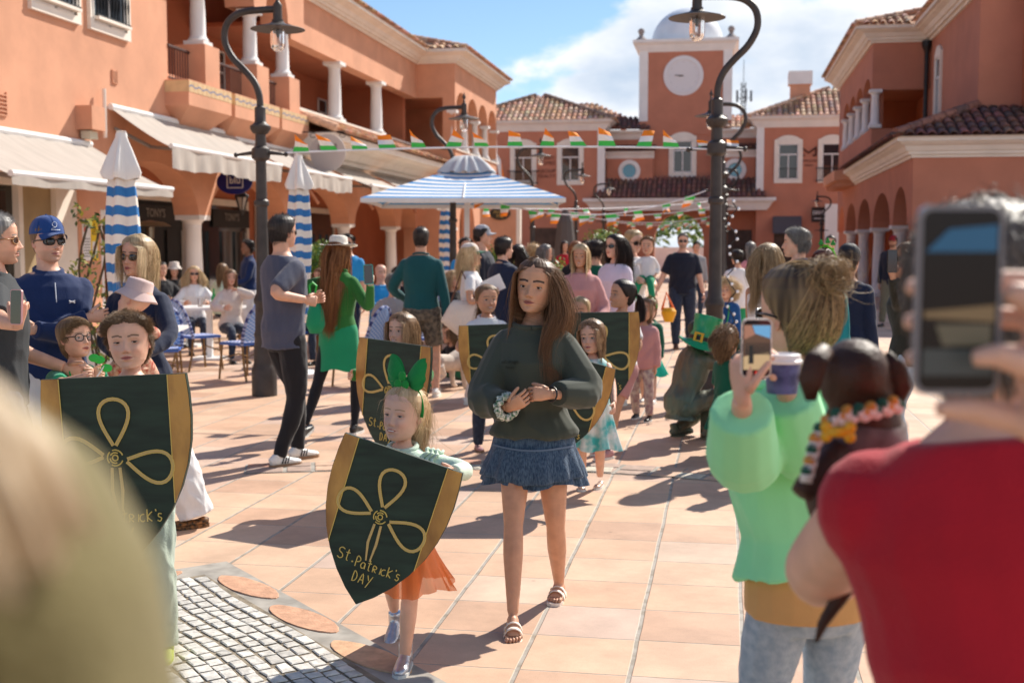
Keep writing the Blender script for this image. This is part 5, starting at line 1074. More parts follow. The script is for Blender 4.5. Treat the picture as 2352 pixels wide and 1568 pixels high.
    for sg, n_ in ((1, 'R'), (-1, 'L')):
        b.ball(J[n_+'s'], armr[0]*1.02, 10); limb(b, J[n_+'s'], J[n_+'e'], J[n_+'w'], armr); limb(b, J[n_+'h'], J[n_+'k'], J[n_+'a'], legr)
        if bare_feet:
            F = foot_frame(J[n_+'f'], pose.get(n_+'Y', 0), pose.get(n_+'P', 0)); k = .9*S
            b.tube([F @ Vector((0, y*k, z*k)) for y, z in ((-.06, .035), (-.03, .05), (.02, .06), (.08, .042), (.12, .03))], [(.025*k, .026*k), (.04*k, .033*k), (.045*k, .033*k), (.026*k, .038*k), (.016*k, .038*k)], 10, up=(0, 0, 1))
            for q in range(5): xo = (-.032+.016*q)*k*(-sg); L_ = (.165, .17, .165, .155, .145)[q] if 1 else 0; hands.tube([F @ Vector((xo, .105*k, .028*k)), F @ Vector((xo, (L_-.012)*k, .030*k)), F @ Vector((xo, L_*k, .024*k))], [.0095*k*(1.25 if q == 0 else 1), .0095*k*(1.25 if q == 0 else 1), .005*k], 6, 0, True, sk)
        hd_ = pose.get(n_+'D') ; dv = Vector(hd_) if hd_ else (Vector(J[n_+'w'])-Vector(J[n_+'e'])); pn = pose.get(n_+'N', (-sg, 0, 0)); hk = pose.get(n_+'C', (18, 28, 20))
        if pose.get(n_+'hand', 1): hand(hands, J[n_+'w'], dv, pn, (H/1.75)**.75*(.98 if sex == 'm' else .88 if sex == 'f' else .86), sg, hk, col=sk, n=7 if lod < 2 else 5, thumb=pose.get(n_+'T', 35))
    hd3 = pose.get('head', (0, 0, 0)); piv = tp(0, 0, T_+.10*hh); Rh = Matrix.Rotation(tw*.6+R(hd3[0]), 3, 'Z') @ Matrix.Rotation(-lean*.35-R(hd3[1]), 3, 'X') @ Matrix.Rotation(R(hd3[2]), 3, 'Y')
    M = Matrix.Translation(piv) @ Rh.to_4x4() @ Matrix.Translation((0, .02*hh, -.10*hh)) @ Matrix.Diagonal((pose.get('wide', .94+.10*((seed*7) % 11)/11), 1, 1, 1)); p.HM = M; face.setdefault('nose', (.95 if sex == 'm' else .80 if sex == 'f' else .62)+.025*((seed*3) % 7)); face.setdefault('browt', (.016 if sex == 'm' else .012)+.001*(seed % 4)); p.Rh = Rh
    nb = tp(0, -.01, .95*T_); nt_ = M @ Vector((0, -.10*hh, .22*hh)); nr = (.058 if sex == 'm' else .046 if sex == 'f' else .05)*S
    b.tube([nb, Vector(nb).lerp(nt_, .5), nt_], [nr*1.12, nr, nr], 12)
    if not nohead: add_head(hands, M, hh, ch, face, lod)
    job('body', b, t, skinmat or M_SKIN, vox, 3, col=sk, extra=hands)
    if top: (top if isinstance(top, list) else [top]); [garment_top(p, q, seed+i, sex, tor, g_) for i, q in enumerate(top if isinstance(top, list) else [top])]
    if bottom: p.topm = min([q_['hem'] for q_ in (top if isinstance(top, list) else [top]) if q_]) if top else .68; garment_bottom(p, bottom, seed+5, sex, tor, g_)
    if shoes:
        for n_ in 'RL': shoe(t, J[n_+'f'], pose.get(n_+'Y', 0), (S*.5+.5*(H/1.75))*.98*shoek, shoes[0], shoes[1:], pose.get(n_+'P', 0))
    if hair: hairdo(p, hair, ch, lod, seed)
    return p
def garment_top(p, q, seed, sex, tor, g_):
    """q: dict(m, hem, off, sleeve, puff, neck, fold, name, flare)"""
    S, T_ = p.S, p.T; off = q.get('off', .014); hem = q.get('hem', .56); b = MB(); st = [s for s in tor if s[0] > hem+.02]
    zs = np.array([s[0] for s in tor]); ip = lambda k, z: float(np.interp(z, zs, [s[k] for s in tor])); S2 = S*g_
    nk = q.get('neck', .962); st = [(hem, ip(1, max(hem, .6))+q.get('flare', 0), ip(2, max(hem, .6))+q.get('flare', 0)*.8, ip(3, hem))]+[s for s in st if s[0] < nk-.01]+[(nk, ip(1, nk), ip(2, nk), ip(3, nk))]
    b.tube([p.tp(0, y*S, z*T_) for z, hw, hd, y in st], [(hw*S2+off, hd*S2+off) for z, hw, hd, y in st], 20, up=(1, 0, 0))
    sl_ = q.get('sleeve', 0); 
    for n_ in 'RL':
        J = p.J
        if sl_ > 0:
            b.ball(J[n_+'s'], p.armr[0]*.98+off*.8, 12); e, r = p.limb(b, J[n_+'s'], J[n_+'e'], J[n_+'w'], p.armr, off*q.get('slo', .9), 0, sl_, puff=q.get('puff', 0))
    if q.get('hood'): b.tube([p.tp(-.09*S, -.05*S, .95*T_), p.tp(-.06*S, -.12*S, .97*T_), p.tp(.06*S, -.12*S, .97*T_), p.tp(.09*S, -.05*S, .95*T_)], [.03*S, .05*S, .05*S, .03*S], 8)
    if q.get('collar'): b.tube([p.tp(.075*S*math.sin(a), .07*S*math.cos(a)-.01, (.975-.012*math.cos(a))*T_) for a in [2*math.pi*i/16 for i in range(17)]], .014*S, 7)
    o = job(q.get('name', 'shirt'), b, p.o, q['m'], q.get('voxel', p.vox), 3, q.get('fold', .006), q.get('ff', 20), seed, colfn=q.get('colfn'), zfade=(.95*T_, .3*T_))
    if q.get('rib'):
        c = MB(); c.tube([p.tp((.064*S2+off)*math.sin(a), (.058*S2+off)*math.cos(a)-.006, (.968-.012*math.cos(a))*T_) for a in [2*math.pi*i/24 for i in range(25)]], .011, 8); c.build('collar', q['m'], p.o, smooth=True)
def garment_bottom(p, q, seed, sex, tor, g_):
    """dict(kind pants/shorts/skirt, m, off, len, ...)"""
    S, T_ = p.S, p.T; off = q.get('off', .012); k = q['kind']; J = p.J; zs = [s[0] for s in tor]; ip = lambda i, z: float(np.interp(z, zs, [s[i] for s in tor])); S2 = S*g_
    if k in ('pants', 'shorts'):
        b = MB(); zt = min(.68, max(p.topm+.035, .585)); zz = [.53, .555, (.555+zt)/2, zt]; b.tube([p.tp(0, ip(3, z)*S, z*T_) for z in zz], [(ip(1, z)*S2+off, ip(2, z)*S2+off) for z in zz], 18, up=(1, 0, 0)); f1 = q.get('len', 1.0 if k == 'pants' else .42)
        for n_ in 'RL':
            b.ball(J[n_+'h'], p.legr[0]+off, 12); p.limb(b, J[n_+'h'], J[n_+'k'], J[n_+'a'], p.legr, off, 0, f1, flare=q.get('flare', 0.0))
        job(q.get('name', 'trousers' if k == 'pants' else 'shorts'), b, p.o, q['m'], q.get('voxel', p.vox), 3, q.get('fold', .005), q.get('ff', 24), seed, colfn=q.get('colfn'))
    else:   # skirt: flared rings with ruffles
        z0, z1 = min(q.get('top', .66), p.topm+.05)*T_, q.get('hem', .45)*T_; n, kk = 96, 14; V = []; rp, amp = q.get('ripples', 9), q.get('amp', .02); rs_ = np.random.default_rng(seed); ph = rs_.uniform(0, 6)
        a = np.linspace(0, 2*math.pi, n, endpoint=False)
        hipc = (p.J['Rh']+p.J['Lh'])/2
        for i in range(kk):
            s = i/(kk-1); z = z0+(z1-z0)*s; zf = min(.68, max(.57, z/T_)); w_, d_ = (ip(1, zf)*S2+off+q.get('flare', .08)*s**1.2), (ip(2, zf)*S2+off+q.get('flare', .08)*s**1.2*.8)
            rip = 1+amp/.15*s*(np.sin(rp*a+ph+.4*np.sin(3*a))+.4*np.sin(rp*2.3*a+1)); c = p.tp(0, ip(3, zf)*S, max(z, .60*T_)); dz = min(0, z-.60*T_)
            V.append(np.stack([c[0]+w_*rip*np.cos(a), c[1]+d_*rip*np.sin(a), c[2]+dz+.012*s*np.sin(5*a+ph)], -1))
        V = np.concatenate(V); np_mesh(q.get('name', 'skirt'), V, grid_faces(n, kk), mats=q['m'], parent=p.o)
# ---- hair
def hairdo(p, h, ch, lod, seed):
    """dict(col, col2, style, length, n, w, hairline, part, vol)"""
    r = np.random.default_rng(seed+3); hh = p.hh; nt, nz = (72, 72) if lod < 2 else (44, 44); tt = np.linspace(-math.pi, math.pi, nt, endpoint=False); zz = np.linspace(.0, 1, nz); T_, Z = np.meshgrid(tt, zz)
    fh = h.get('front', .80); sd = h.get('side', .56); bk = h.get('back', .16); at = np.abs(T_); zh = np.interp(at, [0, .55, .95, 1.25, 1.5, 1.75, 2.1, 3.15], [fh, fh-.02, (fh+sd)/2, sd, max(sd-.12, .40), .34, bk+.02, bk]) if h['style'] != 'bald' else np.interp(at, [0, 1.0, 1.5, 1.8, 3.15], [1.2, 1.1, .55, .35, bk])
    mask = Z-zh; thick = h.get('vol', .05); off = thick*np.clip(mask/.14, 0.0, 1); x, y, z = skull(T_, Z, ch, 0); nx, ny, nzv = x/.34, y/.42, (z-.5)/.5; L_ = np.sqrt(nx**2+ny**2+nzv**2)+1e-6; nx, ny, nzv = nx/L_, ny/L_, nzv/L_
    cl = h.get('clump', .005)*np.sin(T_*h.get('cf', 26)+3*np.sin(Z*9)+seed)*np.clip(mask/.1, 0, 1); x, y, z = x+nx*(off+cl+.004), y+ny*(off+cl+.004), z+nzv*(off*.9+cl)
    V = np.stack([x, y, z], -1).reshape(-1, 3)*hh; Mx = np.array(p.HM); W = V @ Mx[:3, :3].T+Mx[:3, 3]; mk = mask.ravel() > -.012; c1, c2 = np.array(h['col']), np.array(h.get('col2', np.array(h['col'])*1.5))
    F = [f for f in grid_faces(nt, nz) if all(mk[i] for i in f)]; cc = c1*1.0+.35*(c2-c1)*((np.sin(T_*61+Z*5+2*np.sin(T_*17))*.5+.5).ravel()[:, None]); F.append(tuple(range((nz-1)*nt, nz*nt)))
    mb = MB(); mb.add(W.tolist(), F, 0, cc.tolist()); ho = mb.build('hair', M_HAIR, p.o, smooth=True)
    st = h['style']; N_ = int(h.get('n', 900 if lod < 2 else 300)*(2.0 if lod < 2 else 1))
    if N_ == 0 or st == 'bald': return
    cand = np.where((mask.ravel() > .01))[0]; wgt = np.maximum(np.sin(np.clip(Z.ravel()[cand]*math.pi, .15, 3)), .38); ids = r.choice(cand, N_, p=wgt/wgt.sum()); nloc = np.stack([nx, ny, nzv], -1).reshape(-1, 3)[ids]; Rm = Mx[:3, :3]; root = W[ids]; nrm = nloc @ Rm.T
    loc = V[ids]/hh; right, fwd, upv = Rm[:, 0], Rm[:, 1], Rm[:, 2]; K = {'short': 5, 'long': 16, 'pony': 16, 'bun': 18, 'messy': 9}[st]; L0 = h.get('length', .03); Ln = L0*r.uniform(.72, 1.05, N_)*np.where(loc[:, 0] > 0, h.get('asym', 1.0), 1.0); P = np.zeros((N_, K, 3)); P[:, 0] = root-nrm*.004
    hc = Mx[:3, :3] @ (np.array([0, -.03, .52])*hh)+Mx[:3, 3]; rad = np.array([.36, .47, .52])*hh
    def push(q, k=1.0):
        l = (q-hc) @ Rm/(rad*k); d = np.linalg.norm(l, axis=1); f = np.where(d < 1, 1/np.maximum(d, 1e-3), 1); q = hc+((l*f[:, None])*(rad*k)) @ Rm.T
        for c, rd in cols_: 
            l = (q-c)/rd; d = np.linalg.norm(l, axis=1); f = np.where(d < 1, 1/np.maximum(d, 1e-3), 1); q = c+(l*f[:, None])*rd
        return q
    S = p.S; c0 = np.array(p.tp(0, 0, .80*p.T)); sw = .5*np.linalg.norm(np.array(p.J['Rs'])-np.array(p.J['Ls'])); cols_ = [(c0, np.array([sw*1.05+.02, .13*S+.015, .145*p.T+.015])), (np.array(p.tp(0, -.005, .97*p.T)), np.array([.06, .06, .09])*max(S, .7))]
    cd_ = h.get('comb', (0, .6, .35)); comb = right*cd_[0]+fwd*cd_[1]+upv*cd_[2]; rnd = r.normal(size=(N_, 3))
    if st in ('short', 'messy'):
        d = nrm*h.get('stand', .55)+comb*(loc[:, 2:3] > .5)*.8+(-upv)*(loc[:, 2:3] < .6)*.9+rnd*h.get('rnd', .25)*(1.6 if st == 'messy' else 1)
        d /= np.linalg.norm(d, axis=1)[:, None]; step = Ln/(K-1)
        for k in range(1, K): d = d+np.array([0, 0, -h.get('grav', .12)])+rnd*0; d /= np.linalg.norm(d, axis=1)[:, None]; P[:, k] = push(P[:, k-1]+d*step[:, None], 1.0)
    elif st == 'long':
        px = h.get('part', 0); sgn = np.sign(loc[:, 0]-px)[:, None]; step = Ln/(K-1); d = nrm*.2+right*sgn*.6*np.clip(1.2-np.abs(loc[:, :1])*3, .1, 1)-upv*.25+fwd*h.get('fr', -.5)+rnd*.08; d /= np.linalg.norm(d, axis=1)[:, None]; wv = h.get('wave', .0); ph = r.uniform(0, 6, N_); ph = np.round(ph*1.6)/1.6+r.normal(size=N_)*.25
        bias = np.array(h.get('blow', (0, 0, 0)))
        for k in range(1, K):
            g = np.array([0, 0, -.5])+bias*.3; d = d*.78+g+rnd*.035+wv*np.stack([np.cos(ph+k*1.15), np.sin(ph*1.7+k*1.05), 0*ph], -1)*.5
            lq = (P[:, k-1]-hc) @ Rm/hh; nk_ = (lq[:, 2] < -.36) & (np.abs(lq[:, 0]) > .30) & (lq[:, 2] > -.95); d = d-right*np.sign(lq[:, :1])*.38*nk_[:, None]
            if h.get('lock') and k > 6:
                lx_, tx_, ty_ = h['lock']; sel = ((loc[:, 0]*lx_ > 0) & (loc[:, 1] > -.25) & (rnd[:, 0] > -.9))[:, None]; d = d+sel*np.stack([(tx_-P[:, k-1, 0])*3.5+rnd[:, 1]*.05, (ty_-P[:, k-1, 1])*4.5, np.zeros(N_)-.2], -1)
            if h.get('backward'): d = d-fwd*h['backward']*(k < 5)
            d /= np.linalg.norm(d, axis=1)[:, None]; P[:, k] = push(P[:, k-1]+d*step[:, None], 1.02+h.get('vol', .05)*.6)
        if h.get('face_clear', 1):      # keep the face free: hair in front of it is swept to the sides
            l = (P-hc) @ Rm/hh; fx = (l[..., 1] > .06) & (np.abs(l[..., 0]) < .33) & (l[..., 2] < .27); sh = np.where(fx, (.335-np.abs(l[..., 0]))*np.clip((l[..., 1]-.06)/.08, 0, 1)*np.clip((.27-l[..., 2])/.08, 0, 1), 0)*np.where(l[..., 0]-px > 0, 1, -1)*hh
            P = P+sh[..., None]*right
    else:
        gx = Mx[:3, :3] @ (np.array(h.get('gather', (0, -.50, .62)))*hh)+Mx[:3, 3]; gk = 8
        for k in range(1, gk): s = k/(gk-1); q = root*(1-s)+gx*s+rnd*.002; P[:, k] = push(q, 1.0+.05*s+h.get('vol', .04)*.5)
        if st == 'pony':
            step = Ln/(K-gk); dd_ = np.array(h.get('dir', (0, 0, 0))); d = (-fwd*.8)+rnd*.18+dd_; d = d/np.linalg.norm(d, axis=1)[:, None]
            for k in range(gk, K): d = d*.6+np.array([0, 0, -.5])+rnd*.03; d /= np.linalg.norm(d, axis=1)[:, None]; P[:, k] = push(P[:, k-1]+d*step[:, None], 1.05)
        else:
            br = h.get('br', .05); a0 = r.uniform(0, 6.28, N_); tilt = r.uniform(-.9, .9, N_); bc = gx-fwd*br*.2-upv*br*.1
            ax1 = right; ax2 = upv; ax3 = -fwd
            for k in range(gk, K):
                a = a0+(k-gk)*.55; rr = br*(.35+.65*r.random(N_)**.5) if k == gk else rr
                P[:, k] = bc+((np.cos(a)*rr)[:, None]*ax1+(np.sin(a)*rr*np.cos(tilt))[:, None]*ax2+(np.sin(a)*rr*np.sin(tilt)+.2*rr)[:, None]*ax3)
    if h.get('fly'):
        nf = int(N_*h['fly']); kk = np.linspace(0, 1, K)[None, :, None]; P[:nf] += ((right*np.sign(loc[:nf, :1])*np.abs(rnd[:nf, :1])-fwd*np.abs(rnd[:nf, 1:2])+upv*rnd[:nf, 2:]*.5)[:, None, :]*.03*kk**1.2+np.sin(kk*7+ph_f(nf, r))*.010*kk)
    w = h.get('w', .0022)*(.62 if lod < 2 else 1)*r.uniform(.5, 1.3, N_); tg = np.gradient(P, axis=1); tg /= np.linalg.norm(tg, axis=2)[..., None]+1e-9; ref = rnd/np.linalg.norm(rnd, axis=1)[:, None]; s1 = np.cross(tg, ref[:, None, :]); s1 /= np.linalg.norm(s1, axis=2)[..., None]+1e-9; s2 = np.cross(tg, s1)
    tap = np.interp(np.linspace(0, 1, K), [0, .1, .6, 1], [.7, 1, .9, .12]); wk = w[:, None, None]*tap[None, :, None]; rings = np.stack([P+s1*wk*math.cos(a)+s2*wk*math.sin(a) for a in (0, 2.09, 4.19)], 2); V = rings.reshape(-1, 3)
    base = (np.arange(N_)[:, None, None]*K+np.arange(K-1)[None, :, None])*3; j = np.arange(3)[None, None, :]; F = np.stack([base+j, base+(j+1) % 3, base+3+(j+1) % 3, base+3+j], -1).reshape(-1, 4)
    mixv = r.random(N_)**1.0; C = c1*(1-mixv[:, None])+c2*mixv[:, None]; tipc = np.array(h.get('tip', c2)); kk = np.linspace(0, 1, K)[None, :, None]*h.get('tipk', .0); C = C[:, None, :]*(1-kk)+tipc*kk; C = np.repeat(C.reshape(-1, 3), 3, axis=0)
    np_mesh('hair_strands', V, F, C, M_HAIR, ho)
def ph_f(n, r): return r.uniform(0, 6, (n, 1, 1))+np.array([0, 1.6, 3.1])[None, None, :]
# ---- accessories worn on the head (unit head coordinates)
def on_head(p, nm, build, mats, smooth=True, parent=None):
    m = MB(); build(m); hh = p.hh; m.v = [tuple(p.HM @ (Vector(v)*hh)) for v in m.v]; return m.build(nm, mats, parent or p.o, smooth=smooth)
def sunglasses(p, m=None, lens=None, round_=False, y=.42, z=.475):
    fr = m or mat('black_frame', (.02, .018, .018), .3); ln = lens or mat('dark_lens', (.012, .01, .01), .06, spec=.7)
    def f(b):
        for s in (-1, 1):
            hw_, hh_ = (.095, .088) if round_ else (.11, .075); P = [(s*.148+hw_*math.copysign(abs(math.cos(a))**.75, math.cos(a)), y-.10*(abs(s*.148+hw_*math.cos(a))/.26)**2.2, z+hh_*math.copysign(abs(math.sin(a))**.75, math.sin(a))) for a in [2*math.pi*i/18 for i in range(18)]]
            b.add(P+[(s*.148, y+.01, z)], [(i, (i+1) % 18, 18) for i in range(18)], 1); b.tube(P+[P[0]], .016 if not round_ else .012, 5, 0)
            b.tube([(s*.255, y-.08, z+.03), (s*.34, .15, z+.03), (s*.355, -.05, z-.0)], .012, 5, 0)
        b.tube([(-.05, y, z+.02), (0, y+.015, z+.035), (.05, y, z+.02)], .013, 5, 0)
    return on_head(p, 'sunglasses', f, [fr, ln])
def glasses(p): return sunglasses(p, mat('black_frame', (.02, .018, .018), .3), mat('clear_lens', (.9, .9, .9), .03, alpha=.12), True)
def cap(p, m, brim=None, yaw=0, nm='cap'):
    def f(b):
        n = 28; vs = []; 
        for i in range(10):
            a = math.pi/2*i/9
            for j in range(n): t_ = 2*math.pi*j/n; vs.append((.375*math.cos(t_)*math.cos(a)**.8, -.035+(.46*math.sin(t_))*math.cos(a)**.8, .66+.43*math.sin(a)))
        b.add(vs, [(i*n+j, i*n+(j+1) % n, (i+1)*n+(j+1) % n, (i+1)*n+j) for i in range(9) for j in range(n)]); b.ball((0, -.035, 1.09), .03, 8)
        for k in range(6): t_ = math.pi*k/3+.5; b.tube([(.378*math.cos(t_)*math.cos(a)**.8, -.035+.463*math.sin(t_)*math.cos(a)**.8, .66+.433*math.sin(a)) for a in [math.pi/2*q/8 for q in range(9)]], .006, 4)
        for dz in (0, .025):
            P = []
            for j in range(15): u = -1+j/7; P += [(u*.33, .36*math.sqrt(max(0, 1-(u*.80)**2))+.02, .685-.05*u*u-dz), (u*.31*(1-.05), .36*math.sqrt(max(0, 1-(u*.80)**2))+.02+.36*math.sqrt(max(0, 1-u*u*.92)), .64-.11*u*u-dz)]
            b.add(P, [(2*j, 2*j+1, 2*j+3, 2*j+2) for j in range(14)], 1)
    return on_head(p, nm, f, [m, brim or m])
# ---------------------------------------------------------------- cloth materials
def cloth(nm, c, **k):
    k.setdefault('rough', .9); k.setdefault('vary', .06); k.setdefault('vscale', 6); k.setdefault('bump', .25); k.setdefault('bscale', 160); k.setdefault('sheen', .15); return mat(nm, c, **k)
C_OLIVE = cloth('dark_green_fleece', (.050, .058, .044), bump=.06, bscale=400); C_DENIM = cloth('denim', (.022, .050, .10), col2=(.085, .14, .215), vscale=150, stretch=(1, 1, .25), bump=.5, bscale=300); C_MINTL = cloth('pale_mint_jersey', (.62, .76, .62)); C_NAVY = cloth('navy_knit', (.006, .014, .045)); C_NAVY2 = cloth('navy_blue_jersey', (.005, .022, .095))
C_GREYT = cloth('grey_blue_jersey', (.075, .08, .12)); C_BLK = cloth('black_denim', (.012, .011, .014)); C_TEAL = cloth('teal_wool', (.004, .075, .085)); C_WHT = cloth('white_cotton', (.78, .76, .76)); C_CREAM = cloth('cream_cotton', (.72, .62, .55)); C_PINK = cloth('pink_fleece', (.55, .26, .25)); C_GRN = cloth('green_knit', (.03, .17, .03)); C_GRSK = cloth('green_corduroy', (.01, .28, .12))
C_MINT = cloth('mint_sweatshirt', (.33, .85, .43), vary=.04, bump=.06); C_RED = cloth('red_jersey', (.44, .007, .022), vary=.08); C_TAN = cloth('apricot_tee', (.66, .36, .13), bump=.1); C_JEAN = cloth('light_denim', (.30, .38, .46), col2=(.45, .52, .58), vscale=40, bscale=260); C_JEAND = cloth('dark_denim', (.015, .025, .05), col2=(.03, .045, .08), vscale=40); C_DKGRN = cloth('dark_green_fleece2', (.004, .10, .055)); C_BLUE = cloth('royal_blue_cotton', (.01, .075, .24))
C_LILAC = cloth('lilac_white_fleece', (.66, .58, .70)); C_DKT = cloth('midnight_jersey', (.008, .012, .028)); C_GREY = cloth('heather_grey', (.33, .32, .33)); C_RUG = cloth('rugby_green', (.02, .33, .16)); C_BROWN = cloth('brown_cotton', (.05, .02, .015)); C_KHAKI = cloth('khaki_cotton', (.16, .14, .09)); C_OLV = cloth('olive_jacket', (.165, .135, .05)); C_ORG = cloth('orange_tulle', (.95, .20, .03), alpha=.75); C_TURQ = cloth('turquoise_tulle', (.02, .6, .42)); C_LTB = cloth('bright_blue_cotton', (.02, .28, .62))
M_RUB = mat('white_rubber', (.72, .7, .66), .6); M_GUM = mat('gum_rubber', (.28, .16, .09), .6); M_WLE = mat('white_leather', (.78, .77, .75), .45); M_SIL = mat('silver_leather', (.55, .55, .58), .28, metal=.75, vary=.1, vscale=40, bump=.4, bscale=60); M_BLE = mat('black_leather', (.02, .018, .018), .4); M_BEIGE = mat('beige_leather', (.84, .72, .62), .5); M_LEO = mat('leopard_print', (.30, .13, .04), .6, col2=(.012, .008, .006), vscale=55)
H_BR = dict(col=(.05, .024, .013), col2=(.30, .16, .08)); H_BLD = dict(col=(.32, .20, .09), col2=(.80, .58, .34)); H_DK = dict(col=(.012, .008, .007), col2=(.05, .03, .025)); H_GRY = dict(col=(.10, .09, .08), col2=(.35, .33, .31)); H_AUB = dict(col=(.13, .04, .015), col2=(.50, .22, .08)); H_MB = dict(col=(.12, .062, .03), col2=(.40, .24, .12)); H_LB = dict(col=(.42, .28, .14), col2=(.95, .74, .46))
def at(x, d): v = seen(x, 700, d); return (v.x, v.y)
def fc(loc, off=0): return math.atan2(loc[0], -loc[1])+R(off) if 0 else math.atan2(-(-loc[0]), (-loc[1]))+R(off)
def loc_(p, w): return p.o.matrix_basis.inverted() @ Vector(w)      # world point -> person's frame
def W_(loc, rz, x, y, d):
    """photo point at depth d, expressed in the frame of a person standing at loc turned by rz"""
    v = seen(x, y, d)-Vector((loc[0], loc[1], 0)); return yawm(-rz) @ v
# ---------------------------------------------------------------- shields
M_SHG = mat('shield_green', (.014, .030, .019), .55, vary=.35, vscale=5, stretch=(1, 1, 6)); M_GOLD = mat('gold_paint_worn', (.56, .30, .08), .42, col2=(.30, .14, .04), vscale=9, metal=.1, bump=.3, bscale=40, stretch=(1, 1, .5)); M_GLN = mat('gold_line', (.58, .40, .15), .45); M_GLY = mat('yellow_line', (.68, .50, .13), .5)
STROKES = {'S': [[(.9, .9), (.5, 1), (.15, .85), (.2, .6), (.7, .42), (.8, .15), (.4, 0), (.05, .12)]], 't': [[(.5, 1), (.45, .1), (.7, 0)], [(.2, .68), (.8, .72)]], '.': [[(.3, .02), (.5, .10)], [(.3, .10), (.5, .02)]], 'P': [[(.2, 0), (.25, 1), (.7, .95), (.85, .72), (.6, .52), (.25, .5)]], 'a': [[(.75, .5), (.4, .6), (.1, .3), (.35, .02), (.7, .15), (.75, .55), (.8, 0)]], 'r': [[(.2, 0), (.2, .62), (.6, .6), (.75, .45), (.55, .32), (.25, .3), (.75, 0)]], 'i': [[(.4, 0), (.45, .62)]], 'c': [[(.75, .6), (.35, .55), (.15, .25), (.45, 0), (.8, .1)]], 'K': [[(.2, 0), (.2, 1)], [(.85, .8), (.25, .38), (.8, .02)]], "'": [[(.4, 1), (.45, .82)]], 's': [[(.75, .6), (.35, .62), (.3, .4), (.7, .25), (.5, 0), (.15, .08)]],
           'D': [[(.2, 0), (.25, 1), (.7, .85), (.85, .45), (.6, .08), (.15, 0)]], 'A': [[(.05, 0), (.5, 1), (.85, 0)], [(.2, .35), (.75, .35)]], 'Y': [[(.1, 1), (.45, .5)], [(.95, 1), (.2, -.25)]]}
def write(mb, s, x, z, hgt, A, w=.0022, mi=0, adv=.62):
    for ch_ in s:
        if ch_ != ' ':
            for st in STROKES[ch_]:
                Q = []
                for i in range(len(st)-1):
                    p0, p1, p2, p3 = st[max(0, i-1)], st[i], st[i+1], st[min(len(st)-1, i+2)]
                    for k in range(4):
                        u = k/4; Q.append([.5*((2*p1[j])+(-p0[j]+p2[j])*u+(2*p0[j]-5*p1[j]+4*p2[j]-p3[j])*u*u+(-p0[j]+3*p1[j]-3*p2[j]+p3[j])*u**3) for j in (0, 1)])
                Q.append(st[-1]); mb.tube([A(x+px*hgt*.62, z+pz*hgt, .0035) for px, pz in (Q if len(st) > 2 else st)], w, 5, mi)
        x += hgt*adv*(.45 if ch_ in ".'i" else 1)
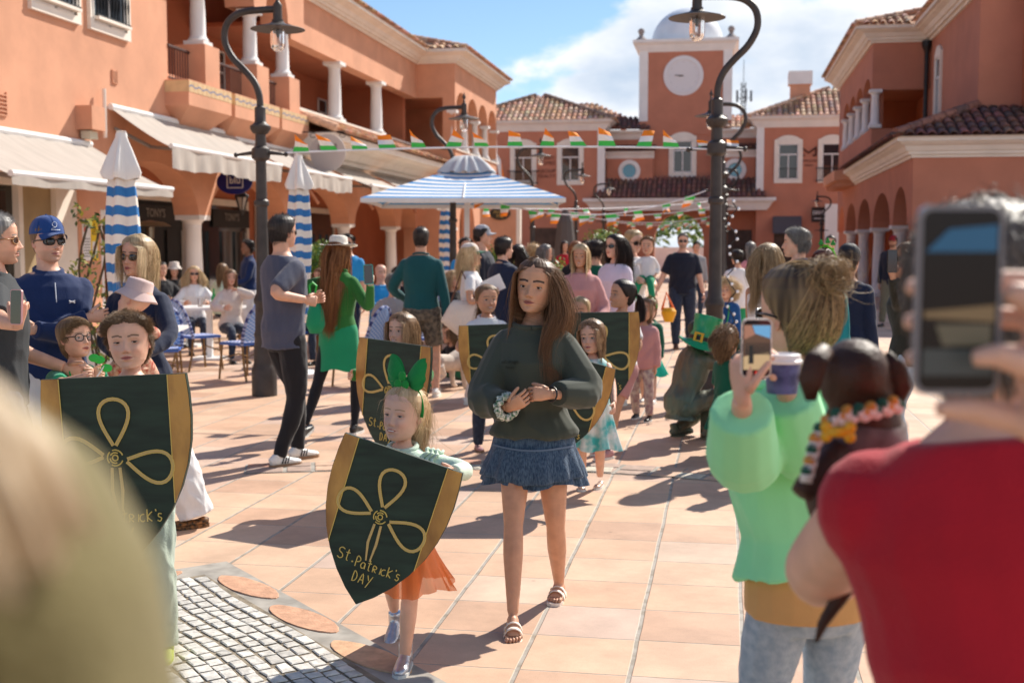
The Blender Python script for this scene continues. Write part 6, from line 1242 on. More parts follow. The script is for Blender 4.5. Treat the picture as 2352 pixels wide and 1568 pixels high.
def shield(label, c, right, up, a=.225, g='green shields with gold shamrocks carried in the parade'):
    c = Vector(c); r = Vector(right).normalized(); u = Vector(up); u = (u-r*u.dot(r)).normalized(); n = r.cross(u)*-1 if 0 else r.cross(u); t = thing('parade_shield', label, 'shield', tuple(c), group=g); k = a/.225
    prof = [(.223, .0), (.229, .06), (.231, .13), (.226, .20), (.212, .27), (.188, .34), (.152, .41), (.106, .475), (.055, .53), (0, .575)]
    out = [(x*k, -z*k) for x, z in prof]; out = [(-x, z) for x, z in out[::-1][1:]][::1] [::-1][::-1]+out if 0 else out+[(-x, z) for x, z in out[::-1][1:]]
    A = lambda x, z, o: c+r*x+u*z+n*o
    m = MB(); m.prism(out, lambda x, z: A(x, z, 0), lambda x, z: A(x, z, -.018*k)); m.build('board', M_SHG, t)
    for s in (1, -1):
        b = MB(); P = [(x*k, -z*k) for x, z in prof if x > .165]; ed = [(s*(x-.002), z-.001) for x, z in P]+[(s*.165*k, -.386*k), (s*.168*k, -.002)]
        if s < 0: ed = ed[::-1]
        b.prism(ed, lambda x, z: A(x, z, .003), lambda x, z: A(x, z, -.001)); b.build('gold_band', M_GOLD, t)
        b = MB(); b.tube([A(s*.168*k, -.002, .004), A(s*.164*k, -.388*k, .004)], .0016*k, 4); b.build('band_edge', M_GLY, t)
    m = MB(); cx, cz = -.01*k, -.245*k
    for phi, L_, Wd in ((88, .150, .060), (170, .140, .056), (-14, .152, .062)):
        P = []; cp, sp_ = math.cos(R(phi)), math.sin(R(phi))
        for i in range(25):
            q = .50+(2*math.pi-1.0)*i/24; al = (.028+L_*(1-math.cos(q))/2)*k; ac = Wd*k*math.sin(q)*((1-math.cos(q))/2)**.75*1.1
            P.append(A(cx+cp*al-sp_*ac, cz+sp_*al+cp*ac, .003))
        m.tube(P, [(.0025, .0048*k)]*25, 6, up=tuple(n)); m2 = [p_+n*.0015 for p_ in P]; 
        for off in (-.0045, .0045): m.tube([p_+(Vector(P[min(i+1, 24)])-Vector(P[max(i-1, 0)])).normalized().cross(n)*off*k for i, p_ in enumerate(m2)], .0012*k, 4, 1)
    for a0, a1, rr in ((.3, 1.9, .024), (2.3, 3.8, .024), (4.2, 5.9, .024), (0, 6.2, .009), (1, 2.6, .016), (3.2, 5, .016)): m.tube([A(cx+rr*k*math.cos(q), cz+rr*k*math.sin(q), .003) for q in [a0+(a1-a0)*i/8 for i in range(9)]], .0022*k, 5, 1)
    for dx in (-.012, .012): m.tube([A(cx+dx*k, cz-.03*k, .003), A(cx+dx*1.3*k, cz-.10*k, .003), A(cx+dx*.6*k+.004*k, cz-.165*k, .003)], [(.0025, .005*k), (.0025, .0055*k), (.0025, .003*k)], 6, up=tuple(n)); 
    m.build('shamrock_drawing', [M_GLN, M_GLY], t)
    m = MB(); f = lambda x, z, o: A(x, z, o); write(m, 'St.', -.118*k, -.432*k, .040*k, f, .0019*k); write(m, 'Patricks'[:0]+"PatricK's", -.050*k, -.442*k, .037*k, f, .0019*k, adv=.60); write(m, 'DAY', -.045*k, -.495*k, .036*k, f, .0019*k, adv=.75); m.build('lettering', M_GLY, t)
    return t
# ---------------------------------------------------------------- the teenage girl
L0 = at(1226, 5.32); rz0 = fc(L0, -6); w0 = lambda x, y, d: W_(L0, rz0, x, y, d)
def gfoot(loc, rz, x, y): r = ray(x, y); q = Vector((0, 0, CAMZ))+r*(-CAMZ/r.z); v = yawm(-rz) @ (q-Vector((loc[0], loc[1], 0))); return v
rf, lf = gfoot(L0, rz0, 1178, 1452), gfoot(L0, rz0, 1284, 1372)
hR, hL = w0(1168, 935, 5.08), w0(1266, 905, 5.08)
teen = person('teenage girl in a dark green sweatshirt and ruffled denim skirt walking in the middle', L0, rz0, 1.60, 'f', SK['c'], lod=0, hh=.238,
    pose=dict(wide=1.0, hip=.772, RH=hR, LH=hL, RE=(1, -.5, -.75), LE=(-1, -.5, -.75), RD=(-.75, .35, .42), LD=(1, .25, .05), RN=(-.2, -.9, .3), LN=(.1, -.95, -.3), RC=(35, 45, 30), LC=(40, 50, 30), RF=rf, LF=lf, LP=0, RP=.12, RY=R(8), LY=R(-6), head=(-9, -2, -6)),
    face=dict(brow=(.035, .018, .010), browt=.019, lip=(.40, .14, .12), iris=(.05, .03, .015), open=.8, skin=(.56, .30, .19), frown=.5), bare_feet=True,
    top=dict(m=C_OLIVE, hem=.615, off=.034, sleeve=.97, slo=.9, puff=.018, fold=.015, ff=11, name='sweatshirt', rib=1, flare=.02, voxel=.007), bottom=dict(kind='skirt', m=C_DENIM, top=.69, hem=.455, flare=.075, ripples=10, amp=.010, name='denim_skirt'),
    hair=dict(style='long', asym=.56, lock=(-1, -.105, .165), length=.54, fly=.04, n=5200, w=.0010, front=.845, side=.60, vol=.018, wave=.09, part=-.02, blow=(-.12, .1, .0), tipk=.35, tip=(.30, .13, .05), **H_BR))
# second tier ruffle, belt, collar details
def ring_pts(p, z, w, d, n=72, amp=0, rp=12, ph=0, dz=0): return [p.tp(0, 0, .6*p.T)+Vector((w*(1+amp*math.sin(rp*a+ph))*math.cos(a), d*(1+amp*math.sin(rp*a+ph))*math.sin(a), z-.6*p.T+dz*math.sin(3*a))) for a in [2*math.pi*i/n for i in range(n)]]
def band(p, rows, m, nm, par=None):
    n = len(rows[0]); mb = MB(); mb.add([q for r_ in rows for q in r_], grid_faces(n, len(rows))); return mb.build(nm, m, par or p.o, smooth=True)
T_ = teen.T
band(teen, [ring_pts(teen, .575*T_+.0, .176, .136, dz=.004), ring_pts(teen, .555*T_, .190, .150, amp=.03, rp=14), ring_pts(teen, .515*T_, .212, .170, amp=.05, rp=14, ph=.4), ring_pts(teen, .478*T_, .228, .186, amp=.065, rp=14, ph=.8, dz=.01), ring_pts(teen, .472*T_, .224, .182, amp=.065, rp=14, ph=.8, dz=.01)], C_DENIM, 'skirt_ruffle')
band(teen, [ring_pts(teen, .577*T_, .181, .141, dz=.004), ring_pts(teen, .571*T_, .182, .142, dz=.004)], mat('denim_thread', (.11, .16, .24), .8), 'skirt_seam')
def sandal(p, n_, yaw, pitch):
    F = foot_frame(p.J[n_+'f'], yaw, pitch); k = .9*p.S; m = MB(); out = [(x*k, y*k) for x, y in ((0, -.085), (.03, -.07), (.036, -.02), (.034, .03), (.045, .09), (.046, .13), (.036, .165), (.012, .18), (-.012, .18), (-.036, .165), (-.046, .13), (-.045, .09), (-.034, .03), (-.036, -.02), (-.03, -.07))]
    fr_ = lambda x, y, z: F @ Vector((x, y, z)); m.prism(out, lambda u, v: fr_(u, v, .018*k), lambda u, v: fr_(u, v, -.006*k)); m.build('sandal_sole', M_BEIGE, p.o); F2 = lambda x, y, z: F @ Vector((x*k, y*k, z*k))
    for y0, h in ((.045, .066), (.09, .052)):
        s_ = MB(); rows = [[F2(.046*math.cos(a), y+.008*math.sin(a), .016+(h)*math.sin(a)) for a in [math.pi*i/12 for i in range(13)]] for y in (y0-.014, y0+.014)]
        s_.add([q for r_ in rows for q in r_], [(i, i+1, 14+i, 13+i) for i in range(12)]); so = s_.build('sandal_strap', M_BEIGE, p.o, smooth=True); md = so.modifiers.new('s', 'SOLIDIFY'); md.thickness = .003
        b = MB(); b.tube([F2(.03+dx, y0+dy, .016+h*.72) for dx, dy in ((-.009, -.012), (.009, -.012), (.009, .012), (-.009, .012), (-.009, -.012))], .0022, 5); b.build('buckle', mat('gold_metal', (.7, .45, .2), .3, metal=1), so)
for n_, y_, p_ in (('R', R(8), .12), ('L', R(-6), 0)): sandal(teen, n_, y_, p_)
m = MB(); Fm = face_frame(teen.tp(.085, .162, .845*T_), (-1, 0, .03), (0, 0, 1)); text_mesh(m, 'sabotage', .021, Fm @ Matrix.Translation((0, .012, 0)), thick=.003); text_mesh(m, 'heat', .021, Fm @ Matrix.Translation((0, -.012, 0)), thick=.003); m.build('chest_embroidery', mat('embroidery', (.014, .018, .012), .8), teen.o)
m = MB(); dv = (teen.J['Rw']-teen.J['Re']).normalized(); q0 = teen.J['Rw']-dv*.012; e1 = dv.orthogonal().normalized(); e2 = dv.cross(e1)
m.tube([q0+(e1*math.cos(a)+e2*math.sin(a))*.046+dv*.006*math.sin(a*9) for a in [2*math.pi*i/40 for i in range(41)]], [.016+.005*math.sin(i*2.3) for i in range(41)], 8); m.build('scrunchie', mat('shamrock_print', (.75, .73, .68), .8, col2=(.02, .12, .05), vscale=95), teen.o, smooth=True)
m = MB(); q1 = teen.J['Lw']-(teen.J['Lw']-teen.J['Le']).normalized()*.004; dv = (teen.J['Lw']-teen.J['Le']).normalized(); e1 = dv.orthogonal().normalized(); e2 = dv.cross(e1); m.tube([q1+(e1*math.cos(a)+e2*math.sin(a))*.031 for a in [2*math.pi*i/20 for i in range(21)]], .004, 6); m.build('wristband', M_BLE, teen.o)
# ---------------------------------------------------------------- the little girl with the front shield
L1 = at(922, 4.62); rz1 = fc(L1, -12)
rf, lf = gfoot(L1, rz1, 918, 1490), gfoot(L1, rz1, 930, 1535); rf = gfoot(L1, rz1, 908, 1455)
girl = person('little blonde girl with a green bow, silver boots and orange tutu behind the front shield', L1, rz1, 1.075, 'c', SK['b'], lod=0, hh=.205,
    pose=dict(LH=W_(L1, rz1, 1040, 1085, 4.42), RH=W_(L1, rz1, 835, 1110, 4.52), LE=(-1, -.4, -.2), RE=(1, -.2, -.5), LF=lf, RF=rf, RP=.25, head=(-20, -4, -4), LC=(50, 50, 40), RC=(50, 50, 40)),
    face=dict(skin=(.68, .42, .32), brow=(.35, .22, .12), browt=.010, lip=(.50, .17, .14), iris=(.06, .08, .09), open=.62, teeth=1, nose=.6),
    top=dict(m=C_MINTL, hem=.50, off=.012, sleeve=1.0, slo=1.2, fold=.005, ff=25, name='mint_blouse', rib=1), bottom=dict(kind='skirt', m=C_ORG, top=.62, hem=.35, flare=.085, ripples=16, amp=.010, name='tutu'), shoes=('boot', M_SIL, M_RUB), shoek=1.2,
    hair=dict(style='long', length=.20, n=2400, w=.0010, front=.86, side=.60, vol=.03, part=.05, backward=.9, fr=-1.1, fly=.05, col=(.42, .27, .14), col2=(.95, .74, .48)))
for sg in 'RL':
    m = MB(); J = girl.J
    for k in range(3): q = J[sg+'s']+(J[sg+'e']-J[sg+'s'])*(.05+.12*k); dv = (J[sg+'e']-J[sg+'s']).normalized(); e1 = dv.orthogonal().normalized(); e2 = dv.cross(e1); m.tube([q+(e1*math.cos(a)+e2*math.sin(a))*(.052+.006*math.sin(a*11))+dv*.008*math.sin(a*7) for a in [2*math.pi*i/50 for i in range(51)]], .007, 5)
    m.build('shoulder_frill', C_MINTL, girl.o, smooth=True)
m = MB(); Fm = face_frame(girl.tp(-.02, .100, .885*girl.T), (-1, 0, 0), (0, -.1, 1)); text_mesh(m, "PATRICK'S", .024, Fm, thick=.003); m.build('blouse_lettering', mat('gold_green_thread', (.08, .22, .08), .6), girl.o)
def bow(b):       # felt bow on a hairband
    b.tube([(.40*math.cos(a), -.02, .55+.50*math.sin(a)) for a in [math.pi*(i/16*1.1-.05) for i in range(17)]], [(.018, .045)]*17, 8, 1, up=(0, 1, 0))
    for s in (-1, 1):
        vs = []
        for i in range(9):
            u = i/8
            for j in range(9): v = j/8*2-1; w_ = .06+.23*math.sin(math.pi*min(1, u*.62+.1)); vs.append((s*(.02+.42*u*(1-.12*v*v)), .02+.11*math.sin(math.pi*u)*math.cos(v*1.4)+.025*math.cos(v*8)*u, 1.10+.16*u+v*w_*(.9)+.10*u*(v > 0)))
        b.add(vs, [(i*9+j, i*9+j+1, i*9+j+10, i*9+j+9) for i in range(8) for j in range(8)], 0); b.add([(x, y-.09*math.sin(math.pi*min(1, abs(x)/.44)), z) for x, y, z in vs], [(i*9+j, i*9+j+1, i*9+j+10, i*9+j+9) for i in range(8) for j in range(8)], 0)
    for a in (90, 210, 330): b.ball((.10*math.cos(R(a)), .17, 1.10+.10*math.sin(R(a))), (.085, .02, .085), 12, 1)
    b.tube([(0, .17, 1.08), (.03, .17, .93)], .02, 6, 1); b.ball((0, .04, 1.10), (.07, .09, .09), 10, 0)
on_head(girl, 'hair_bow', bow, [cloth('green_felt', (.006, .22, .05)), cloth('green_felt2', (.01, .26, .04))])
def shield_at(label, TL, TR, d, dR, tip, k=1): 
    a_, b_ = seen(*TL, d), seen(*TR, dR); c_ = (a_+b_)/2; t_ = seen(*tip, (d+dR)/2); return shield(label, c_, b_-a_, c_-t_, (b_-a_).length/2)
shield_at('front shield with gold shamrock lettered St. Patrick\'s DAY, held by the little girl', (791, 993), (1064, 1087), 4.36, 4.30, (845, 1383))
shield_at('green shield behind the little girl, half hidden by her green bow', (825, 774), (990, 797), 7.6, 7.3, (885, 1010))
# ---------------------------------------------------------------- everyone else
def pp(label, x, d, off, H, sex='m', skin='a', **k):
    l = at(x, d); return person(label, l, fc(l, off), H, sex, skin, **k)
def hp(x, y, d):      # world point seen at x, y
    return seen(x, y, d)
def HW(loc, rz, *q): return W_(loc, rz, *q)
def short(c=H_DK, **k): d = dict(style='short', length=.028, n=1100, w=.0014, front=.84, side=.60, back=.12, vol=.035, stand=.5); d.update(c); d.update(k); return d
def longh(c, L=.35, **k): d = dict(style='long', length=L, n=900, w=.0026, front=.83, side=.6, vol=.045, wave=.06); d.update(c); d.update(k); return d
SHO_W = ('sneaker', M_WLE, M_RUB); SHO_B = ('flat', M_BLE, M_BLE)
def phone(label, c, right, up, w=.075, h=.155, casem=None, scr=None, lens=False):
    """slab phone; the screen faces right x up"""
    r = Vector(right).normalized(); u = Vector(up); u = (u-r*u.dot(r)).normalized(); n = r.cross(u); c = Vector(c); t = thing('mobile_phone', label, 'phone', tuple(c))
    def rr(w_, h_, rad): return [(sx_*(w_/2-rad)+rad*math.cos(a), sy*(h_/2-rad)+rad*math.sin(a)) for sx_, sy, a0 in ((1, 1, 0), (-1, 1, 90), (-1, -1, 180), (1, -1, 270)) for a in [R(a0+q*22.5) for q in range(5)]]
    A = lambda o: (lambda x, z: c+r*x+u*z+n*o); m = MB(); m.prism(rr(w, h, .012), A(.0), A(-.009)); m.build('case', casem or M_BLE, t)
    m = MB(); m.prism(rr(w*.90, h*.945, .009), A(.0008), A(.0)); m.build('screen', scr or mat('phone_screen', (.02, .02, .025), .06, spec=.7), t); return t, c, r, u, n
# --- man in grey T-shirt and black jeans
la = at(652, 8.95); ra_ = fc(la, 122)
p = person('tall man in a grey-blue T-shirt and black jeans beside the left lamp', la, ra_, 1.83, 'm', 'a', lod=1, hh=.235, pose=dict(RH=HW(la, ra_, 700, 688, 8.75), LH=HW(la, ra_, 712, 690, 9.1), RE=(.3, -1, -.6), LE=(-.3, -1, -.6), RF=(.10, -.12, 0), LF=(-.09, .16, 0), head=(8, -2, 0), RC=(50, 60, 40), LC=(50, 60, 40)),
    top=dict(m=C_GREYT, hem=.545, off=.020, sleeve=.44, fold=.008, ff=14, name='t_shirt', flare=.01), bottom=dict(kind='pants', m=C_BLK, off=.008, fold=.005), shoes=('sneaker', M_WLE, M_GUM, M_BLE), hair=short(H_DK, col2=(.10, .08, .07), front=.86), girth=1.08); sunglasses(p)
m = MB(); c = hp(718, 672, 8.85); m.tube([c+Vector((-.02, 0, .0)), c+Vector((-.025, 0, .05)), c+Vector((.0, 0, .075)), c+Vector((.03, 0, .05)), c+Vector((.02, 0, 0))], .008, 6); tag(m.build('green_strap', mat('bright_green_plastic', (.03, .5, .06), .4)), 'bright green hairband held by the man in the grey T-shirt', 'hairband')
# --- woman with the white hat
lb = at(778, 10.4); rb = fc(lb, 158)
p = person('woman with a white hat, very long auburn hair and green skirt holding up a phone', lb, rb, 1.66, 'f', 'b', lod=1, pose=dict(RH=HW(lb, rb, 851, 655, 10.2), RD=(0, .1, 1), RE=(.9, -.2, -1), LH=HW(lb, rb, 735, 700, 10.3), RF=HW(lb, rb, 800, 990, 10.45)*0+Vector((.14, -.02, 0)), LF=(-.22, -.25, .0), LP=-.35, head=(-12, 3, 0), RN=(-.6, .8, 0), RC=(45, 55, 35)),
    top=[dict(m=C_GRN, hem=.60, off=.015, sleeve=1.0, fold=.006, name='green_jumper', rib=1)], bottom=dict(kind='skirt', m=C_GRSK, top=.66, hem=.385, flare=.035, ripples=4, amp=.004, name='corduroy_skirt'), shoes=('sneaker', M_BLE, M_RUB), hair=longh(H_AUB, .70, n=2200, w=.0026, wave=.10, side=.5, front=.8, vol=.05))
b_ = MB()
for n_ in 'RL': p.limb(b_, p.J[n_+'h'], p.J[n_+'k'], p.J[n_+'a'], p.legr, .005)
job('tights', b_, p.o, C_BLK, .011, 2)
def fedora(b): b.lathe([(.80, .80), (.78, .815), (.45, .80), (.40, .81), (.385, 1.0), (.36, 1.16), (.26, 1.22), (.1, 1.19), (.01, 1.19)], (0, -.03, 0), 30); b.v = [(x, y, z-.05+.10*(abs(x)**2.2)*(math.hypot(x, y+.03) > .5)) for x, y, z in b.v]; o = len(b.v); b.lathe([(.405, .78), (.40, .84)], (0, -.03, 0), 30, 1)
on_head(p, 'felt_hat', fedora, [cloth('cream_felt', (.72, .66, .58)), M_BLE])
pc = hp(846, 630, 10.15); phone('phone in a turquoise case held up by the woman in the white hat', pc, Vector((.95, .2, .05)), Vector((.18, .1, 1)), .08, .165, mat('turquoise_case', (.02, .5, .42), .4))
m = MB(); m.tube([hp(725, y, 10.2) for y in (690, 715, 745, 765)], [.03, .07, .085, .05], 10); tag(m.build('green_pouch', cloth('emerald_cloth', (.01, .32, .10), fold=0) if 0 else C_GRSK, smooth=True), 'emerald cloth pouch hanging from the hand of the white-hat woman', 'bag')
# --- man in teal sweater
lc = at(968, 12.9); rc = fc(lc, 172)
p = person('man in a teal sweater and camouflage shorts walking away beyond the second shield', lc, rc, 1.80, 'm', 'a', lod=1, hh=.235, pose=dict(RH=(.30, -.02, .50*1.56), LH=(-.20, .22, .66*1.56), LE=(-1, -.5, -.4), RF=(.14, .05, 0), LF=(-.12, -.25, 0), LP=-.2, RP=0, head=(0, 0, 0)),
    top=dict(m=C_TEAL, hem=.575, off=.014, sleeve=1.0, fold=.006, ff=16, name='teal_sweater', rib=1), bottom=dict(kind='shorts', m=mat('camouflage_print', (.20, .17, .13), .9, col2=(.05, .045, .04), vscale=26), off=.025, len=.46, name='camouflage_shorts'), shoes=SHO_W, hair=short(H_DK, col2=(.13, .10, .08)), girth=1.05)
# --- woman with cap and tote
ld = at(1082, 12.4); rd_ = fc(ld, 85)
p = person('woman in a white T-shirt and cream cap with a tote bag and a paper', ld, rd_, 1.62, 'f', 'c', lod=1, pose=dict(RH=HW(ld, rd_, 1125, 676, 12.2), LH=HW(ld, rd_, 1128, 668, 12.6), RE=(.4, -1, -.5), head=(0, -5, 0)), top=dict(m=C_WHT, hem=.58, off=.02, sleeve=.33, fold=.006, name='t_shirt'), bottom=dict(kind='pants', m=C_CREAM, off=.02, flare=.02), shoes=SHO_W, hair=longh(H_LB, .32, n=600)); cap(p, C_CREAM, mat('green_peak', (.02, .12, .07), .7))
b_ = MB(); c = Vector((.16, -.06, .86)); b_.tube([c+Vector((0, -.17, .10)), c+Vector((0, 0, 0)), c+Vector((0, .17, .10))], [(.06, .13), (.09, .20), (.06, .13)], 14, up=(1, 0, 0)); job('tote_bag_body', b_, p.o, C_CREAM, .012, 4, .008)
m = MB(); m.tube([c+Vector((0, -.13, .18)), c+Vector((0, -.02, .50)), c+Vector((0, .13, .18))], .012, 6); m.build('tote_strap', mat('brown_leather', (.12, .05, .03), .5), p.o)
m = MB(); q = hp(1132, 655, 12.3); m.cbox((0, 0, 0), (.22, .004, .16)); m.v = [tuple(q+Matrix.Rotation(R(-25), 3, 'Y') @ Vector(v)) for v in m.v]; tag(m.build('paper_sheet', C_WHT), 'white sheet of paper held by the woman in the cream cap', 'paper')
p = pp('man in a grey baseball cap and black polo beyond the woman with the tote', 1108, 14.6, 80, 1.84, 'm', 'a', lod=1, girth=1.15, top=dict(m=C_DKT, hem=.56, off=.02, sleeve=.42, name='polo_shirt'), bottom=dict(kind='shorts', m=C_NAVY, off=.03), hair=short(), shoes=SHO_W); cap(p, mat('grey_cap', (.42, .42, .45), .8))
p = pp('black-haired man in a navy jacket seen from behind, left of the teenage girl', 1157, 13.2, 125, 1.70, 'm', 'b', lod=1, girth=1.1, top=dict(m=C_NAVY, hem=.54, off=.03, sleeve=1, name='jacket', collar=1), bottom=dict(kind='pants', m=C_JEAND), hair=short(H_DK, length=.035), shoes=SHO_B)
p = pp('man in sunglasses and a pale shirt standing beyond the white hat', 800, 16.5, -15, 1.76, 'm', 'a', lod=1, top=dict(m=C_LTB, hem=.56, off=.02, sleeve=.42), bottom=dict(kind='pants', m=C_NAVY), hair=short(H_DK), shoes=SHO_B); sunglasses(p)
p = pp('man in sunglasses and a bright blue shirt beside the open umbrella pole', 1070, 18, 15, 1.72, 'm', 'a', lod=2, top=dict(m=C_LTB, hem=.56, off=.02, sleeve=.42), bottom=dict(kind='pants', m=C_NAVY), hair=short(H_DK), shoes=SHO_B); sunglasses(p)
# --- left edge group
le = at(-8, 5.9); re = fc(le, 88)
p = person('grey-haired man in sunglasses and a dark shirt cut off by the left edge', le, re, 1.76, 'm', 'a', lod=0, hh=.24, pose=dict(RH=HW(le, re, 40, 745, 5.3), RD=(0, .1, 1), RE=(.5, -1, -1), LH=(-.1, .3, 1.0), RN=(-.9, .3, 0), RC=(55, 60, 40), head=(0, 0, 0)), face=dict(stubble=1, brow=(.2, .17, .15)), top=dict(m=mat('charcoal_jersey', (.035, .038, .042), .85, bump=.2, bscale=150), hem=.54, off=.022, sleeve=.5, collar=1, name='polo_shirt'), bottom=dict(kind='pants', m=C_JEAND), hair=short(dict(col=(.16, .15, .14), col2=(.5, .48, .46)), n=2200, w=.0010), shoes=SHO_B, girth=1.1); sunglasses(p, mat('tortoise_frame', (.35, .17, .07), .3), mat('amber_lens', (.06, .03, .02), .06))
pc = hp(36, 705, 5.25); phone('phone in a pink case held up at the left edge of the photo', pc, Vector((.35, .9, -.1)), Vector((.15, .0, 1)), .074, .152, mat('pink_case', (.62, .33, .33), .35)) if 0 else phone('phone in a pink case held up at the left edge of the photo', pc, Vector((.93, -.35, 0)), Vector((.16, 0, 1)), .074, .152, mat('pink_case', (.62, .33, .33), .35))
lf_ = at(114, 6.75); rf_ = fc(lf_, 14); T6 = 1.52
p = person('man in a blue cap, sunglasses and navy quarter-zip top with folded arms', lf_, rf_, 1.755, 'm', 'b', lod=0, hh=.24, girth=1.12, pose=dict(RH=(-.15, .19, .80*T6), LH=(.13, .23, .765*T6), RE=(1, -.1, -.9), LE=(-1, -.1, -.9), RD=(-1, -.1, .1), LD=(1, -.05, .15), RN=(0, -1, 0), LN=(0, -1, 0), head=(10, -2, 0)), face=dict(stubble=1, brow=(.30, .2, .13), lip=(.5, .2, .17)), top=dict(m=C_NAVY2, hem=.535, off=.020, sleeve=1.0, fold=.009, ff=15, name='quarter_zip_top', collar=1), bottom=dict(kind='pants', m=C_WHT, off=.02), hair=short(H_MB, n=0, vol=.012), shoes=SHO_W)
sunglasses(p, y=.43); cp = cap(p, C_NAVY2B if 0 else cloth('blue_twill', (.01, .055, .22)))
def logo(b): b.tube([(.055*math.sin(a), .425-.04*abs(math.sin(a)), .86+.06*math.cos(a)) for a in [2*math.pi*i/14 for i in range(15)]], .008, 4); b.tube([(.0, .42, .79), (.09, .40, .76)], .008, 4); b.cbox((0, .435, .735), (.22, .006, .02))
on_head(p, 'cap_emblem', logo, mat('pale_thread', (.6, .65, .75), .6), parent=cp)
m = MB(); q = p.tp(-.085, .135, .86*p.T); 
for dx, dz in ((-.016, .006), (-.016, -.006), (.016, .006), (.016, -.006)): m.tube([q+Vector((dx, 0, dz)), q+Vector((dx*.2, .002, dz*.3))], .003, 4)
m.tube([q+Vector((-.012, 0, 0)), q+Vector((.012, 0, 0))], .004, 4); m.build('chest_emblem', M_WHT if 0 else C_WHT, p.o); m = MB(); m.tube([p.tp(0, .128, .93*p.T), p.tp(0, .145, .86*p.T)], .003, 4); m.build('zip', mat('pale_thread'), p.o)
lg = at(318, 6.9); rg = fc(lg, -28); T7 = 1.45
p = person('blonde woman in sunglasses and navy jumper carrying the baby in the bucket hat', lg, rg, 1.665, 'f', 'a', lod=0, hh=.225, girth=1.08, pose=dict(RH=HW(lg, rg, 262, 808, 6.55), LH=HW(lg, rg, 330, 812, 6.5), LE=(-1.2, -.35, -.7), RE=(1, -.3, -.8), LD=(1, .1, .1), RD=(-1, .2, .1), LF=(-.30, -.05, 0), RF=(.1, .1, 0), LY=R(-50), head=(-8, 0, -3), LN=(0, -1, 0), RN=(0, -1, 0)), face=dict(lip=(.45, .13, .12), open=.8), top=dict(m=C_NAVY, hem=.56, off=.014, sleeve=1.0, fold=.007, ff=18, name='navy_jumper'), bottom=dict(kind='pants', m=C_WHT, off=.018, flare=.055, fold=.008), shoes=('flat', M_LEO, M_LEO), hair=longh(H_LB, .30, n=3000, w=.0013, wave=.30, front=.84, part=.05, vol=.05, col=(.28, .18, .09), col2=(.95, .76, .48))); sunglasses(p, mat('tortoise_frame'), None, True)
# baby: leaning on her shoulder, bucket hat
lh = at(300, 6.45); qb = hp(308, 838, 6.45); rbz = fc(lh, 200)
bb = person('baby in a pink bucket hat and flowery suit held by the blonde woman', (qb.x, qb.y, qb.z-.27), rbz, .74, 'c', 'd', lod=0, hh=.185, pose=dict(hip=.30, lean=6, RH=(.12, .14, .44), LH=(-.1, .12, .47), RE=(1, -.4, -.5), RF=(.22, .10, .02), LF=(-.10, .12, .05), RK=(.6, 1, .2), head=(40, -18, 8), RY=R(-60)), face=dict(nose=.5, open=.2), top=dict(m=mat('flower_print', (.72, .50, .36), .9, col2=(.45, .07, .05), vscale=38, bump=.2, bscale=90), hem=.50, off=.018, sleeve=.9, fold=.004, name='flowery_suit', collar=1), bottom=dict(kind='shorts', m=mat('flower_print'), off=.02, len=.55), shoes=('sneaker', mat('grey_knit_shoe', (.35, .42, .45), .8), M_RUB, mat('yellow_tab', (.7, .6, .02), .5)), hair=None)
def bucket(b): b.lathe([(.62, .58), (.60, .60), (.42, .80), (.40, .82), (.37, 1.08), (.33, 1.14), (.01, 1.17)], (0, -.02, 0), 30); b.v = [(x, y, z+.04*math.sin(3*math.atan2(y, x))*(z < .7)) for x, y, z in b.v]
on_head(bb, 'bucket_hat', bucket, [cloth('dusty_pink_cotton', (.62, .45, .42), vary=.04)])
lj = at(172, 6.2); rj = fc(lj, 22)
p = person('small boy in round glasses and a green rugby shirt holding a shamrock toy', lj, rj, 1.245, 'c', 'b', lod=0, hh=.205, pose=dict(RH=HW(lj, rj, 205, 862, 5.9), LH=HW(lj, rj, 215, 858, 5.9), RC=(50, 50, 40), head=(14, -8, 0), RE=(1, -.5, -.5), LE=(-1, -.5, -.5)), face=dict(brow=(.3, .18, .1), lip=(.45, .15, .13)), top=dict(m=C_RUG, hem=.54, off=.016, sleeve=.42, name='rugby_shirt', fold=.005), bottom=dict(kind='shorts', m=C_WHT), hair=short(H_MB, length=.035, n=3200, w=.0012, front=.78, comb=(.2, .9, -.1), stand=.1, rnd=.1, col=(.15, .09, .045), col2=(.42, .28, .15)), shoes=SHO_W); glasses(p)
m = MB(); m.tube([p.tp(.07*math.cos(a)*(1), .085+.03*abs(math.sin(a)), (.945-.11*max(0, math.sin(a)))*p.T) for a in [math.pi*i/16 for i in range(17)]], .005, 5); m.build('bead_necklace', mat('green_beads', (.02, .35, .08), .3), p.o)
t = thing('shamrock_windmill', 'green paper shamrock toy on a stick held by the boy in round glasses', 'toy', tuple(hp(232, 850, 5.9))); m = MB()
m.tube([hp(212, 880, 5.85), hp(240, 840, 5.85)], .004, 5)
m.build('stick', M_WHT if 0 else C_WHT, t); m = MB()
for x, y, a in ((228, 826, .5), (245, 845, 2.2), (216, 822, 3.0)): c = hp(x, y, 5.85); m.ball(tuple(c), (.030, .006, .020), 10)
m.build('green_petals', mat('bright_green_plastic'), t)
lk = at(298, 4.75); rk = fc(lk, -6)
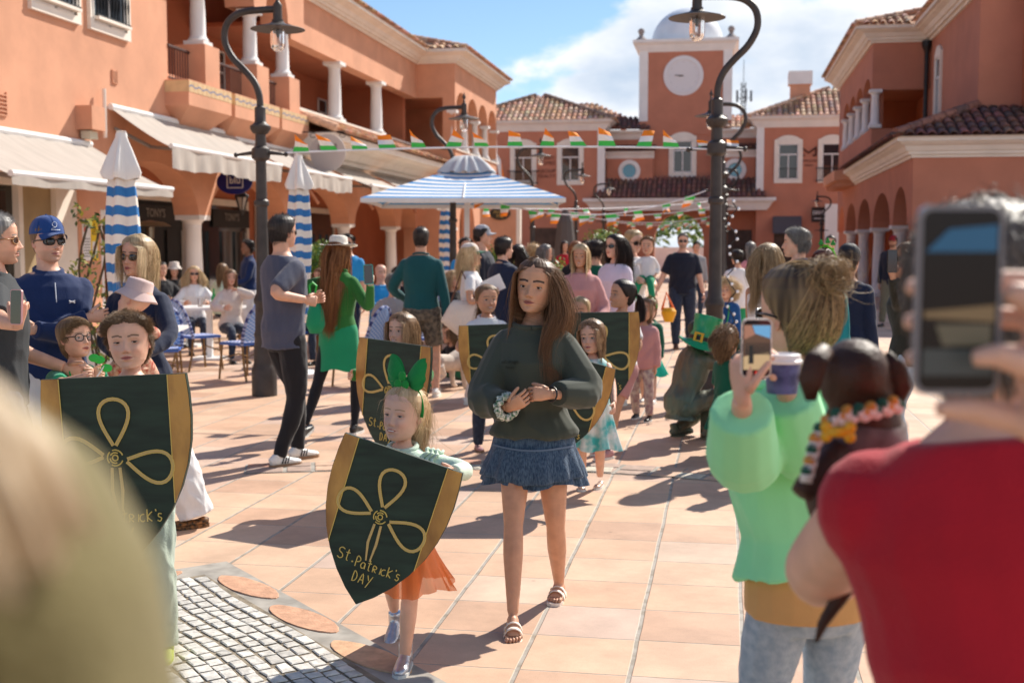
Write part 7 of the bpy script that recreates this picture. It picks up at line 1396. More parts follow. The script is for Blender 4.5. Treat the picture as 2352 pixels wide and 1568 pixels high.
p = person('boy with tousled brown hair behind the big green shield at the left', lk, rk, 1.35, 'c', 'b', lod=0, hh=.218, pose=dict(RH=HW(lk, rk, 225, 1000, 4.52), LH=HW(lk, rk, 350, 1000, 4.52), LE=(-.2, -.6, -1), RE=(.2, -.6, -1), RF=(.04, .2, 0), LF=(-.12, .12, 0), head=(-4, -3, 4), RC=(60, 60, 50), LC=(60, 60, 50)), face=dict(brow=(.16, .09, .05), browt=.015, lip=(.50, .18, .15), gaze=(-.5, -.1), open=.62, frown=1), top=dict(m=C_WHT, hem=.56, off=.016, sleeve=.42, name='t_shirt'), bottom=dict(kind='pants', m=cloth('pale_green_denim', (.42, .50, .42)), off=.014, fold=.007), shoes=('sneaker', mat('lime_shoe', (.55, .70, .05), .5), M_RUB), hair=short(H_MB, style='short', length=.024, n=6500, w=.0008, front=.82, side=.62, comb=(.2, .7, .3), stand=.25, rnd=.22, grav=.1, vol=.032, col=(.10, .058, .03), col2=(.36, .23, .13)))
shield_at('big green shield with a shamrock carried by the brown-haired boy at the left', (92, 872), (427, 857), 4.46, 4.42, (275, 1292))
# --- children of the parade
p = pp('smiling girl with light brown hair behind the second shield', 922, 7.75, -28, 1.18, 'c', 'd', lod=1, pose=dict(RH=(.22, .25, .8), LH=(-.22, .25, .8), head=(-8, -4, 0)), hh=.215, face=dict(smile=1, teeth=1, brow=(.12, .07, .04)), top=dict(m=C_GRN, hem=.54, off=.02, sleeve=1), bottom=dict(kind='pants', m=C_JEAND), hair=longh(H_MB, .26, n=2200, w=.0016, front=.84, col2=(.55, .36, .2)), shoes=SHO_W)
p = pp('girl in a white top and jeans behind the third shield', 1118, 9.55, 12, 1.30, 'c', 'c', lod=1, pose=dict(RH=(.2, .2, .8), LH=(-.2, .2, .8), LF=(-.08, .2, 0), head=(8, -2, 0)), face=dict(smile=1, teeth=1, brow=(.15, .09, .05)), top=dict(m=C_WHT, hem=.54, off=.015, sleeve=.4, rib=1), bottom=dict(kind='pants', m=C_JEAND), hair=dict(style='pony', length=.25, n=1500, w=.0018, front=.85, gather=(-.1, -.5, .5), **H_MB), shoes=('flat', mat('pink_shoe', (.5, .25, .25), .5), M_GUM))
p = pp('fair-haired girl peeking between the teenage girl and the pink hoodie', 1332, 9.9, -14, 1.19, 'c', 'c', lod=1, face=dict(smile=1), top=dict(m=C_PINK, hem=.54, off=.02, sleeve=1), bottom=dict(kind='pants', m=C_WHT), hair=dict(style='pony', length=.2, n=1500, w=.0018, front=.86, gather=(-.1, -.5, .4), **H_BLD), shoes=SHO_W)
lm = at(1362, 7.85); rm = fc(lm, -14)
p = person('small wavy-haired girl in a white and turquoise flowery dress', lm, rm, 1.13, 'c', 'b', lod=0, hh=.21, pose=dict(RH=(.22, .22, .62), LH=(-.2, .24, .62), RF=gfoot(lm, rm, 1336, 1122), LF=gfoot(lm, rm, 1378, 1118), head=(-6, 0, 4), RY=R(15)), face=dict(brow=(.10, .055, .03), lip=(.5, .17, .15)), top=dict(m=mat('turquoise_flower_print', (.74, .76, .74), .9, col2=(.06, .45, .45), vscale=14), hem=.60, off=.01, sleeve=0, name='dress_top'), bottom=dict(kind='skirt', m=mat('turquoise_flower_print'), top=.66, hem=.33, flare=.06, ripples=8, name='dress_skirt'), hair=longh(H_MB, .26, n=2600, w=.0013, wave=.35, front=.86, vol=.06, col2=(.42, .26, .14)), shoes=('flat', mat('rose_gold', (.6, .42, .33), .3, metal=.4), M_RUB))
shield_at('green shield of the small girl in the flowery dress', (1240, 800), (1415, 847), 7.5, 7.4, (1308, 1042))
p = pp('dark-haired girl with a ponytail smiling behind the tall shield', 1427, 9.35, -48, 1.345, 'c', 'c', lod=1, pose=dict(head=(-14, -6, 0), RF=(.08, .1, 0), LF=(-.1, .22, 0), RH=(.15, .2, .8), LH=(-.2, .2, .8)), face=dict(smile=1, teeth=1, brow=(.02, .012, .01)), top=dict(m=C_WHT, hem=.54, off=.015, sleeve=.4), bottom=dict(kind='shorts', m=C_PINK, len=.35, off=.02), hair=dict(style='pony', length=.22, n=2000, w=.0018, front=.86, gather=(-.15, -.52, .55), dir=(0, -.3, 0), **H_DK), shoes=('sneaker', mat('pink_shoe'), M_RUB))
shield_at('tall green shield in front of the dark-haired girl with the ponytail', (1286, 718), (1468, 716), 8.95, 8.9, (1385, 938))
shield_at('green shield behind the left arm of the teenage girl', (1053, 748), (1222, 742), 9.15, 9.15, (1140, 960))
p = pp('child in a pink sweatshirt and flowery leggings half hidden by the tall shield', 1478, 11.3, -20, 1.12, 'c', 'c', lod=1, pose=dict(LF=(-.12, .15, 0), head=(10, -20, 0)), top=dict(m=C_PINK, hem=.52, off=.03, sleeve=1, hood=1, name='sweatshirt'), bottom=dict(kind='pants', m=mat('flowery_leggings', (.62, .50, .40), .9, col2=(.3, .16, .18), vscale=22)), hair=longh(H_MB, .2), shoes=('sneaker', M_BLE, M_RUB))
p = pp('small child in a dark green jacket and turquoise tutu with a green hairband', 1492, 12.5, -20, 1.07, 'c', 'b', lod=1, pose=dict(RH=(-.02, .16, .70), RE=(1, -.3, -.3), LF=(-.1, .12, 0)), face=dict(smile=1), top=dict(m=C_DKGRN, hem=.52, off=.03, sleeve=1, hood=1, name='jacket'), bottom=dict(kind='skirt', m=C_TURQ, top=.6, hem=.33, flare=.07, ripples=12), hair=short(H_MB, length=.05, front=.78), shoes=SHO_W)
on_head(p, 'hairband', lambda b: b.tube([(.40*math.cos(a), .02, .55+.48*math.sin(a)) for a in [math.pi*i/14 for i in range(15)]], .04, 6), [mat('bright_green_plastic')])
p = pp('smiling blonde woman in a dusty pink hoodie', 1333, 11.6, -5, 1.62, 'f', 'c', lod=1, pose=dict(RH=(.22, .12, .85), LH=(-.2, .2, .9), head=(-5, 0, 0)), face=dict(smile=1, teeth=1), top=dict(m=C_PINK, hem=.54, off=.035, sleeve=1, hood=1, name='hoodie', fold=.008, ff=14), bottom=dict(kind='pants', m=C_JEAN), hair=longh(H_LB, .42, n=1800, w=.0019, front=.84, part=.03), shoes=SHO_W)
p = pp('dark-haired woman in a lilac-white sweatshirt and sunglasses', 1412, 12.3, -42, 1.72, 'f', 'b', lod=1, hh=.235, pose=dict(head=(-4, -4, 0)), face=dict(smile=1), top=dict(m=C_LILAC, hem=.54, off=.04, sleeve=1, name='sweatshirt', fold=.008, ff=13), bottom=dict(kind='pants', m=C_BLK), hair=longh(H_DK, .50, n=1500, w=.0022, front=.84, wave=.1), shoes=SHO_W); sunglasses(p)
ln_ = at(1452, 13.4); rn_ = fc(ln_, 25)
p = person('laughing blonde woman in sunglasses carrying a toddler', ln_, rn_, 1.78, 'f', 'b', lod=1, hh=.235, pose=dict(LH=HW(ln_, rn_, 1482, 648, 13.1), RH=(.2, .25, 1.0), LE=(-1, -.4, -.6), head=(14, 12, 4)), face=dict(smile=1, teeth=1), top=dict(m=C_WHT, hem=.54, off=.02, sleeve=.4), bottom=dict(kind='pants', m=C_DKGRN, off=.02), hair=dict(style='pony', length=.2, n=1200, w=.002, front=.86, **H_BLD), shoes=SHO_W); sunglasses(p, round_=True)
q = hp(1487, 640, 13.2); lt = (q.x, q.y); p = person('toddler in a white shirt and green trousers sitting on an arm high in the crowd', (q.x, q.y, q.z-.28), fc(lt, -12), .80, 'c', 'a', lod=1, hh=.19, pose=dict(hip=.30, RH=(.16, .18, .42), RF=(.1, .2, .05), LF=(-.1, .2, .05)), top=dict(m=C_WHT, hem=.52, off=.012, sleeve=.9), bottom=dict(kind='pants', m=C_GRSK, off=.015), hair=short(H_MB, length=.03), shoes=SHO_W)
# --- the strolling man
lo = at(1567, 19.2); p = person('bearded man in a midnight T-shirt and jeans strolling towards the camera', lo, fc(lo, 2), 1.80, 'm', 'b', lod=1, hh=.235, girth=1.15, pose=dict(RH=(.42, .1, .86), LH=(-.34, .08, .80), RF=(.10, .18, 0), LF=(-.12, -.12, 0)), face=dict(beard=(.25, .2, .16)), top=dict(m=C_DKT, hem=.54, off=.025, sleeve=.45, name='t_shirt', fold=.009), bottom=dict(kind='pants', m=C_JEAND, off=.015), hair=short(H_GRY, n=900, w=.002), shoes=('boot', mat('brown_leather'), M_GUM)); sunglasses(p)
m = MB(); q = hp(1536, 722, 14.5); m.lathe([(.05, -.09), (.085, .0), (.09, .04), (.06, .08)], (q.x, q.y, q.z), 12); m.v = m.v; t = thing('orange_bag', 'orange and yellow toy bucket carried beyond the green-jacket child', 'bucket', tuple(q)); m.build('bucket_body', mat('amber_plastic', (.80, .38, .01), .4), t, smooth='auto'); m = MB(); m.tube([q+Vector((-.08, 0, .05)), q+Vector((-.03, 0, .26)), q+Vector((.06, 0, .06))], .016, 6); m.build('handle', mat('orange_plastic', (.85, .15, .02), .4), t)
p = pp('blond boy in a royal blue top with a green bead necklace', 1668, 13.8, -18, 1.23, 'c', 'd', lod=1, hh=.215, top=dict(m=C_BLUE, hem=.50, off=.02, sleeve=1, name='blue_top'), bottom=dict(kind='shorts', m=C_BROWN), hair=dict(style='messy', length=.11, n=1800, w=.0022, front=.82, side=.4, grav=.5, vol=.09, **H_LB), shoes=SHO_W)
m = MB(); m.tube([p.tp(.075*math.cos(a), .125, (.93-.26*max(0, math.sin(a)))*p.T) for a in [math.pi*i/16 for i in range(17)]], .006, 5); m.ball(tuple(p.tp(0, .14, .67*p.T)), (.045, .01, .045), 8, 1); m.ball(tuple(p.tp(0, .14, .80*p.T)), (.035, .01, .035), 8, 2); m.build('necklace', [mat('green_beads'), mat('yellow_tab'), C_WHT], p.o)
# --- right side crowd
p = pp('woman with long blonde hair in a white vest top with her back turned', 1762, 9.0, 168, 1.62, 'f', 'c', lod=0, pose=dict(RH=(.2, .25, .9), LH=(-.16, .3, .85), LE=(-1, -.6, -.4), head=(-10, 0, 0)), top=dict(m=C_WHT, hem=.56, off=.018, sleeve=0, neck=.90, name='vest_top'), bottom=dict(kind='shorts', m=C_DENIM, len=.3), hair=longh(H_LB, .40, n=3000, w=.0015, wave=.12, front=.8, side=.5, vol=.06, col=(.20, .12, .055), col2=(.66, .48, .28)), shoes=SHO_W)
p = pp('man in a striped purple and teal polo with short grey-brown hair', 1828, 10.2, -105, 1.755, 'm', 'b', lod=1, hh=.24, girth=1.15, pose=dict(head=(8, 0, 0)), top=dict(m=mat('striped_polo', (.02, .22, .25), .85, col2=(.12, .06, .28), vscale=3, stretch=(.1, .1, 6)), hem=.54, off=.02, sleeve=.45, collar=1, name='striped_polo'), bottom=dict(kind='pants', m=C_KHAKI), hair=short(H_GRY, n=1500), shoes=SHO_B); 
lq = at(1893, 8.8); p = person('woman with dark red hair and a furry green shamrock hairband', lq, fc(lq, 150), 1.585, 'f', 'b', lod=0, pose=dict(LH=(-.3, .3, 1.1)), top=dict(m=mat('teal_black_knit', (.015, .25, .28), .85), hem=.54, off=.025, sleeve=1, name='jumper'), bottom=dict(kind='pants', m=C_BLK), hair=longh(dict(col=(.05, .01, .006), col2=(.28, .05, .02)), .35, n=2200, w=.0016, wave=.1), shoes=SHO_B)
def sham(b):
    for k in range(90): a = math.pi*random.random(); b.ball((.40*math.cos(a), .03+random.uniform(-.05, .05), .55+.52*math.sin(a)+random.uniform(-.03, .05)), .045, 5, 0)
    for s, zo in ((-.22, 0), (.05, .05), (.26, -.02)):
        for a in (90, 210, 330): b.ball((s+.055*math.cos(R(a)), .05, 1.22+zo+.055*math.sin(R(a))), (.055, .02, .055), 8, 1)
        b.tube([(s, .05, 1.05), (s, .05, 1.18+zo)], .012, 4, 1)
on_head(p, 'shamrock_hairband', sham, [mat('lime_fur', (.15, .55, .03), .9), mat('green_glitter', (.02, .30, .05), .3)])
p = pp('man in a dark cap half hidden behind the red-haired woman', 1948, 9.8, 160, 1.61, 'm', 'b', lod=1, top=dict(m=C_NAVY, hem=.54, off=.02, sleeve=1), bottom=dict(kind='pants', m=C_BLK), hair=short(), shoes=SHO_B); cap(p, mat('black_cap', (.02, .022, .03), .7))
lr = at(2048, 24.5); p = person('man in a red cap and dark jacket striding past the right arches', lr, fc(lr, -18), 1.80, 'm', 'c', lod=1, girth=1.1, pose=dict(RF=(.1, .28, 0), LF=(-.1, -.28, 0), LP=-.4), face=dict(beard=(.05, .03, .02)), top=dict(m=C_DKT, hem=.52, off=.03, sleeve=1, name='jacket'), bottom=dict(kind='pants', m=C_KHAKI, off=.02), hair=short(), shoes=SHO_B); cap(p, mat('red_cap', (.30, .01, .015), .7))
ls = at(2085, 8.6); p = person('woman in a dark brown sleeve raising a phone beside the foreground phone', ls, fc(ls, -75), 1.63, 'f', 'c', lod=1, pose=dict(RH=HW(ls, fc(ls, -75), 2052, 640, 8.4), RD=(0, .1, 1), RE=(.4, -.3, -1), LH=HW(ls, fc(ls, -75), 2072, 648, 8.4), LD=(0, .1, 1), LE=(-.4, -.3, -1), RC=(50, 50, 40)), top=dict(m=cloth('dark_brown_knit', (.03, .028, .018)), hem=.54, off=.02, sleeve=1), bottom=dict(kind='pants', m=C_JEAN), hair=longh(H_MB, .35, n=1200), shoes=SHO_B); sunglasses(p)
phone('dark phone raised by the woman in brown beside the big foreground phone', hp(2050, 600, 8.3), Vector((.9, .4, 0)), Vector((0, 0, 1)))
p = pp('man in spectacles far behind the green shamrock hairband', 1905, 19, -10, 1.76, 'm', 'b', lod=2, top=dict(m=C_DKT, hem=.54, off=.02, sleeve=1), bottom=dict(kind='pants', m=C_BLK), hair=short(), shoes=SHO_B)
p = pp('child in a white shirt carrying a small shield right of the near lamp post', 1692, 17.5, -150, 1.55, 'c', 'a', lod=2, pose=dict(RH=(.1, .25, .9), LH=(-.1, .25, .9)), top=dict(m=C_WHT, hem=.54, off=.02, sleeve=.9), bottom=dict(kind='shorts', m=C_GRSK), hair=short(H_DK), shoes=SHO_W)
p = pp('woman in pink behind the child with the small shield', 1722, 18.5, 170, 1.66, 'f', 'a', lod=2, top=dict(m=cloth('candy_pink', (.7, .3, .35)), hem=.54, off=.02, sleeve=.9), bottom=dict(kind='pants', m=C_WHT), hair=longh(H_GRY, .2), shoes=SHO_W)
bgp = [(1322, 15.5, 20, 1.66, 'f', C_BLK, H_AUB, 'woman with dark red hair just above the pink hoodie woman'), (1368, 13.8, 160, 1.67, 'm', C_DKGRN, H_DK, 'curly dark-haired person in green beyond the pink hoodie woman'), (1252, 16.5, 60, 1.62, 'f', C_BLUE, H_GRY, 'grey-haired woman in blue right of the teenage girl head'), (1190, 15.8, 150, 1.62, 'f', C_BLK, H_DK, 'dark-haired woman left of the teenage girl head'), (1226, 17.5, 170, 1.63, 'm', C_TAN, H_BLD, 'sandy-haired person just above the teenage girl head'), (1598, 27, 10, 1.68, 'm', C_GREY, H_DK, 'distant person in grey right of the strolling man'), (1345, 24, 0, 1.7, 'm', C_WHT, H_DK, 'distant person in white under the flag strings'), (1296, 26, 20, 1.7, 'f', C_RED, H_DK, 'distant person in red under the flag strings')]
for x, d, off, H, sx_, m_, hc, lab in bgp: pp(lab, x, d, off, H, sx_, 'a', lod=2, top=dict(m=m_, hem=.54, off=.02, sleeve=.95), bottom=dict(kind='pants', m=C_JEAND), hair=(longh(hc, .3) if sx_ == 'f' else short(hc, length=.05)), shoes=SHO_B)
# --- terrace guests
def seated(label, x, d, off, H, sex, skin, m_, hc, **k):
    l = at(x, d); T = H*.87; ps = dict(hip=.50, RF=(.1, .38, 0), LF=(-.1, .38, 0), RH=(.18, .34, .76), LH=(-.18, .34, .76), RK=(0, 1, 1), LK=(0, 1, 1), RE=(1, -.5, -.5), LE=(-1, -.5, -.5)); ps.update(k.pop('pose', {})); 
    return person(label, l, fc(l, off), H, sex, skin, lod=k.pop('lod', 1), pose=ps, top=dict(m=m_, hem=.56, off=.025, sleeve=1), bottom=dict(kind='pants', m=C_JEAND), hair=hc, shoes=SHO_B, **k)
p = seated('seated woman with long fair hair, sunglasses and white jumper behind the tables', 447, 18.3, 5, 1.68, 'f', 'a', C_WHT, longh(H_LB, .42, n=1400, w=.0026)); sunglasses(p)
seated('seated girl with brown hair resting her chin on her hand', 530, 17.0, 15, 1.62, 'f', 'a', C_CREAM, longh(H_MB, .35, n=1200), pose=dict(LH=(-.04, .2, 1.0)))
seated('seated man in black in the shade left of the woman in white', 372, 19.5, 30, 1.78, 'm', 'a', C_BLK, short(H_DK))
p = seated('seated woman in a pale bucket hat in the shade of the arcade', 402, 20.5, 0, 1.70, 'f', 'a', C_BLK, longh(H_DK, .3)); on_head(p, 'bucket_hat', bucket, [C_CREAM])
seated('seated person in pale blue beyond the first column', 512, 21, 150, 1.68, 'f', 'a', C_MINTL, longh(H_MB, .3))
seated('seated person with a grey jacket on the chair, left of the teal sweater', 905, 14.2, 160, 1.62, 'm', 'a', C_GREY, short(H_GRY))
seated('bald seated man in a bright blue top beyond the raised phone', 875, 17.5, 20, 1.75, 'm', 'b', C_LTB, None)
seated('seated man with dark hair just left of the teal sweater', 915, 18.5, 0, 1.62, 'm', 'b', C_BLK, short(H_DK))
seated('seated woman with a red cardigan behind the green shrub', 735, 16.8, -30, 1.66, 'f', 'a', C_BLK, longh(H_MB, .3)); seated('seated person in black beside the tote bag', 1040, 15.5, 40, 1.66, 'f', 'a', C_BLK, longh(H_BLD, .25))
p = pp('dark-skinned waiter in a blue jumper and white trousers holding menus', 572, 19.5, -75, 1.70, 'm', 'e', lod=1, pose=dict(RH=(.1, .3, 1.05), LH=(-.1, .3, 1.02)), top=dict(m=C_NAVY2, hem=.58, off=.015, sleeve=1, name='jumper', collar=1), bottom=dict(kind='pants', m=C_WHT, off=.02), hair=short(H_DK), shoes=SHO_B)
# --- child beside the statue
p = pp('child in a dark green dress with curly hair beside the bronze statue', 1672, 9.3, 140, .98, 'c', 'b', lod=1, pose=dict(head=(0, -15, 0)), top=dict(m=C_DKGRN, hem=.60, off=.02, sleeve=.5), bottom=dict(kind='skirt', m=C_DKGRN, top=.66, hem=.28, flare=.07, ripples=6, name='dress_skirt'), hair=dict(style='messy', length=.10, n=1600, w=.0022, front=.8, side=.4, grav=.4, vol=.08, **H_MB), shoes=SHO_W)
# ---------------------------------------------------------------- close foreground
def tubeat(mb, pts, r, n=10, mi=0, col=None): mb.tube([seen(x, y, d) for x, y, d in pts], r, n, mi, True, col)
# --- woman in the mint sweatshirt, from behind
lx = at(1874, 2.85); rx = fc(lx, -152)
p = person('woman in a mint green sweatshirt seen from behind filming with her phone', lx, rx, 1.565, 'f', 'b', lod=0, hh=.225, girth=1.02, pose=dict(side=-4, LH=HW(lx, rx, 1704, 915, 2.42), LD=(0, .1, 1), LE=(-.25, -.2, -1), LN=(.9, .3, 0), LC=(35, 45, 30), RH=HW(lx, rx, 1800, 880, 2.55), RE=(.5, .5, -1), head=(16, 2, 0)),
    top=[dict(m=C_TAN, hem=.555, off=.018, sleeve=0, fold=.001, name='apricot_tee'), dict(m=C_MINT, hem=.635, flare=.0, off=.054, sleeve=.98, puff=.008, slo=.75, fold=.011, ff=12, name='sweatshirt', rib=1, voxel=.007)], bottom=dict(kind='pants', m=C_JEAN, off=.005, fold=.003), shoes=SHO_W,
    hair=dict(style='bun', n=4200, w=.0011, front=.86, side=.62, back=.10, vol=.05, gather=(.0, -.36, .90), br=.040, fly=.05, col=(.05, .028, .013), col2=(.62, .42, .21)))
sunglasses(p, y=.46)
pc = seen(1738, 800, 2.40); t, c, r_, u_, n_ = phone('phone in a sparkly pale case whose screen shows the filmed plaza', pc, Vector((.985, .17, 0)), Vector((0, -.05, 1)), .060, .118, mat('sparkly_case', (.75, .66, .58), .3, vary=.3, vscale=90))
SCR = lambda nm, c_: mat(nm, c_, .4, emit=.55)
m = MB()
def sq(x0, x1, z0, z1, mi): m.quad(*[c+r_*x+u_*z+n_*.002 for x, z in ((x0, z0), (x1, z0), (x1, z1), (x0, z1))], mi)
sq(-.026, .026, -.042, .048, 0); m.quad(*[c+r_*x+u_*z+n_*.0024 for x, z in ((-.026, .046), (-.026, .018), (-.004, .028), (-.012, .046))], 1); m.quad(*[c+r_*x+u_*z+n_*.0024 for x, z in ((-.004, .030), (.026, .020), (.026, .046), (-.010, .046))], 2); m.quad(*[c+r_*x+u_*z+n_*.0024 for x, z in ((-.026, -.042), (.026, -.042), (.026, -.006), (-.026, -.016))], 3)
for i in range(9): q = -.022+i*.0055; m.quad(*[c+r_*x+u_*z+n_*.0027 for x, z in ((q, -.012), (q+.004, -.012), (q+.003, .012), (q+.001, .012))], 4)
m.quad(*[c+r_*x+u_*z+n_*.0029 for x, z in ((-.016, -.030), (-.006, -.030), (-.007, .006), (-.015, .006))], 4); m.lathe([(.003, 0), (.003, .0004)], tuple(c-u_*.048+n_*.002), 10, 5, axis=tuple(n_)); 
m.build('screen_image', [SCR('img_shade', (.10, .06, .04)), SCR('img_building', (.30, .15, .10)), SCR('img_sky', (.12, .32, .52)), SCR('img_ground', (.45, .33, .18)), SCR('img_dark', (.015, .02, .02)), SCR('img_red', (.7, .02, .01))], t)
q = seen(1797, 862, 2.50); t = thing('coffee_cup', 'takeaway coffee cup with a white lid in front of the mint sweatshirt woman', 'cup', (q.x, q.y, q.z-.036)); m = MB(); m.lathe([(.031, -.036), (.037, .028)], tuple(q), 24); m.build('cup_body', mat('cup_print', (.02, .03, .11), .4, col2=(.10, .12, .30), vscale=30), t, smooth='auto')
m = MB(); m.lathe([(.040, .026), (.041, .032), (.037, .034), (.036, .044), (.031, .046), (.029, .040), (.001, .040)], tuple(q), 28); m.build('lid', mat('white_plastic', (.80, .78, .78), .35), t, smooth='auto')
# --- man in the red T-shirt with the dachshund
lz = at(2420, 1.60); rz_ = fc(lz, -176)
p = person('man in a dark red T-shirt with greying curly hair, seen from behind holding a dachshund', lz, rz_, 1.665, 'm', 'd', lod=0, hh=.25, girth=1.16, pose=dict(side=-8, LH=HW(lz, rz_, 2150, 1225, 1.93), armk=1.2, LEp=HW(lz, rz_, 1700, 1300, 1.66), LN=(.5, 0, 1), RH=(.25, .35, 1.05), head=(0, 4, 0)),
    top=dict(m=C_RED, hem=.52, off=.024, slo=.35, sleeve=.15, fold=.009, ff=12, name='t_shirt', flare=.02, voxel=.008), bottom=dict(kind='pants', m=C_JEAND), hair=short(dict(col=(.04, .032, .026), col2=(.36, .31, .27)), style='messy', length=.045, n=5200, w=.0012, side=.56, back=.06, vol=.07, stand=.2, rnd=.5, grav=.35), shoes=SHO_B)
M_DOG = mat('brown_fur', (.05, .02, .010), .55, vary=.25, vscale=20, bump=.3, bscale=120, spec=.4); t = thing('dachshund', 'dark brown dachshund puppy carried on the arm of the man in the red T-shirt', 'dog', tuple(seen(1950, 1000, 1.8)))
b = MB(); D = 1.86
c = seen(1965, 858, D); ey = (seen(1965, 858, D+.5)-c).normalized(); ex_ = (seen(2065, 858, D)-c).normalized()
def blobat(mb, x, y, d, r): q = seen(x, y, d); mb.ball((0, 0, 0), r, 14); k = len(mb.v)-(max(5, 14//2+1)+1)*14; Mx_ = Matrix.Rotation(YAW, 3, 'Z'); mb.v[k:] = [tuple(q+Mx_ @ Vector(v)) for v in mb.v[k:]]
blobat(b, 1962, 858, D, (.055, .062, .055)); blobat(b, 1968, 890, D, (.058, .05, .045)); tubeat(b, [(1955, 870, D+.03), (1940, 890, D+.10), (1932, 900, D+.145)], [.040, .027, .018], 10)
tubeat(b, [(1975, 880, D), (1985, 960, D+.01), (1975, 1060, D+.03), (1950, 1150, D+.03), (1955, 1230, D+.0)], [.045, .058, .070, .072, .055], 14); tubeat(b, [(1925, 1040, D-.03), (1890, 1085, D-.06), (1850, 1120, D-.07), (1838, 1138, D-.075)], [.030, .024, .020, .018], 10); tubeat(b, [(1960, 1225, D), (1965, 1300, D-.05), (1930, 1370, D-.06), (1890, 1430, D-.06), (1872, 1480, D-.06)], [.030, .020, .014, .010, .005], 8)
job('dog_body', b, t, M_DOG, .006, 4)
for P in ([(1900, 800, D-.02), (1874, 828, D-.04), (1860, 872, D-.045), (1863, 918, D-.04)], [(2030, 815, D-.01), (2056, 850, D-.02), (2068, 890, D-.02), (2062, 925, D-.01)]):
    e = MB(); e.tube([seen(*q_) for q_ in P], [(.006, .012), (.0055, .019), (.005, .019), (.004, .009)], 10, up=tuple(ey)); e.build('ear', M_DOG, t, smooth=True)
m = MB(); q0, q1 = seen(1935, 1010, D-.062), seen(2055, 965, D-.05); tubeat(m, [(1990, 960, D+.01), (1982, 1010, D+.015), (1972, 1060, D+.03)], [.062, .068, .074], 20); m.build('harness', mat('plaid_fabric', (.10, .075, .07), .9, col2=(.22, .18, .18), vscale=30), t, smooth=True)
m = MB(); P = [(2070, 925, D-.04), (2035, 935, D-.055), (1995, 945, D-.07), (1955, 950, D-.075), (1915, 960, D-.075), (1885, 985, D-.07), (1870, 1020, D-.075), (1862, 1060, D-.085), (1852, 1095, D-.09)]; CC_ = [(.02, .10, .06), (.75, .72, .68), (.65, .28, .05), (.75, .72, .68)]
V_ = [seen(*q_) for q_ in P]; k = 0
for i in range(len(V_)-1):
    for j in range(3): a = V_[i].lerp(V_[i+1], j/3); b2 = V_[i].lerp(V_[i+1], (j+1.3)/3); o_ = Vector((0, 0, .006*(1 if k % 2 else -1))); m.tube([a+o_, b2-o_], [.009, .009], 8, 0, True, CC_[k % 4]); m.ball(tuple((a+b2)/2+o_), .0095, 8, 0, CC_[(k+1) % 4]); k += 1
m.build('braided_collar', mat('braided_cord', (.5, .5, .5), .8, attr=True), t, smooth=True)
m = MB(); q = seen(1925, 992, D-.085); 
for s in (-1, 1):
    for z in (-.007, .007): m.ball((q.x+s*.017, q.y, q.z+z), (.009, .004, .009), 10)
m.tube([q+Vector((-.016, 0, 0)), q+Vector((.016, 0, 0))], [(.004, .008)]*2, 8, up=(0, 1, 0)); m.build('bone_tag', mat('yellow_enamel', (.78, .45, .02), .35), t, smooth=True)
# --- hand and phone very close on the right
D = 1.13; pc = seen(2203, 690, D); t, c, r_, u_, n_ = phone('large dark phone held up very close on the right, filming the plaza', pc, Vector((.985, .17, 0)), Vector((0, -.02, 1)), .079, .176, mat('grey_clear_case', (.22, .22, .24), .25), mat('black_screen', (.006, .006, .007), .25, spec=.3))
m = MB()
def sq2(P, mi): m.quad(*[c+r_*x+u_*z+n_*.0022 for x, z in P], mi)
sq2(((-.033, .045), (.033, .045), (.033, .070), (-.012, .066)), 0); sq2(((-.033, -.010), (.033, -.004), (.033, -.020), (-.033, -.016)), 1); sq2(((-.022, -.022), (.030, -.022), (.030, -.042), (-.015, -.042)), 2); sq2(((-.033, -.045), (.033, -.045), (.033, -.070), (-.033, -.070)), 3)
m.build('screen_image', [mat('dim_sky', (.01, .06, .12), .4, emit=.5), mat('dim_road', (.12, .08, .04), .4, emit=.5), mat('dim_tan', (.07, .06, .04), .4, emit=.5), mat('dim_grey', (.03, .035, .035), .4, emit=.5)], t)
h_ = MB(); sk = SK['d']; tubeat(h_, [(2470, 700, 1.12), (2420, 760, 1.12), (2400, 860, 1.12), (2420, 960, 1.10)], [(.018, .030), (.022, .040), (.022, .042), (.02, .035)], 12, col=sk)
tubeat(h_, [(2430, 870, 1.105), (2350, 835, 1.10), (2290, 815, 1.10), (2232, 822, 1.105)], [.016, .0135, .012, .008], 10)
for y0, y1, x1 in ((650, 655, 2098), (735, 735, 2092), (820, 820, 2096)): tubeat(h_, [(2420, y0, 1.15), (2260, y0-8, 1.165), (2140, y1, 1.165), (x1, y1+4, 1.150), (x1-6, y1+6, 1.140)], [.012, .0105, .010, .009, .006], 10)
tubeat(h_, [(2440, 1000, 1.12), (2330, 962, 1.13), (2230, 940, 1.13), (2150, 938, 1.13)], [.022, .014, .012, .008], 10); tubeat(h_, [(2430, 930, 1.12), (2560, 1080, 1.10), (2750, 1300, 1.05)], [.03, .026, .034], 12); tubeat(h_, [(2400, 700, 1.13), (2345, 680, 1.13), (2310, 668, 1.13)], [.018, .014, .009], 10)
t = thing('person', 'blurred hand at the right edge gripping the very close phone', 'person', tuple(seen(2400, 900, 1.12))); job('body', h_, t, M_SKIN, .0035, 4, col=sk)
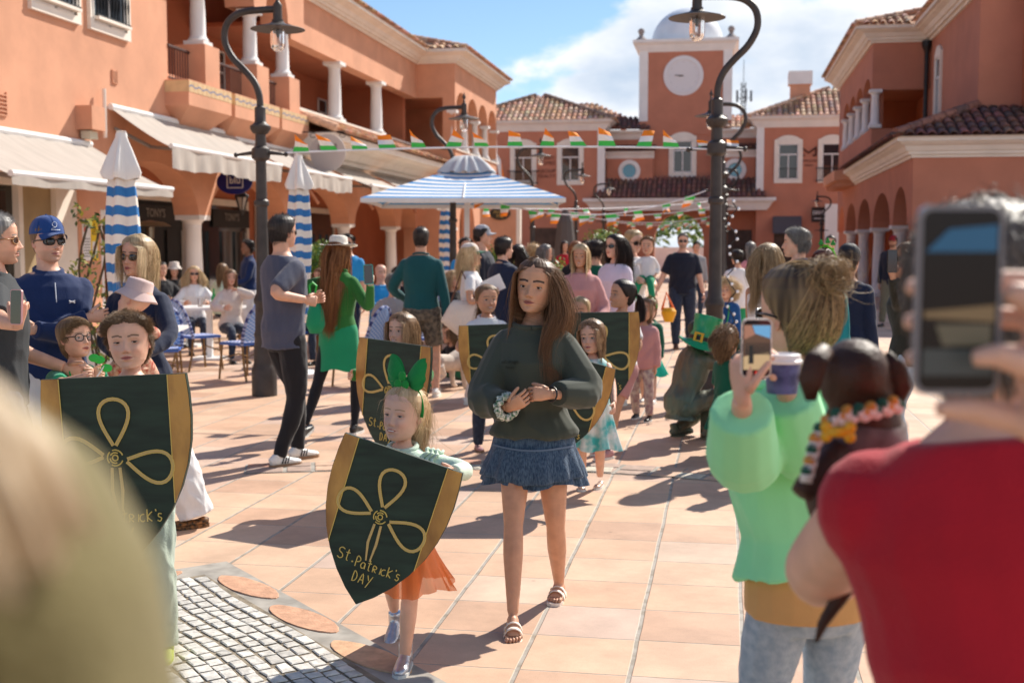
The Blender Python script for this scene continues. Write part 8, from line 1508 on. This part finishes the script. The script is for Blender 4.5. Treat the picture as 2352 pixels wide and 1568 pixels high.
# --- shoulder of a bystander right beside the lens on the left
bl = Vector((0, 0, 0)); q = seen(350, 700, .36); rr_ = math.atan2(0, 1)+YAW; base = Vector((-math.cos(YAW)*0, 0, 0)); S_w = .235
rt = Vector((math.cos(YAW), math.sin(YAW), 0)); fwd = Vector((-math.sin(YAW), math.cos(YAW), 0)); pos = fwd*.40+rt*(-.136-S_w)
p = person('out-of-focus bystander in an olive jacket with long pale hair at the left edge', (pos.x, pos.y), YAW, 1.884, 'm', 'a', lod=1, pose=dict(RH=(.235, .10, .95), RE=(.3, -1, -.1)), top=dict(m=C_OLV, hem=.53, off=.028, sleeve=1, fold=.004, name='olive_jacket', neck=.95), bottom=dict(kind='pants', m=C_BLK), hair=longh(dict(col=(.35, .25, .15), col2=(.65, .52, .38)), .10, n=700, w=.003), shoes=SHO_B)
hb = MB(); P = [Vector((.15, -.05, 1.600)), Vector((.205, -.065, 1.585)), Vector((.245, -.075, 1.560)), Vector((.262, -.085, 1.535))]
for k in range(40): o_ = Vector((random.uniform(-.05, -.012), random.uniform(-.03, .05), random.uniform(-.012, .004))); hb.tube([a+o_ for a in P], [.006, .006, .005, .002], 5, 0, True, (.55, .42, .27))
hb.build('hair_lock', M_HAIR, p.o, smooth=True)
hb = MB(); hb.tube([Vector((.19, -.07, 1.54)), Vector((.205, -.09, 1.50)), Vector((.21, -.10, 1.42)), Vector((.21, -.10, 1.30))], [.014, .024, .028, .030], 10); hb.build('added_shade_tube', mat('dark_brown_shade', (.05, .03, .015), .95), p.o, smooth=True)  # added dark brown tube, stands in for the figure's shaded side
# ---------------------------------------------------------------- bronze statue with a leprechaun hat
M_BRZ = mat('bronze_patina', (.13, .105, .07), .45, metal=.3, col2=(.09, .15, .13), vscale=5, bump=.5, bscale=22, stretch=(1, 1, .4)); lst = at(1590, 10.15); rst = fc(lst, 118)
p = person('dark bronze statue of a crouching photographer wearing a green leprechaun hat', lst, rst, 1.50, 'm', (.06, .05, .03), nm='statue', cat='statue', lod=0, hh=.21, girth=1.15, skinmat=M_BRZ, pose=dict(hip=.30, hipxy=(0, -.10), lean=20, RH=(.10, .42, .72), LH=(-.06, .44, .70), RE=(.6, -.1, -1), LE=(-.6, -.1, -1), RF=(.12, .10, 0), LF=(-.12, -.06, 0), LP=-.2, RK=(.25, 1, .5), LK=(-.25, 1, .2), RD=(-.2, .4, 1), LD=(.2, .4, 1), head=(0, -12, 0)), face=dict(skin=(.06, .05, .03), brow=(.05, .04, .03), lip=(.06, .05, .03)),
    top=dict(m=M_BRZ, hem=.50, off=.016, sleeve=.95, fold=.008, ff=14, name='bronze_coat', flare=.0), bottom=dict(kind='pants', m=M_BRZ, off=.012, fold=.006), shoes=('boot', M_BRZ, M_BRZ), hair=dict(style='short', n=0, front=.84, side=.6, back=.1, vol=.04, col=(.06, .05, .03), col2=(.06, .05, .03)))
m = MB(); m.cbox((.02, .50, .78), (.12, .10, .085)); m.lathe([(.035, .0), (.04, .07)], (.02, .55, .78), 12, axis=(0, 1, 0)); m.build('bronze_camera', M_BRZ, p.o, smooth=False)
m = MB(); m.box(-.02, .16, .10, .50, .0, .26); m.build('bronze_block', M_BRZ, p.o)
t = thing('leprechaun_hat', 'shiny green top hat with a black band and gold buckle on the bronze statue', 'hat', tuple(seen(1605, 790, 10.1))); m = MB(); hcn = seen(1612, 790, 10.1)
prof = [(.205, 0), (.20, .012), (.125, .018), (.118, .05), (.105, .10), (.112, .17), (.122, .225), (.118, .238), (.06, .242), (.001, .24)]
HB = Matrix.Translation(hcn) @ Matrix.Rotation(R(14), 4, 'Y') @ Matrix.Rotation(R(-6), 4, 'X'); m.lathe(prof, (0, 0, 0), 36); m.v = [tuple(HB @ Vector((x, y, z+(.03*math.cos(2*math.atan2(y, x))-.02 if math.hypot(x, y) > .16 else 0)))) for x, y, z in m.v]; m.build('crown_and_brim', mat('green_satin', (.01, .33, .12), .28, bump=.2, bscale=30, spec=.6), t, smooth='auto')
m = MB(); m.X = HB; m.lathe([(.124, .022), (.121, .058)], (0, 0, 0), 32); m.build('hat_band', M_BLE, t, smooth='auto'); m = MB(); m.X = HB @ Matrix.Rotation(YAW-R(28), 4, 'Z')
for a, b2, c2, d2 in ((-.04, .04, .005, .02), (-.04, .04, .07, .085), (-.04, -.02, .02, .07), (.02, .04, .02, .07)): m.box(a, b2, -.135, -.122, c2, d2)
m.build('buckle', mat('yellow_enamel'), t)
# ---------------------------------------------------------------- white dog and sitting child further back
M_WDOG = mat('white_fur', (.62, .52, .44), .8, vary=.12, vscale=12, bump=.3, bscale=80); ldg = at(1025, 13.6); t = thing('bulldog', 'pale short-haired dog standing with its back to the camera behind the teal-sweater man', 'dog', (ldg[0], ldg[1], 0), R(-35), local=True); b = MB()
b.tube([(0, -.24, .30), (0, -.12, .31), (0, .05, .30), (0, .20, .32), (0, .27, .34)], [(.06, .07), (.10, .095), (.095, .09), (.13, .12), (.09, .09)], 14, up=(0, 0, 1)); b.tube([(0, .22, .36), (0, .32, .42)], [.09, .08], 12); b.ball((0, .36, .44), (.085, .085, .08), 12); b.tube([(0, .40, .42), (0, .46, .40)], [.055, .045], 10)
for s in (-1, 1):
    b.tube([(s*.07, -.18, .28), (s*.085, -.13, .18), (s*.085, -.22, .11), (s*.085, -.20, .02)], [.065, .045, .026, .026], 9); b.ball((s*.085, -.18, .02), (.03, .045, .022), 8); b.tube([(s*.09, .18, .30), (s*.10, .17, .15), (s*.10, .19, .02)], [.05, .034, .028], 9); b.ball((s*.10, .21, .02), (.032, .045, .022), 8); b.tube([(s*.05, .34, .50), (s*.075, .33, .56)], [.03, .008], 6)
b.tube([(0, -.24, .33), (0, -.30, .36)], [.02, .008], 6); job('dog_body', b, t, M_WDOG, .010, 4)
l = at(1060, 14.1); person('child in black sitting on the ground with green socks beside the pale dog', l, fc(l, -60), 1.2, 'c', 'a', lod=1, pose=dict(hip=.13, lean=20, RF=(.1, .50, 0), LF=(-.12, .45, 0), RH=(.15, .35, .3), LH=(-.15, .35, .3)), top=dict(m=C_BLK, hem=.54, off=.02, sleeve=1), bottom=dict(kind='shorts', m=C_DKGRN, len=.4), hair=longh(H_MB, .2), shoes=('sneaker', C_GRSK, M_RUB))
flush()
